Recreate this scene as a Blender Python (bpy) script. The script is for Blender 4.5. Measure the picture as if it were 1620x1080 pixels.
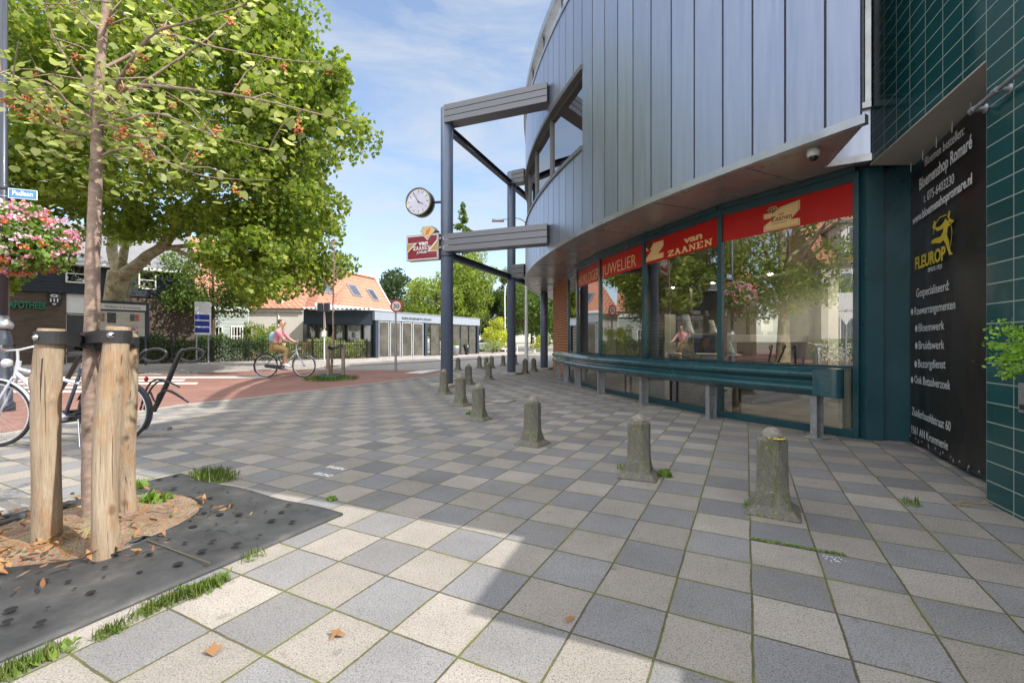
import bpy, bmesh, math, random
import numpy as np
from mathutils import Vector, Matrix
for o in list(bpy.data.objects): bpy.data.objects.remove(o)
SC = bpy.context.scene; COL = SC.collection
rad = math.radians
# ------------------------------------------------------------------ camera
CH = 1.08
cd = bpy.data.cameras.new('camera'); cam = bpy.data.objects.new('camera', cd); COL.objects.link(cam)
cam.location = (0, 0, CH); cam.rotation_euler = (rad(90), 0, 0)
cd.sensor_width = 36; cd.lens = 16; cd.clip_end = 2000; cd.clip_start = 0.05
SC.camera = cam
# ------------------------------------------------------------------ light
SUN_AZ, SUN_EL = 112.5, 43.0          # azimuth clockwise from +Y
W = bpy.data.worlds.new("World"); SC.world = W; W.use_nodes = True
nt = W.node_tree; nt.nodes.clear()
def wn(t): return nt.nodes.new(t)
out = wn('ShaderNodeOutputWorld'); bg = wn('ShaderNodeBackground'); sky = wn('ShaderNodeTexSky')
sky.sky_type = 'NISHITA'; sky.sun_disc = False; sky.sun_elevation = rad(SUN_EL); sky.sun_rotation = rad(SUN_AZ)
sky.air_density = 1.0; sky.dust_density = 0.6; sky.ozone_density = 1.3
tc = wn('ShaderNodeTexCoord'); mp = wn('ShaderNodeMapping'); mp.inputs['Scale'].default_value = (1.4, 1.4, 6.0)
mp.inputs['Rotation'].default_value = (0.25, 0.2, 0.3)
ns = wn('ShaderNodeTexNoise'); ns.inputs['Scale'].default_value = 1.7; ns.inputs['Detail'].default_value = 9; ns.inputs['Roughness'].default_value = 0.62; ns.inputs['Distortion'].default_value = 0.5
rp = wn('ShaderNodeValToRGB'); rp.color_ramp.elements[0].position = 0.40; rp.color_ramp.elements[1].position = 0.68
rp.color_ramp.elements[0].color = (0.12, 0.12, 0.12, 1); rp.color_ramp.elements[1].color = (0.75, 0.75, 0.75, 1)
mx = wn('ShaderNodeMixRGB'); mx.inputs[2].default_value = (2.75, 2.95, 3.15, 1)
nt.links.new(tc.outputs['Generated'], mp.inputs[0]); nt.links.new(mp.outputs[0], ns.inputs[0]); nt.links.new(ns.outputs[0], rp.inputs[0])
nt.links.new(rp.outputs[0], mx.inputs[0]); nt.links.new(sky.outputs[0], mx.inputs[1]); 
# added bright cloud bank overhead and behind the viewer, unseen, to fill the shade
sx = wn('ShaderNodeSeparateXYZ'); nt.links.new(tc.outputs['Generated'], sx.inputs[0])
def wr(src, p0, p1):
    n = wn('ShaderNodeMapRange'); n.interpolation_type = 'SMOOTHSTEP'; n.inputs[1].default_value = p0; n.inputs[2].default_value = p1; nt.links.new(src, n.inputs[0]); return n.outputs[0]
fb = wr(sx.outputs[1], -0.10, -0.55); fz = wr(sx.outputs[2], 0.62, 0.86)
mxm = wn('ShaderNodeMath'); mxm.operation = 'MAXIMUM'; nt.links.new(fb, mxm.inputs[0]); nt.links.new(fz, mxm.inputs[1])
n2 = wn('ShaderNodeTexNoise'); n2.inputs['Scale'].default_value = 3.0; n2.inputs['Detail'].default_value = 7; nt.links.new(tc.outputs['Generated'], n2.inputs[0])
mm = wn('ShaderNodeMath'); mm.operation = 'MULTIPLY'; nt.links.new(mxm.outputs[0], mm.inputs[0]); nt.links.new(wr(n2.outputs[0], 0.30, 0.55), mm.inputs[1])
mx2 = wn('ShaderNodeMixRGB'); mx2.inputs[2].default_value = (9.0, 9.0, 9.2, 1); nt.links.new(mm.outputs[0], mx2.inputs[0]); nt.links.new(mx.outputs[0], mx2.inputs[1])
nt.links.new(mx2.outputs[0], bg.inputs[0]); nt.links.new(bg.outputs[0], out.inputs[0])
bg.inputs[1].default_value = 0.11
sd = bpy.data.lights.new('sun', 'SUN'); sun = bpy.data.objects.new('sun', sd); COL.objects.link(sun)
sd.energy = 2.5; sd.angle = rad(0.5); sd.color = (1.0, 0.95, 0.87)
SV = Vector((math.sin(rad(SUN_AZ)) * math.cos(rad(SUN_EL)), math.cos(rad(SUN_AZ)) * math.cos(rad(SUN_EL)), math.sin(rad(SUN_EL))))
sun.rotation_euler = SV.to_track_quat('Z', 'Y').to_euler()
SC.view_settings.view_transform = 'Standard'; SC.view_settings.look = 'None'; SC.view_settings.gamma = 1
SC.view_settings.exposure = 1.34
SC.cycles.max_bounces = 8; SC.cycles.transparent_max_bounces = 16; SC.cycles.caustics_reflective = False; SC.cycles.caustics_refractive = False
# ------------------------------------------------------------------ helpers
def P(px, py, Y): return Vector(((px - 810) / 720 * Y, Y, CH + (540 - py) / 720 * Y))     # photo reading -> real point at distance Y
def G(px, py, z=0.0):
    Y = 720 * (CH - z) / (py - 540); return Vector(((px - 810) / 720 * Y, Y, z))
UP = Vector((0, 0, 1))
def wm(o):
    m = o.matrix_basis.copy()
    if o.parent: m = wm(o.parent) @ o.matrix_parent_inverse @ m
    return m
def adopt(o, parent):
    o.parent = parent; o.matrix_parent_inverse = wm(parent).inverted()
def tag(o, label=None, cat=None, group=None, kind=None):
    if label: o['label'] = label
    if cat: o['category'] = cat
    if group: o['group'] = group
    if kind: o['kind'] = kind
    return o
def thing(name, label, cat, loc=(0, 0, 0), group=None, rz=0):
    o = bpy.data.objects.new(name, None); COL.objects.link(o); o.location = loc; o.rotation_euler = (0, 0, rz); o.empty_display_size = 0.1
    return tag(o, label, cat, group)
def link(name, me, mat, parent=None, smooth=False):
    o = bpy.data.objects.new(name, me); COL.objects.link(o)
    if mat is not None:
        me.materials.clear(); me.materials.append(mat)
    if smooth: me.polygons.foreach_set('use_smooth', [True] * len(me.polygons))
    if parent is not None: adopt(o, parent)
    return o
def copy_tree(o, parent=None):
    c = o.copy(); COL.objects.link(c)
    if parent is not None: c.parent = parent
    for ch in list(o.children): copy_tree(ch, c)
    return c
class MB:
    def __init__(s): s.v = []; s.f = []; s.sm = []
    def add(s, vs, fs, smooth=False):
        n = len(s.v); s.v += [tuple(v) for v in vs]; s.f += [tuple(i + n for i in f) for f in fs]; s.sm += [smooth] * len(fs); return s
    def box(s, c, size, x=None, up=UP):          # c centre, size along (x, y, up)
        x = Vector(x).normalized() if x is not None else Vector((1, 0, 0)); up = Vector(up).normalized(); y = up.cross(x).normalized(); c = Vector(c)
        vs = [c + x * (a * size[0] / 2) + y * (b * size[1] / 2) + up * (d * size[2] / 2) for d in (-1, 1) for b in (-1, 1) for a in (-1, 1)]
        return s.add(vs, [(0, 2, 3, 1), (4, 5, 7, 6), (0, 1, 5, 4), (2, 6, 7, 3), (0, 4, 6, 2), (1, 3, 7, 5)])
    def bar(s, a, b, w, h, up=UP):
        a = Vector(a); b = Vector(b); d = b - a; L = d.length; d.normalize(); u = Vector(up)
        if abs(d.dot(u)) > .99: u = Vector((0, 1, 0))
        y = u.cross(d).normalized(); u = d.cross(y); return s.box((a + b) / 2, (L, w, h), d, u)
    def tube(s, pts, r, n=10, caps=True, smooth=True, closed=False):
        pts = [Vector(p) for p in pts]; m = len(pts); rs = r if isinstance(r, (list, tuple)) else [r] * m
        vs = []; fs = []; t0 = (pts[1] - pts[0]).normalized(); nrm = t0.orthogonal().normalized()
        for i, p in enumerate(pts):
            if closed: t = (pts[(i + 1) % m] - pts[i - 1]).normalized()
            else: t = (pts[min(i + 1, m - 1)] - pts[max(i - 1, 0)]).normalized()
            nrm = (nrm - t * nrm.dot(t)).normalized(); b = t.cross(nrm)
            for k in range(n):
                a = 2 * math.pi * k / n; vs.append(p + (nrm * math.cos(a) + b * math.sin(a)) * rs[i])
        for i in range(m if closed else m - 1):
            j = (i + 1) % m
            for k in range(n): fs.append((i * n + k, i * n + (k + 1) % n, j * n + (k + 1) % n, j * n + k))
        s.add(vs, fs, smooth)
        if caps and not closed:
            s.add([vs[k] for k in range(n)], [tuple(reversed(range(n)))]); s.add(vs[-n:], [tuple(range(n))])
        return s
    def lathe(s, prof, c=(0, 0, 0), n=24, axis=UP, smooth=True):   # prof: (r, h)
        c = Vector(c); ax = Vector(axis).normalized(); x = ax.orthogonal().normalized(); y = ax.cross(x); vs = []; fs = []
        for r, h in prof:
            for k in range(n):
                a = 2 * math.pi * k / n; vs.append(c + ax * h + (x * math.cos(a) + y * math.sin(a)) * max(r, 1e-4))
        for i in range(len(prof) - 1):
            for k in range(n): fs.append((i * n + k, i * n + (k + 1) % n, (i + 1) * n + (k + 1) % n, (i + 1) * n + k))
        fs.append(tuple(reversed(range(n)))); fs.append(tuple(range((len(prof) - 1) * n, len(prof) * n)))
        return s.add(vs, fs, smooth)
    def prism(s, poly, z0, z1):
        n = len(poly); vs = [(p[0], p[1], z0) for p in poly] + [(p[0], p[1], z1) for p in poly]
        area = sum(poly[i][0] * poly[(i + 1) % n][1] - poly[(i + 1) % n][0] * poly[i][1] for i in range(n))
        o = range(n); fs = [tuple(reversed(o)), tuple(range(n, 2 * n))] + [(i, (i + 1) % n, (i + 1) % n + n, i + n) for i in o]
        if area < 0: fs = [tuple(reversed(f)) for f in fs]
        return s.add(vs, fs)
    def flat(s, fr, pts, z=0.0, t=0.0):            # polygon in a frame's own plane
        n = len(pts)
        if t <= 0: return s.add([fr @ Vector((p[0], p[1], z)) for p in pts], [tuple(range(n))])
        vs = [fr @ Vector((p[0], p[1], z)) for p in pts] + [fr @ Vector((p[0], p[1], z + t)) for p in pts]
        return s.add(vs, [tuple(reversed(range(n))), tuple(range(n, 2 * n))] + [(i, (i + 1) % n, (i + 1) % n + n, i + n) for i in range(n)])
    def rect(s, fr, x0, y0, x1, y1, z=0.0, t=0.0): return s.flat(fr, [(x0, y0), (x1, y0), (x1, y1), (x0, y1)], z, t)
    def sheet(s, rows, smooth=False):
        m = len(rows[0]); vs = [p for r in rows for p in r]
        return s.add(vs, [(i * m + k, i * m + k + 1, (i + 1) * m + k + 1, (i + 1) * m + k) for i in range(len(rows) - 1) for k in range(m - 1)], smooth)
    def mesh(s, name, bevel=0, recalc=False):
        me = bpy.data.meshes.new(name); me.from_pydata(s.v, [], s.f)
        me.polygons.foreach_set('use_smooth', s.sm)
        if bevel or recalc:
            bm = bmesh.new(); bm.from_mesh(me)
            if recalc: bmesh.ops.recalc_face_normals(bm, faces=bm.faces)
            if bevel:
                es = [e for e in bm.edges if len(e.link_faces) == 2 and e.calc_face_angle(0) > 0.6]
                bmesh.ops.bevel(bm, geom=es, offset=bevel, segments=2, affect='EDGES', profile=0.6)
            bm.to_mesh(me); bm.free()
        me.update(); return me
    def build(s, name, mat, parent=None, bevel=0, recalc=False): return link(name, s.mesh(name, bevel, recalc), mat, parent)
def parts(mb, name, mat, parent, bevel=0):
    n = len(mb.v); p = list(range(n))
    def find(i):
        while p[i] != i: p[i] = p[p[i]]; i = p[i]
        return i
    for f in mb.f:
        for k in f[1:]: p[find(k)] = find(f[0])
    key = {}; 
    for v in range(n): key.setdefault(tuple(round(c, 6) for c in mb.v[v]), []).append(v)
    for g in key.values():
        for k in g[1:]: p[find(k)] = find(g[0])
    gr = {}
    for f, sm in zip(mb.f, mb.sm): gr.setdefault(find(f[0]), []).append((f, sm))
    for fs in gr.values():
        ids = sorted({i for f, _ in fs for i in f}); mp_ = {i: k for k, i in enumerate(ids)}; m_ = MB(); m_.v = [mb.v[i] for i in ids]; m_.f = [tuple(mp_[i] for i in f) for f, _ in fs]; m_.sm = [x for _, x in fs]
        m_.build(name, mat, parent, bevel)
def frame(o, x, up=UP):
    x = Vector(x).normalized(); up = Vector(up).normalized(); n = x.cross(up); o = Vector(o)
    return Matrix(((x.x, up.x, n.x, o.x), (x.y, up.y, n.y, o.y), (x.z, up.z, n.z, o.z), (0, 0, 0, 1)))
def text(body, fr, x, y, size, mat, parent, name='lettering', align='LEFT', sx=1.0, off=0.0, z=0.004, ext=0.0015, width=None, shear=0.0):
    cu = bpy.data.curves.new('t', 'FONT'); cu.body = body; cu.size = size; cu.align_x = 'LEFT'; cu.extrude = ext; cu.offset = off; cu.resolution_u = 3; cu.shear = shear
    to = bpy.data.objects.new('t', cu); COL.objects.link(to); dg = bpy.context.evaluated_depsgraph_get()
    me = bpy.data.meshes.new_from_object(to.evaluated_get(dg)); bpy.data.objects.remove(to)
    n = len(me.vertices); co = np.empty(n * 3); me.vertices.foreach_get('co', co); co = co.reshape(-1, 3)
    w = co[:, 0].max() - co[:, 0].min(); co[:, 0] -= co[:, 0].min()
    if width: sx = width / w
    co[:, 0] *= sx; w *= sx
    co[:, 0] += x - (w / 2 if align == 'CENTER' else w if align == 'RIGHT' else 0); co[:, 1] += y; co[:, 2] += z + ext
    M = np.array(fr); co = co @ M[:3, :3].T + M[:3, 3]; me.vertices.foreach_set('co', co.ravel()); me.update()
    return link(name, me, mat, parent)
# ------------------------------------------------------------------ materials
def newmat(name):
    m = bpy.data.materials.new(name); m.use_nodes = True; return m, m.node_tree, m.node_tree.nodes['Principled BSDF']
def N(t, ty, **kw):
    n = t.nodes.new(ty)
    for k, v in kw.items():
        if k in n.inputs: n.inputs[k].default_value = v
        else: setattr(n, k, v)
    return n
def math_(t, op, a, b=None, c=None):
    n = t.nodes.new('ShaderNodeMath'); n.operation = op
    for i, v in enumerate((a, b, c)):
        if v is None: continue
        if isinstance(v, (int, float)): n.inputs[i].default_value = v
        else: t.links.new(v, n.inputs[i])
    return n.outputs[0]
def mixc(t, f, a, b, mode='MIX'):
    n = t.nodes.new('ShaderNodeMixRGB'); n.blend_type = mode
    for i, v in enumerate((f, a, b)):
        if isinstance(v, (int, float)): n.inputs[i].default_value = v
        elif isinstance(v, tuple): n.inputs[i].default_value = (*v, 1)
        else: t.links.new(v, n.inputs[i])
    return n.outputs[0]
def ramp(t, f, stops):
    n = t.nodes.new('ShaderNodeValToRGB'); e = n.color_ramp.elements
    while len(e) < len(stops): e.new(0.5)
    for i, (p, c) in enumerate(stops): e[i].position = p; e[i].color = (*(c if isinstance(c, tuple) else (c, c, c)), 1)
    t.links.new(f, n.inputs[0]); return n.outputs[0]
def noise(t, vec, scale, detail=4, rough=0.55, dist=0.0):
    n = N(t, 'ShaderNodeTexNoise', Scale=scale, Detail=detail, Roughness=rough, Distortion=dist)
    if vec is not None: t.links.new(vec, n.inputs['Vector'])
    return n.outputs[0]
def objco(t): return t.nodes.new('ShaderNodeTexCoord').outputs['Object']
def bump(t, b, h, strength=0.3, dist=0.01):
    n = N(t, 'ShaderNodeBump', Strength=strength, Distance=dist); t.links.new(h, n.inputs['Height']); t.links.new(n.outputs[0], b.inputs['Normal']); return n
def mat(name, col, rough=0.6, metal=0.0, var=0.12, scale=6.0, bstr=0.0, bscale=None, spec=0.5, dirt=None, coat=0.0, emit=0.0):
    m, t, b = newmat(name); co = objco(t); c = tuple(col)
    n1 = noise(t, co, scale, 5, 0.6); lo = tuple(max(0, x * (1 - var)) for x in c); hi = tuple(min(1, x * (1 + var)) for x in c)
    cc = ramp(t, n1, [(0.3, lo), (0.7, hi)])
    if dirt:
        n2 = noise(t, co, scale * 0.35, 8, 0.7); cc = mixc(t, math_(t, 'MULTIPLY', ramp(t, n2, [(0.5, 0.0), (0.68, 1.0)]), dirt[1]), cc, tuple(dirt[0]))
    t.links.new(cc, b.inputs['Base Color'])
    t.links.new(ramp(t, n1, [(0.3, max(0, rough - 0.08)), (0.7, min(1, rough + 0.08))]), b.inputs['Roughness'])
    b.inputs['Metallic'].default_value = metal; b.inputs['Specular IOR Level'].default_value = spec; b.inputs['Coat Weight'].default_value = coat
    if emit: b.inputs['Emission Color'].default_value = (*c, 1); b.inputs['Emission Strength'].default_value = emit
    if bstr: bump(t, b, noise(t, co, bscale or scale * 4, 6, 0.65), bstr)
    return m
def leafmat(name, c0, c1, c2=None, trans=0.45, rough=0.5):
    m, t, b = newmat(name); g = t.nodes.new('ShaderNodeNewGeometry')
    st = [(0.0, c0), (0.75, c1)] + ([(1.0, c2)] if c2 else [])
    cc = ramp(t, g.outputs['Random Per Island'], st)
    big = noise(t, objco(t), 0.8, 3); cc = mixc(t, 1.0, cc, ramp(t, big, [(0.35, 0.78), (0.65, 1.15)]), 'MULTIPLY')
    t.links.new(cc, b.inputs['Base Color']); b.inputs['Roughness'].default_value = rough; b.inputs['Specular IOR Level'].default_value = 0.35
    tr = t.nodes.new('ShaderNodeBsdfTranslucent'); t.links.new(mixc(t, 1.0, cc, (1.35, 1.45, 0.6), 'MULTIPLY'), tr.inputs[0])
    ms = t.nodes.new('ShaderNodeMixShader'); ms.inputs[0].default_value = trans; o = t.nodes['Material Output']
    t.links.new(b.outputs[0], ms.inputs[1]); t.links.new(tr.outputs[0], ms.inputs[2]); t.links.new(ms.outputs[0], o.inputs[0]); return m
def glassmat(name, tint=(0.80, 0.88, 0.86), ior=2.1, mirror=0.0):
    m, t, b = newmat(name); t.nodes.remove(b); o = t.nodes['Material Output']
    gl = t.nodes.new('ShaderNodeBsdfGlossy'); gl.inputs['Roughness'].default_value = 0.0; gl.inputs[0].default_value = (1, 1, 1, 1)
    tr = t.nodes.new('ShaderNodeBsdfTransparent'); tr.inputs[0].default_value = (*tint, 1)
    fr = t.nodes.new('ShaderNodeFresnel'); fr.inputs[0].default_value = ior
    ms = t.nodes.new('ShaderNodeMixShader'); f = math_(t, 'MAXIMUM', fr.outputs[0], mirror)
    t.links.new(f, ms.inputs[0]); t.links.new(tr.outputs[0], ms.inputs[1]); t.links.new(gl.outputs[0], ms.inputs[2]); t.links.new(ms.outputs[0], o.inputs[0]); return m
GA, GU, GV = 0.4752, -0.07, -6.34           # paving grid: angle and offset (30 cm flags)
GUD = Vector((math.cos(GA), -math.sin(GA), 0)); GVD = Vector((math.sin(GA), math.cos(GA), 0))
def flagmat(name, colA, colB, size=0.3, joint=0.018, moss=1.0, angle=GA, cu=GU, cv=GV):
    m, t, b = newmat(name); co = objco(t); s = N(t, 'ShaderNodeSeparateXYZ'); t.links.new(co, s.inputs[0]); X, Y = s.outputs[0], s.outputs[1]
    wob = math_(t, 'MULTIPLY', math_(t, 'SUBTRACT', noise(t, co, 3.0, 3), 0.5), 0.05)
    ca, sa = math.cos(angle) / size, math.sin(angle) / size
    u = math_(t, 'ADD', math_(t, 'SUBTRACT', math_(t, 'MULTIPLY', X, ca), math_(t, 'MULTIPLY', Y, sa)), math_(t, 'ADD', wob, cu))
    v = math_(t, 'ADD', math_(t, 'ADD', math_(t, 'MULTIPLY', X, sa), math_(t, 'MULTIPLY', Y, ca)), math_(t, 'ADD', wob, cv))
    fu, fv = math_(t, 'FLOOR', u), math_(t, 'FLOOR', v)
    ru, rv = math_(t, 'FRACT', u), math_(t, 'FRACT', v)
    du = math_(t, 'MINIMUM', ru, math_(t, 'SUBTRACT', 1.0, ru)); dv = math_(t, 'MINIMUM', rv, math_(t, 'SUBTRACT', 1.0, rv)); d = math_(t, 'MINIMUM', du, dv)
    par = math_(t, 'FLOORED_MODULO', math_(t, 'ADD', fu, fv), 2.0)
    par = math_(t, 'GREATER_THAN', par, 0.5)
    cm = N(t, 'ShaderNodeCombineXYZ'); t.links.new(fu, cm.inputs[0]); t.links.new(fv, cm.inputs[1])
    wh = N(t, 'ShaderNodeTexWhiteNoise', noise_dimensions='2D'); t.links.new(cm.outputs[0], wh.inputs['Vector'])
    base = mixc(t, par, colA, colB)
    base = mixc(t, 1.0, base, ramp(t, wh.outputs['Value'], [(0.0, 0.82), (1.0, 1.14)]), 'MULTIPLY')
    hue = N(t, 'ShaderNodeTexWhiteNoise', noise_dimensions='3D'); t.links.new(cm.outputs[0], hue.inputs['Vector'])
    base = mixc(t, math_(t, 'MULTIPLY', hue.outputs['Value'], 0.22), base, (0.30, 0.275, 0.25))
    dots = noise(t, co, 11.0, 2, 0.4); base = mixc(t, ramp(t, dots, [(0.70, 0.0), (0.74, 0.35)]), base, (0.10, 0.095, 0.085)); dust = noise(t, co, 0.55, 7, 0.72); base = mixc(t, ramp(t, dust, [(0.48, 0.0), (0.70, 0.50)]), base, (0.235, 0.215, 0.18))
    grain = noise(t, co, 150.0, 4, 0.85); spk = N(t, 'ShaderNodeTexVoronoi', Scale=110.0); t.links.new(co, spk.inputs['Vector'])
    base = mixc(t, 1.0, base, ramp(t, grain, [(0.32, 0.50), (0.66, 1.42)]), 'MULTIPLY')
    base = mixc(t, ramp(t, spk.outputs['Distance'], [(0.14, 0.75), (0.30, 0.0)]), base, (0.05, 0.05, 0.05))
    st = noise(t, co, 1.3, 8, 0.7); base = mixc(t, 1.0, base, ramp(t, st, [(0.3, 0.80), (0.65, 1.08)]), 'MULTIPLY')
    jn = noise(t, co, 40.0, 4, 0.7); jw = math_(t, 'ADD', math_(t, 'MULTIPLY', jn, joint * 1.6), joint * 0.1)
    jm = math_(t, 'SUBTRACT', 1.0, ramp(t, math_(t, 'DIVIDE', d, jw), [(0.75, 0.0), (1.15, 1.0)]))
    mossn = ramp(t, noise(t, co, 2.2, 6, 0.7), [(0.45, 0.0), (0.62, 1.0)])
    jcol = mixc(t, math_(t, 'MULTIPLY', mossn, moss), (0.085, 0.075, 0.05), (0.135, 0.14, 0.035))
    halo = math_(t, 'MULTIPLY', math_(t, 'SUBTRACT', 1.0, ramp(t, d, [(0.0, 0.0), (0.13, 1.0)])), math_(t, 'MULTIPLY', mossn, 0.35 * moss))
    base = mixc(t, halo, base, (0.20, 0.19, 0.10)); base = mixc(t, jm, base, jcol)
    t.links.new(base, b.inputs['Base Color']); b.inputs['Roughness'].default_value = 0.85; b.inputs['Specular IOR Level'].default_value = 0.3
    h = math_(t, 'ADD', math_(t, 'MULTIPLY', jm, -1.0), math_(t, 'ADD', math_(t, 'MULTIPLY', grain, 0.25), math_(t, 'MULTIPLY', wh.outputs['Value'], 0.3)))
    bump(t, b, h, 0.55, 0.006); return m
def gridmat(name, tile, line, sx, sy, lw, rough, zoff=0.0, xoff=0.0, dirvec=(1, 0), metal=0.0, coat=0.0, var=0.1):
    # tiled wall: x along dirvec, y up
    m, t, b = newmat(name); co = objco(t); s = N(t, 'ShaderNodeSeparateXYZ'); t.links.new(co, s.inputs[0])
    x = math_(t, 'ADD', math_(t, 'MULTIPLY', s.outputs[0], dirvec[0]), math_(t, 'MULTIPLY', s.outputs[1], dirvec[1]))
    u = math_(t, 'DIVIDE', math_(t, 'ADD', x, xoff), sx); v = math_(t, 'DIVIDE', math_(t, 'ADD', s.outputs[2], zoff), sy)
    ru, rv = math_(t, 'FRACT', u), math_(t, 'FRACT', v)
    du = math_(t, 'MULTIPLY', math_(t, 'MINIMUM', ru, math_(t, 'SUBTRACT', 1.0, ru)), sx); dv = math_(t, 'MULTIPLY', math_(t, 'MINIMUM', rv, math_(t, 'SUBTRACT', 1.0, rv)), sy)
    d = math_(t, 'MINIMUM', du, dv); jm = math_(t, 'LESS_THAN', d, lw / 2)
    cm = N(t, 'ShaderNodeCombineXYZ'); t.links.new(math_(t, 'FLOOR', u), cm.inputs[0]); t.links.new(math_(t, 'FLOOR', v), cm.inputs[1])
    wh = N(t, 'ShaderNodeTexWhiteNoise', noise_dimensions='2D'); t.links.new(cm.outputs[0], wh.inputs['Vector'])
    base = mixc(t, 1.0, tile, ramp(t, wh.outputs['Value'], [(0, 1 - var), (1, 1 + var)]), 'MULTIPLY')
    base = mixc(t, 1.0, base, ramp(t, noise(t, co, 1.1, 6, 0.7), [(0.3, 0.85), (0.7, 1.12)]), 'MULTIPLY')
    ln = mixc(t, noise(t, co, 14.0, 4), tuple(c * 0.7 for c in line), line)
    t.links.new(mixc(t, jm, base, ln), b.inputs['Base Color'])
    t.links.new(math_(t, 'ADD', math_(t, 'MULTIPLY', jm, 0.6 - rough * 0.6), rough), b.inputs['Roughness']); b.inputs['Metallic'].default_value = metal; b.inputs['Coat Weight'].default_value = coat
    tilt = math_(t, 'ADD', math_(t, 'MULTIPLY', jm, -1.0), math_(t, 'MULTIPLY', noise(t, co, 5.0, 2), 0.7)); bump(t, b, tilt, 0.25, 0.004); return m
def brickmat(name, c1, c2, mortar, scale, dirvec, rough=0.85):
    m, t, b = newmat(name); co = objco(t); s = N(t, 'ShaderNodeSeparateXYZ'); t.links.new(co, s.inputs[0])
    x = math_(t, 'ADD', math_(t, 'MULTIPLY', s.outputs[0], dirvec[0]), math_(t, 'MULTIPLY', s.outputs[1], dirvec[1]))
    cm = N(t, 'ShaderNodeCombineXYZ'); t.links.new(x, cm.inputs[0]); t.links.new(s.outputs[2], cm.inputs[1])
    br = t.nodes.new('ShaderNodeTexBrick'); t.links.new(cm.outputs[0], br.inputs['Vector']); br.inputs['Scale'].default_value = scale
    br.inputs['Color1'].default_value = (*c1, 1); br.inputs['Color2'].default_value = (*c2, 1); br.inputs['Mortar'].default_value = (*mortar, 1)
    br.inputs['Brick Width'].default_value = 0.84; br.inputs['Row Height'].default_value = 0.25; br.inputs['Mortar Size'].default_value = 0.03
    c = mixc(t, 1.0, br.outputs[0], ramp(t, noise(t, co, 1.5, 6, 0.7), [(0.3, 0.75), (0.7, 1.15)]), 'MULTIPLY')
    t.links.new(c, b.inputs['Base Color']); b.inputs['Roughness'].default_value = rough; bump(t, b, math_(t, 'MULTIPLY', br.outputs[1], -1.0), 0.5, 0.01); return m
def streakmat(name, c1, c2, axis_scale, rough=0.8, scale=3.0, bstr=0.3, detail=8, dirt=None):
    m, t, b = newmat(name); co = objco(t); mpn = t.nodes.new('ShaderNodeMapping'); mpn.inputs['Scale'].default_value = axis_scale; t.links.new(co, mpn.inputs[0])
    n1 = noise(t, mpn.outputs[0], scale, detail, 0.65, 0.3); c = ramp(t, n1, [(0.3, c1), (0.7, c2)])
    n2 = noise(t, co, scale * 1.7, 6, 0.7)
    if dirt: c = mixc(t, math_(t, 'MULTIPLY', ramp(t, n2, [(0.48, 0.0), (0.62, 1.0)]), dirt[1]), c, tuple(dirt[0]))
    t.links.new(c, b.inputs['Base Color']); b.inputs['Roughness'].default_value = rough; bump(t, b, n1, bstr, 0.01); return m

M = {}
M['flags'] = flagmat('paving flags', (0.330, 0.300, 0.268), (0.212, 0.212, 0.220))
M['far_flags'] = flagmat('pale footway flags', (0.46, 0.41, 0.37), (0.42, 0.38, 0.35), moss=0.2, angle=0.6)
M['earth'] = mat('earth', (0.17, 0.15, 0.10), 0.95, scale=0.3, var=0.3)
M['asphalt'] = mat('light asphalt', (0.30, 0.275, 0.25), 0.9, scale=1.2, var=0.12, bstr=0.3, bscale=120)
M['redway'] = brickmat('red paving', (0.33, 0.125, 0.085), (0.27, 0.10, 0.07), (0.20, 0.10, 0.075), 4.0, (1, 0.0)); 
def redpave():
    m, t, b = newmat('red brick paving'); co = objco(t)
    br = t.nodes.new('ShaderNodeTexBrick'); t.links.new(co, br.inputs['Vector']); br.inputs['Scale'].default_value = 4.0
    br.inputs['Color1'].default_value = (0.30, 0.155, 0.125, 1); br.inputs['Color2'].default_value = (0.25, 0.125, 0.10, 1); br.inputs['Mortar'].default_value = (0.17, 0.10, 0.08, 1)
    br.inputs['Brick Width'].default_value = 0.8; br.inputs['Row Height'].default_value = 0.4; br.inputs['Mortar Size'].default_value = 0.025
    c = mixc(t, 1.0, br.outputs[0], ramp(t, noise(t, co, 0.9, 8, 0.7), [(0.3, 0.78), (0.7, 1.2)]), 'MULTIPLY')
    t.links.new(c, b.inputs['Base Color']); b.inputs['Roughness'].default_value = 0.9; bump(t, b, noise(t, co, 90, 4), 0.3, 0.006); return m
M['redway'] = redpave()
M['roadpaint'] = mat('worn road paint', (0.70, 0.68, 0.63), 0.7, scale=9, var=0.1, dirt=((0.38, 0.33, 0.29), 0.7))
M['concrete'] = mat('concrete', (0.36, 0.34, 0.31), 0.9, scale=12, var=0.2, bstr=0.4, dirt=((0.15, 0.14, 0.11), 0.6))
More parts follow.
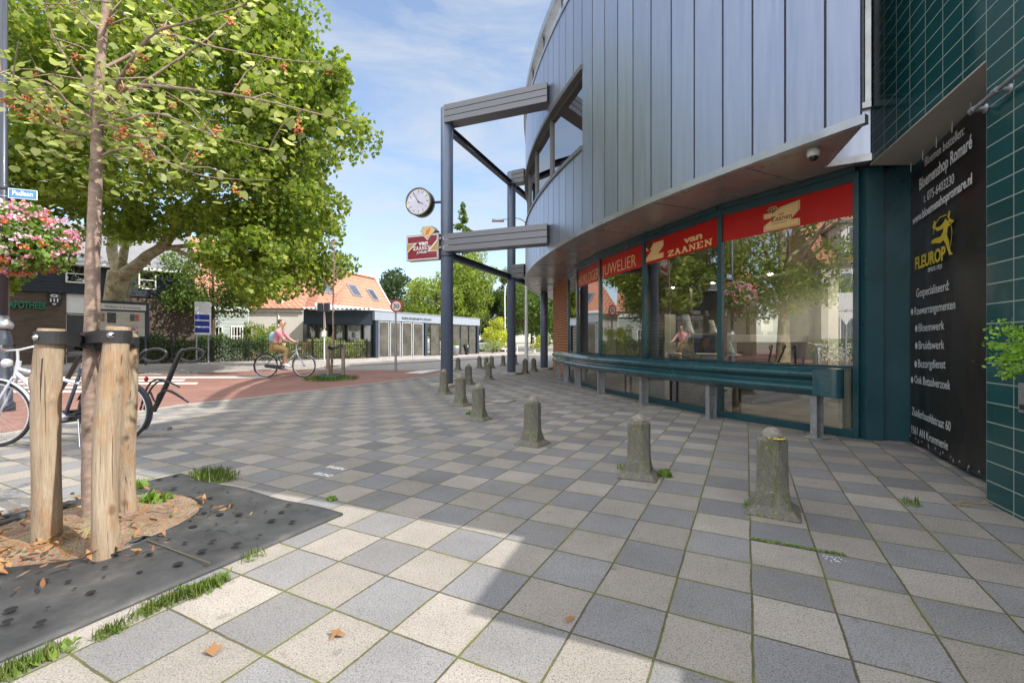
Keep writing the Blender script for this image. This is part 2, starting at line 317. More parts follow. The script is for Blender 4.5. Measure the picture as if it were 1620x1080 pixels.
def bolmat():
    m, t, b = newmat('weathered mossy concrete'); co = objco(t); mpn = t.nodes.new('ShaderNodeMapping'); mpn.inputs['Scale'].default_value = (1, 1, .3); t.links.new(co, mpn.inputs[0])
    c = ramp(t, noise(t, mpn.outputs[0], 14, 8, .7), [(.3, (.12, .112, .092)), (.7, (.25, .235, .20))]); g = t.nodes.new('ShaderNodeObjectInfo')
    c = mixc(t, math_(t, 'MULTIPLY', ramp(t, noise(t, mpn.outputs[0], 16, 6, .7, .4), [(.48, 0.0), (.62, 1.0)]), math_(t, 'ADD', .35, math_(t, 'MULTIPLY', g.outputs['Random'], .4))), c, (.105, .125, .03))
    gr = noise(t, co, 170, 4, .8); c = mixc(t, 1.0, c, ramp(t, gr, [(.32, .45), (.66, 1.5)]), 'MULTIPLY'); c = mixc(t, ramp(t, noise(t, co, 30, 4, .7), [(.60, 0.0), (.70, .7)]), c, (.38, .37, .33))
    t.links.new(c, b.inputs['Base Color']); b.inputs['Roughness'].default_value = .95; bump(t, b, gr, .8, .008); return m
M['bollard'] = bolmat()
M['bolcap'] = mat('pebbly concrete cap', (0.26, 0.24, 0.20), 0.95, scale=40, var=0.4, bstr=0.9, bscale=90)
M['yellowpaint'] = mat('yellow paint', (0.65, 0.50, 0.05), 0.6, scale=60, var=0.25)
M['panel'] = mat('anodised facade panel', (0.43, 0.46, 0.54), 0.34, 0.75, var=0.04, scale=1.3)
M['panelB'] = mat('anodised facade panel darker', (0.385, 0.415, 0.50), 0.30, 0.75, var=0.04, scale=1.1)
M['seam'] = mat('panel seam', (0.05, 0.055, 0.065), 0.6, 0.3)
M['trim'] = mat('aluminium trim', (0.50, 0.51, 0.52), 0.38, 0.8, var=0.08, scale=5, dirt=((0.25, 0.24, 0.22), 0.5))
M['soffit'] = mat('bronze grey soffit', (0.37, 0.345, 0.32), 0.30, 0.30, var=0.05, scale=1.5)
M['beam'] = mat('grey beam cladding', (0.175, 0.18, 0.195), 0.42, 0.4, var=0.08, scale=3)
M['groove'] = mat('dark groove', (0.03, 0.03, 0.035), 0.7)
M['colblue'] = mat('blue grey column paint', (0.125, 0.165, 0.25), 0.38, 0.1, var=0.1, scale=4, coat=0.2, dirt=((0.17, 0.19, 0.24), 0.5))
M['steel_dark'] = mat('dark blue steel', (0.05, 0.06, 0.085), 0.45, 0.2)
M['teal'] = mat('dark teal paint', (0.012, 0.060, 0.075), 0.32, 0.0, var=0.12, scale=2, coat=0.3)
M['rail'] = mat('teal rail paint', (0.014, 0.068, 0.082), 0.22, 0.0, var=0.15, scale=3, coat=0.6, dirt=((0.05, 0.11, 0.12), 0.5))
M['galv'] = mat('galvanised steel', (0.36, 0.37, 0.39), 0.48, 0.7, var=0.18, scale=22, dirt=((0.22, 0.22, 0.22), 0.5))
TW = Vector((0.334, 0.943, 0)).normalized(); TWN = Vector((-0.943, 0.334, 0))
M['tiles'] = gridmat('dark teal glazed tiles', (0.006, 0.066, 0.070), (0.36, 0.42, 0.36), 0.262, 0.131, 0.0075, 0.16, zoff=-0.020, xoff=-0.021, dirvec=(TW.x, TW.y), coat=0.15)
M['banner'] = mat('black banner vinyl', (0.016, 0.014, 0.013), 0.36, 0.0, var=0.3, scale=3, bstr=0.15, bscale=6)
M['white'] = mat('white print', (0.80, 0.80, 0.79), 0.5, var=0.03)
M['bprint'] = mat('banner white print', (0.66, 0.68, 0.69), 0.5, var=0.08, scale=12)
M['yprint'] = mat('banner yellow print', (0.60, 0.47, 0.035), 0.5, var=0.1, scale=12)
M['red'] = mat('red window film', (0.46, 0.010, 0.008), 0.4, var=0.08, scale=1.5, coat=0.1, spec=.3)
M['cream'] = mat('cream print', (0.80, 0.55, 0.24), 0.45, var=0.04)
M['darkred'] = mat('dark red sign', (0.235, 0.006, 0.022), 0.35, coat=0.4, var=0.05)
M['gold'] = mat('gold sign', (0.50, 0.30, 0.09), 0.4, 0.2, var=0.1)
M['brown'] = mat('brown print', (0.12, 0.03, 0.02), 0.5)
M['plaster'] = mat('pale render', (0.46, 0.43, 0.39), 0.9, scale=3, var=0.08, bstr=0.15)
M['black'] = mat('black rubber', (0.02, 0.02, 0.021), 0.5, var=0.3)
M['blackpaint'] = mat('black paint', (0.014, 0.014, 0.016), 0.3, 0.1, coat=0.3)
M['chrome'] = mat('chrome', (0.62, 0.62, 0.63), 0.16, 1.0, var=0.05)
M['silver'] = mat('silver paint', (0.58, 0.59, 0.62), 0.28, 0.4, var=0.05, coat=0.4)
M['bikewhite'] = mat('white bicycle paint', (0.50, 0.52, 0.60), 0.25, 0.1, var=0.04, coat=0.5)
M['glass'] = glassmat('shop glass', (0.86, 0.92, 0.90), 2.3, 0.31)
M['mirrorglass'] = glassmat('reflective upper glass', (0.16, 0.18, 0.19), 2.6, 0.42)
M['farglass'] = glassmat('window glass', (0.7, 0.75, 0.75), 1.9, 0.14)
M['darkroom'] = mat('dark interior', (0.06, 0.06, 0.06), 0.8)
M['orangebrick'] = None
# ------------------------------------------------------------------ leaf clouds
rng = np.random.default_rng(7)
def rotmats(n, rng, flat=0.0):
    q = rng.normal(size=(n, 4)); q[:, 1:3] *= (1 - flat); q /= np.linalg.norm(q, axis=1)[:, None]; w, x, y, z = q.T
    return np.stack([1 - 2 * (y * y + z * z), 2 * (x * y - z * w), 2 * (x * z + y * w), 2 * (x * y + z * w), 1 - 2 * (x * x + z * z), 2 * (y * z - x * w), 2 * (x * z - y * w), 2 * (y * z + x * w), 1 - 2 * (x * x + y * y)], 1).reshape(-1, 3, 3)
T_LEAF = np.array([(0, -.5, 0), (.32, -.18, .07), (.5, .12, .02), (.18, .2, -.02), (0, .55, .08), (-.18, .2, -.02), (-.5, .12, .02), (-.32, -.18, .07)])
T_DIAM = np.array([(0, -.5, 0), (.3, 0, .08), (0, .55, 0), (-.3, 0, .08)])
T_HEART = np.array([(0, -.42, 0), (.3, -.45, .04), (.48, -.15, .08), (.36, .2, .05), (0, .62, -.05), (-.36, .2, .05), (-.48, -.15, .08), (-.3, -.45, .04)])
T_BLADE = np.array([(-.04, -.5, 0), (.04, -.5, 0), (.03, .1, .08), (0, .6, .30), (-.03, .1, .08)])
def leafcloud(name, pos, size, tmpl, material, parent=None, seed=0, flat=0.0, mats=None, size_var=0.35):
    r = np.random.default_rng(seed); n = len(pos); k = len(tmpl)
    R = rotmats(n, r, flat) if mats is None else mats
    s = size * (1 + size_var * (r.random(n) - 0.5) * 2)
    co = np.einsum('nij,kj->nki', R, tmpl) * s[:, None, None] + np.asarray(pos)[:, None, :]
    me = bpy.data.meshes.new(name); me.vertices.add(n * k); me.vertices.foreach_set('co', co.ravel())
    me.loops.add(n * k); me.loops.foreach_set('vertex_index', np.arange(n * k, dtype=np.int32))
    me.polygons.add(n); me.polygons.foreach_set('loop_start', np.arange(0, n * k, k, dtype=np.int32))
    me.update(); me.validate(); return link(name, me, material, parent)
def blobs(center, radii, nb, br, n, seed, low_cut=-1.0, shell=0.55, squash=0.8):
    """clumps spread over an ellipsoid, leaves spread through the outer part of each clump"""
    r = np.random.default_rng(seed); d = r.normal(size=(nb * 3, 3)); d /= np.linalg.norm(d, axis=1)[:, None]; d = d[d[:, 2] > low_cut][:nb]
    rr = shell + (1 - shell) * r.random(len(d)) ** 0.6; c = np.array(center) + d * np.array(radii) * rr[:, None]
    rb = br * (0.55 + 0.9 * r.random(len(c))); w = rb ** 2; idx = r.choice(len(c), n, p=w / w.sum())
    e = r.normal(size=(n, 3)); e /= np.linalg.norm(e, axis=1)[:, None]; q = (0.35 + 0.75 * r.random(n) ** 0.5)
    return c[idx] + e * (rb[idx] * q)[:, None] * np.array([1, 1, squash])
def trunk_path(mb, pts, r0, r1, n=9, wob=0.0, seed=0):
    rr = random.Random(seed); m = len(pts); P_ = []; R_ = []
    for i in range((m - 1) * 3 + 1):
        t = i / 3; k = min(int(t), m - 2); f = t - k; p = Vector(pts[k]).lerp(Vector(pts[k + 1]), f)
        if 0 < i < (m - 1) * 3: p += Vector((rr.uniform(-wob, wob), rr.uniform(-wob, wob), 0))
        P_.append(p); R_.append(r0 + (r1 - r0) * (i / ((m - 1) * 3)) ** 0.8)
    mb.tube(P_, R_, n); return P_
def bg_tree(name, label, cat, base, h, rx, rz, leaf, mt, bark, n=6000, nb=40, br=1.3, seed=1, group=None, tmpl=T_DIAM, trunk_r=0.2, cone=False, ry=None):
    t = thing(name, label, cat, base, group); b = Vector(base); cz = b.z + h - rz
    mb = MB(); trunk_path(mb, [b, b + Vector((0.1, 0, h * .3)), b + Vector((0, .1, h * .85))], trunk_r, trunk_r * .3, 8, 0.05, seed)
    rr = random.Random(seed)
    for k in range(7):
        a = rr.uniform(0, 6.28); z0 = h * rr.uniform(.25, .6); e = b + Vector((math.cos(a) * rx * .7, math.sin(a) * rx * .7, z0 + h * .25)); trunk_path(mb, [b + Vector((0, 0, z0)), e], trunk_r * .4, trunk_r * .1, 6, .1, k)
    mb.build('trunk', bark, t)
    if cone:
        r = np.random.default_rng(seed); zz = r.random(nb) ** 0.8; a = r.random(nb) * 6.28; rad_ = rx * (1 - zz) * (0.5 + .5 * r.random(nb))
        c = np.stack([b.x + np.cos(a) * rad_, b.y + np.sin(a) * rad_, b.z + h * .12 + zz * h * .88], 1); rb = br * (1.15 - zz) * (0.6 + .6 * r.random(nb)); idx = r.choice(nb, n, p=rb ** 1.6 / (rb ** 1.6).sum())
        e = r.normal(size=(n, 3)); e /= np.linalg.norm(e, axis=1)[:, None]; pos = c[idx] + e * (rb[idx] * (0.3 + .75 * r.random(n)))[:, None] * np.array([1, 1, .8])
    else: pos = blobs((b.x, b.y, cz), (rx - br * .5, (ry or rx) - br * .5, rz - br * .5), nb, br, n, seed)
    leafcloud('crown', pos, leaf, tmpl, mt, t, seed); return t
# ================================================================== GROUND
def ground(name, pts, z, m): o = MB().add([(p[0], p[1], z) for p in pts], [tuple(range(len(pts)))]).build(name, m); return tag(o, kind='structure')
def ccw(p):
    a = sum(p[i][0] * p[(i + 1) % len(p)][1] - p[(i + 1) % len(p)][0] * p[i][1] for i in range(len(p))); return p if a > 0 else p[::-1]
ground('ground', [(-600, -600), (600, -600), (600, 600), (-600, 600)], -0.03, M['earth'])
ground('pavement', [(-60, -40), (60, -40), (60, 90), (-60, 90)], 0, M['flags'])
NB = [(-12, -14), (-8.5, -4), (-6.6, 2.5), (-5.9, 5.3), (-5.6, 7.7), (-4.9, 8.7), (-3.0, 12.75), (-2.4, 14.7), (-2.35, 16.5)]
FK = [(4, 60), (1, 36), (-1.9, 27.8), (-5.2, 22.2), (-8.8, 17.7), (-11, 15.6), (-17.5, 13.8), (-60, 9)]
ground('road', ccw(NB + [(-0.6, 20.9), (2, 25), (6, 40), (10, 60)] + FK + [(-60, -14)]), 0.004, M['asphalt'])
ground('cycle_path', ccw(NB + [(-3.4, 17.0), (-8.7, 17.4), (-11, 15.5), (-17.5, 13.7), (-59, 9), (-59, -14)]), 0.008, M['redway'])
ground('footway', ccw(FK + [(-60, 60)]), 0.05, M['far_flags'])
kb = MB()
for a, b in zip(FK[1:-1], FK[2:]): kb.bar((a[0], a[1], 0.0), (b[0], b[1], 0.0), 0.14, 0.116)
tag(kb.build('kerb', M['concrete']), kind='structure')
kb = MB()
for i, (a, b) in enumerate(zip(NB[2:-1], NB[3:])): kb.bar((a[0], a[1], -0.04), (b[0], b[1], -0.04), 0.12, 0.105 + i * 0.0006)
tag(kb.build('edging', M['concrete']), kind='structure')
zb = MB(); r_ = random.Random(3)
for y0, y1, x1 in [(15.1, 14.85, -10.2), (14.0, 13.35, -7.2), (12.85, 12.3, -8.9), (11.9, 11.4, -7.9), (10.95, 10.45, -8.6), (10.0, 9.6, -8.3)]:
    zb.add([(-20, y0 - .5, .012), (-20, y1 - .5, .012), (x1, y1, .012), (x1 - .3, y0, .012)], [(0, 1, 2, 3)])
zb.add([G(640, 590, .012), G(660, 586.5, .012), G(700, 584, .012), G(668, 590.5, .012)], [(0, 3, 2, 1)])
tag(zb.build('crossing_stripes', M['roadpaint']), kind='structure')
# ================================================================== JEWELLER'S BUILDING
CX, CY, RR, HS = 19.68, 13.92, 19.26, 3.03
def circ(a, r=RR, z=0): return Vector((CX + math.cos(rad(a)) * r, CY + math.sin(rad(a)) * r, z))
B = thing('jewellers_building', 'building with a curved grey metal upper floor over the jeweller\'s glass shopfront', 'shop building', (3.8, 5.0, 0))
angs = [210.75, 209.87, 208.75, 207.69, 206.58, 205.34, 204.18, 203.01, 201.81, 200.64, 199.5, 198.28, 197.1]
while angs[-1] > 150: angs.append(angs[-1] - 1.13)
def pcol():
    m, t, b = newmat('anodised facade panels'); g = t.nodes.new('ShaderNodeNewGeometry'); co = objco(t)
    c = ramp(t, g.outputs['Random Per Island'], [(0.0, (0.41, 0.445, 0.545)), (1.0, (0.46, 0.495, 0.60))])
    mpn = t.nodes.new('ShaderNodeMapping'); mpn.inputs['Scale'].default_value = (6, 6, 0.35); t.links.new(co, mpn.inputs[0])
    sv = noise(t, mpn.outputs[0], 3.0, 6, 0.6); c = mixc(t, 1.0, c, ramp(t, sv, [(0.3, 0.91), (0.7, 1.04)]), 'MULTIPLY')
    t.links.new(c, b.inputs['Base Color']); b.inputs['Metallic'].default_value = 0.8
    t.links.new(ramp(t, sv, [(0.3, 0.30), (0.7, 0.42)]), b.inputs['Roughness']); bump(t, b, noise(t, co, 1.7, 2), 0.05, 0.02); return m
M['panels'] = pcol()
ZT, WS, WH = 7.75, 4.60, 6.04
pm = MB(); bk = MB()
for i, (a, b) in enumerate(zip(angs, angs[1:])):
    g = 0.035; spans = [(HS + .075, ZT - .07)] if i < 12 else [(HS + .075, WS - .05), (WH + .05, ZT - .07)]
    p, q = circ(a - g), circ(b + g); nrm = (circ((a + b) / 2, RR + 1) - circ((a + b) / 2)).normalized()
    for z0, z1 in spans:
        for m_, d in ((pm, 0.0), ):
            v = [p + UP * z0, q + UP * z0, q + UP * z1, p + UP * z1]; w = [x - nrm * 0.02 for x in v]
            m_.add(v + w, [(1, 0, 3, 2), (0, 1, 5, 4), (1, 2, 6, 5), (2, 3, 7, 6), (3, 0, 4, 7)])
        bk.add([circ(a, RR - .016, z0 - .04), circ(b, RR - .016, z0 - .04), circ(b, RR - .016, z1 + .04), circ(a, RR - .016, z1 + .04)], [(1, 0, 3, 2)])
pm.build('facade_panels', M['panels'], B); bk.build('panel_backing', M['seam'], B)
def ring(z0, z1, r0, r1, a0, a1, step=1.5):
    n = int(abs(a1 - a0) / step) + 1; rows = []
    for i in range(n + 1):
        a = a0 + (a1 - a0) * i / n; rows.append([circ(a, r0, z0), circ(a, r1, z0), circ(a, r1, z1), circ(a, r0, z1), circ(a, r0, z0)])
    m_ = MB().sheet(rows); m_.add(rows[0][:4], [(0, 1, 2, 3)]); m_.add(rows[-1][:4], [(3, 2, 1, 0)]); return m_
ring(HS - .012, HS + .07, RR - .05, RR + .022, 210.85, 150).build('lower_trim', M['trim'], B, recalc=True)
ring(ZT - .06, ZT + .02, RR - .3, RR + .02, 210.85, 150).build('upper_trim', M['trim'], B, recalc=True)
ring(8.12, 8.30, RR - .12, RR + .06, 210.85, 150).build('parapet_rail', M['trim'], B, recalc=True)
pr = MB()
for a in np.arange(150, 210, 4): pr.bar(circ(a, RR - .03, ZT), circ(a, RR - .03, 8.14), .04, .04)
parts(pr, 'parapet_post', M['steel_dark'], B)
M['dtrim'] = mat('grey window trim', (.17, .17, .17), .45, .4)
ring(WS - .05, WS + .03, RR - .16, RR + .03, 197.1, 160).build('window_sill', M['dtrim'], B, recalc=True)
ring(WH - .03, WH + .06, RR - .16, RR + .03, 197.1, 160).build('window_head', M['dtrim'], B, recalc=True)
wa = [197.05, 191.4, 186.6, 181.8, 177.0, 172.2, 167.4]
for i, (a, b) in enumerate(zip(wa, wa[1:])):
    p, q = circ(a, RR - .10), circ(b, RR - .10); f = MB()
    f.box(p.lerp(q, 0) + UP * (WS + WH) / 2 , (.05, .10, WH - WS - .02), q - p)
    f.bar(p + UP * (WS + .05), q + UP * (WS + .05), .06, .05); f.bar(p + UP * (WH - .05), q + UP * (WH - .05), .06, .05)
    o = f.build('window', M['dtrim'], B)
    MB().add([p + UP * (WS + .03), q + UP * (WS + .03), q + UP * (WH - .03), p + UP * (WH - .03)], [(1, 0, 3, 2)]).build('pane', M['mirrorglass'], o)
# roof, soffit, core
arc = [circ(a) for a in np.linspace(210.75, 150, 42)]
MB().prism([(p.x + .02, p.y) for p in arc] + [(34, 33), (34, 0), (12, 2), (3.83, 4.83), (3.5, 5.0)], ZT - .12, ZT - .075).build('roof', M['asphalt'], B)
E0 = Vector((3.13, 4.08, 0)); E1 = Vector((3.47, 5.05, 0)); E2 = Vector((3.82, 4.85, 0))
inn = [circ(a, RR - 3.2) for a in np.linspace(150, 203, 20)]
MB().prism([(p.x, p.y) for p in arc] + [(p.x, p.y) for p in inn] + [(6.2, 5.6), (4.3, 4.95), (3.83, 4.87), (E1.x, E1.y)], HS, HS + .05).build('soffit', M['soffit'], B)
sm = MB()
for a in (207.3, 203.0, 198.0, 192.5, 187, 181, 175): sm.bar(circ(a, RR - .02, HS - .0015), circ(a, RR - 1.15, HS - .0015), .006, .003)
parts(sm, 'soffit_joint', M['seam'], B)
tr = MB(); tr.bar(E0 + UP * (HS + .02), E1 + UP * (HS + .02), .03, .08); tr.bar(E1 + UP * (HS + .01), E2 + Vector((.03, -.015, 0)) + UP * (HS + .01), .05, .075); tr.build('soffit_edge_trim', M['trim'], B)
rt = MB(); rt.add([E1 + UP * 3.06, E2 + UP * 3.06, E2 + UP * 3.56, E1 + UP * 3.56], [(0, 1, 2, 3)]); rt.add([E0 + UP * 3.06, E1 + UP * 3.06, E1 + UP * ZT, E0 + UP * ZT], [(0, 1, 2, 3)]); rt.build('return_panel', M['panels'], B)
rt = MB(); rt.add([E1 + UP * 3.62, E2 + UP * 3.62, E2 + UP * ZT, E1 + UP * ZT], [(0, 1, 2, 3)]); rt.build('return_tiling', M['tiles'], B)
tr = MB(); tr.bar(E1 + UP * 3.59, E2 + UP * 3.59, .10, .06); tr.box(E2 + Vector((-.03, .0, 5.66)), (.05, .06, 4.15), E2 - E1); tr.build('return_trim', M['trim'], B)
core = [(4.47, 5.45), (5.35, 7.65), (5.1, 12), (3.0, 17.5), (3.5, 26), (8, 33), (33, 32), (33, 0.5), (11, 2.2), (4.85, 4.7)]
MB().prism(core, 0, ZT - .13).build('rear_walls', M['plaster'], B)
# tiled wall block
WC = Vector((3.19, 3.06, 0)); S_ = lambda s, d=0.0: WC + TW * s - TWN * d
tb = thing('tiled_wall_block', 'dark green glazed tile wall on the right with pale joints', 'tiled wall', tuple(WC))
MB().prism([(p.x, p.y) for p in (S_(-1.7), S_(0), S_(0, 8), S_(-1.7, 8))], 0, 7.9).build('wall', M['tiles'], tb)
MB().prism([(p.x, p.y) for p in (S_(0.0005), S_(1.95), S_(1.95, 7), S_(0.0005, 7))], 2.98, 7.88).build('upper_wall', M['tiles'], tb)
MB().prism([(p.x, p.y) for p in (S_(0.002, .003), S_(1.93, .003), S_(2.1, .5), S_(0.002, 1.2))], 2.965, 2.979).build('recess_soffit', M['plaster'], tb)
B0 = Vector((3.46, 3.12, 0)); B1 = Vector((4.31, 4.87, 0))
MB().prism([(B0.x, B0.y), (B1.x, B1.y), (B1.x + 3, B1.y - .3), (B0.x + 3, B0.y - 1.5)], 0, 2.97).build('recess_wall', M['teal'], tb)
jp = MB(); jp.prism([(4.02, 5.02), (4.31, 4.868), (4.45, 5.1), (4.15, 5.25)], 0, 2.98); jp.build('end_panel', M['teal'], tb)
# low continuation of the wall, behind the camera's shoulder
lw = thing('tiled_screen_wall', 'lower tiled screen wall carrying on beside the viewer', 'screen wall', tuple(S_(-2.2)))
MB().prism([(p.x, p.y) for p in (S_(-2.45, .0), S_(-1.702, .0), S_(-1.702, .35), S_(-2.45, .35))], 0, 2.58).build('tall_section', M['tiles'], lw)
MB().prism([(p.x, p.y) for p in (S_(-7, .02), S_(-2.452, .02), S_(-2.452, .33), S_(-7, .33))], 0, 1.85).build('low_section', M['tiles'], lw)
# handrail on wall
hr = thing('wall_handrail', 'short grey metal rod on brackets high on the green tiled wall', 'handrail', tuple(S_(-.05) + UP * 2.65))
def on(fr, px, py):
    d = Vector(((px - 810) / 720, 1, (540 - py) / 720)); o = Vector((0, 0, CH)); n = fr.to_3x3().col[2]; t = (fr.translation - o).dot(n) / d.dot(n)
    return fr.inverted() @ (o + d * t)
FW = frame(S_(0), -TW)       # wall frame: x toward the camera side, normal to the street
FWN = FW.to_3x3().col[2]
a = FW @ Vector((0.0, 2.645, .07)); b = FW @ Vector((1.1, 2.69, .07))
MB().tube([a, b], .014, 12).build('rod', M['galv'], hr)
for s in (0.0, .235, .8):
    p = a.lerp(b, s / 1.1); br = MB().tube([p, p - FWN * .068], .016, 10); br.lathe([(.03, 0), (.03, .008)], p - FWN * .069, 14, FWN); br.tube([p - (b - a).normalized() * .022, p + (b - a).normalized() * .022], .021, 12); br.build('bracket', M['galv'], hr)
wb = thing('wall_box', 'small pale grey box fixed to the green tiled wall under the fern', 'wall box', tuple(S_(-.45) + UP * .8))
x0, y0, _ = on(FW, 1617, 652); x1, y1, _ = on(FW, 1617, 605)
MB().rect(FW, x0, y0, x0 + .16, y1, .002, .018).build('housing', M['galv'], wb, bevel=.006); MB().rect(FW, x0 + .02, y0 + .02, x0 + .14, y0 + .05, .0205, .004).build('slot', M['groove'], wb)
# ---- banner
bn = thing('advertising_banner', 'tall black florist\'s banner with white and yellow print laced in the tiled recess', 'banner', tuple((B0 + B1) / 2))
BX = (B0 - B1).normalized(); FB = frame(B1 + BX * .015, BX); BNn = FB.to_3x3().col[2]; BL = (B0 - B1).length
rows = []; rb = random.Random(5)
for i in range(33):
    z_ = i / 32; row = []
    for k in range(41):
        u = k / 40; zb_ = .03 + .035 * u + .02 * math.sin(u * 9) * u; zt = 2.925 - .012 * abs(math.sin(u * math.pi * 9)) - .06 * (1 - u) * (1 - u)
        dz = .033 + .005 * math.sin(u * 21 + z_ * 2) + .003 * math.sin(u * 47 + 1.3) * (1 - z_) + .005 * math.sin(z_ * 5 + u * 3) + .012 * (1 - z_) ** 40
        row.append(FB @ Vector((u * (BL - .01), zb_ + (zt - zb_) * z_, dz)))
    rows.append(row)
MB().sheet(rows, True).build('cloth', M['banner'], bn)
def btext(body, pl, pr, h, m, name='lettering', off=0.0, dz=.052):
    a = on(FB, *pl); b = on(FB, *pr); f = FB @ Matrix.Translation((a.x, a.y, 0)) ; ang = math.atan2(b.y - a.y, b.x - a.x)
    return text(body, f @ Matrix.Rotation(ang, 4, 'Z'), 0, 0, h, m, bn, name, width=math.hypot(b.x - a.x, b.y - a.y), off=off, z=dz, ext=.0004)
btext('Bloemen bestellen:', (1474, 262), (1539, 211), .125, M['bprint'])
btext('Bloemenshop Romaré', (1465, 300), (1552, 231), .16, M['bprint'], off=.003)
btext('t. 075-6403230', (1472, 320), (1522, 288), .125, M['bprint'])
btext('www.bloemenshopromare.nl', (1454, 355), (1552, 288), .12, M['bprint'], off=.003)
btext('FLEUROP', (1458, 426), (1508, 409), .17, M['yprint'], off=.006)
btext('SINDS 1921', (1479, 430), (1502, 424), .06, M['bprint'])
btext('Gespecialiseerd:', (1460, 470), (1514, 458), .125, M['bprint'])
for s, l, r in (('Rouwarrangementen', (1457, 498), (1524, 488)), ('Bloemwerk', (1464, 524.5), (1506, 521)), ('Bruidswerk', (1464, 552), (1506, 552)), ('Bezorgdienst', (1463, 581), (1508, 583)), ('Ook Betaalverzoek', (1457, 606), (1516, 617))):
    btext(s, l, r, .118, M['bprint'])
    c = on(FB, l[0] - 4, l[1] - 5); MB().flat(FB, [(c.x + .028 * math.cos(q) * 1.2, c.y + .034 * math.sin(q)) for q in np.linspace(0, 2 * math.pi, 21)[:-1]], .052, .0008).build('bullet', M['bprint'], bn)
btext('Zuiderhoofdstraat 60', (1454, 656), (1518, 683), .118, M['bprint'], dz=.058)
btext('1561 AN Krommenie', (1454, 685), (1514, 713), .118, M['bprint'], dz=.060)
# running figure emblem, in yellow: built as thin tapering strokes
rf = MB(); zc = [.0]
def stroke(pts, w0, w1):
    zc[0] += .00015; q = [on(FB, *p) for p in pts]; n = len(q); L = []; R = []
    for i, p in enumerate(q):
        d = (q[min(i + 1, n - 1)] - q[max(i - 1, 0)]); d.z = 0; d.normalize(); w = w0 + (w1 - w0) * i / (n - 1); nn = Vector((-d.y, d.x, 0)); L.append(p + nn * w / 2); R.append(p - nn * w / 2)
    for i in range(n - 1): rf.flat(FB, [(R[i].x, R[i].y), (R[i + 1].x, R[i + 1].y), (L[i + 1].x, L[i + 1].y), (L[i].x, L[i].y)], .052 + zc[0], .0006)
c5 = lambda x, y: (1430 + x / 4.907, 300 + y / 4.907)
stroke([c5(398, 235), c5(385, 285), c5(378, 335), c5(372, 360)], .11, .075)
stroke([c5(372, 345), c5(345, 385), c5(300, 392), c5(270, 405)], .075, .03); stroke([c5(372, 350), c5(398, 400), c5(408, 450), c5(420, 492)], .08, .03); stroke([c5(412, 490), c5(440, 492)], .03, .012)
stroke([c5(390, 240), c5(355, 285), c5(318, 305), c5(300, 290)], .05, .025); stroke([c5(408, 232), c5(448, 240), c5(412, 275)], .04, .02); stroke([c5(405, 215), c5(412, 190), c5(416, 158)], .05, .03)
stroke([c5(285, 300), c5(295, 270), c5(302, 242)], .05, .06); stroke([c5(285, 345), c5(300, 265), c5(340, 210), c5(395, 188)], .010, .010); stroke([c5(432, 275), c5(438, 330), c5(430, 400), c5(420, 440)], .010, .010)
rf.build('runner_emblem', M['yprint'], bn)
ey = MB(); cordm = MB()   # eyelets sit on the hem
for k in range(12):
    u = .05 + k * (BL - .1) / 11
    ey.lathe([(.006, .0), (.006, .003), (.011, .003), (.011, 0)], FB @ Vector((u, .085, .056)), 12, BNn)
    if k % 2 == 0: cordm.tube([FB @ Vector((u, 2.88, .05)), FB @ Vector((u + .04, 2.97, .06))], .004, 6)
for k in range(5): cordm.tube([FB @ Vector((.30 + k * .27, .045, .06)), FB @ Vector((.31 + k * .27, .085, .062))], .0012, 5)
parts(ey, 'eyelet', M['galv'], bn); parts(cordm, 'lacing_cord', M['bprint'], bn)
# ---- shopfront glazing
MU = [Vector(p + (0,)) for p in [(3.86, 5.08), (3.0, 6.54), (2.42, 8.30), (1.95, 10.02), (1.70, 11.75), (1.66, 13.35)]]
def unit(i):
    b_, a_ = MU[i], MU[i + 1]          # a_ is the left end seen from the street
    fr = frame(a_, b_ - a_); L = (b_ - a_).length; f = MB()
    f.rect(fr, -.035, .0, .035, 2.98, -.10, .135)
    f.rect(fr, .035, 2.87, L - .035, 2.975, -.06, .09); f.rect(fr, .035, 0, L - .035, .09, -.06, .10); f.rect(fr, .035, .775, L - .035, .80, -.03, .045)
    if i == 0: f.rect(fr, L - .035, 0, L + .02, 2.98, -.1, .135)
    o = f.build('shop_window', M['teal'], B, bevel=.003)
    MB().rect(fr, .035, .09, L - .035, 2.87, .0).build('pane', M['glass'], o)
    return fr, L, o
U = [unit(i) for i in range(5)]
cp = MB(); cp.prism([(3.875, 5.10), (3.895, 4.995), (4.03, 4.935), (4.12, 5.2), (3.95, 5.3)], 0, 2.99); cp.build('corner_pilaster', M['teal'], B)
ct = MB()
for i in range(5): ct.bar(MU[i] + UP * 2.99, MU[i + 1] + UP * 2.99, .14, .06)
ct.build('head_channel', M['teal'], B)
ZP = [(0, 0), (1, 0), (1, .30), (.70, .30), (1, .68), (1, 1), (.0, 1), (0, .66), (.36, .66), (0, .22)]
def zemb(fr, x, y, w, h, m, parent, z, t=.0006, name='emblem'): return MB().flat(fr, [(x + p[0] * w, y + p[1] * h) for p in ZP], z, t).build(name, m, parent)
def grow(poly, d):
    n = len(poly); out_ = []
    for i in range(n):
        p0, p1, p2 = (Vector(poly[k % n]) for k in (i - 1, i, i + 1)); e1 = (p1 - p0).normalized(); e2 = (p2 - p1).normalized()
        n1 = Vector((e1.y, -e1.x)); n2 = Vector((e2.y, -e2.x)); m_ = (n1 + n2); m_ = m_ / max(.35, m_.length_squared / 2) ; out_.append(tuple(p1 + m_ * d * .5 * 1.0))
    return out_
fz = .004
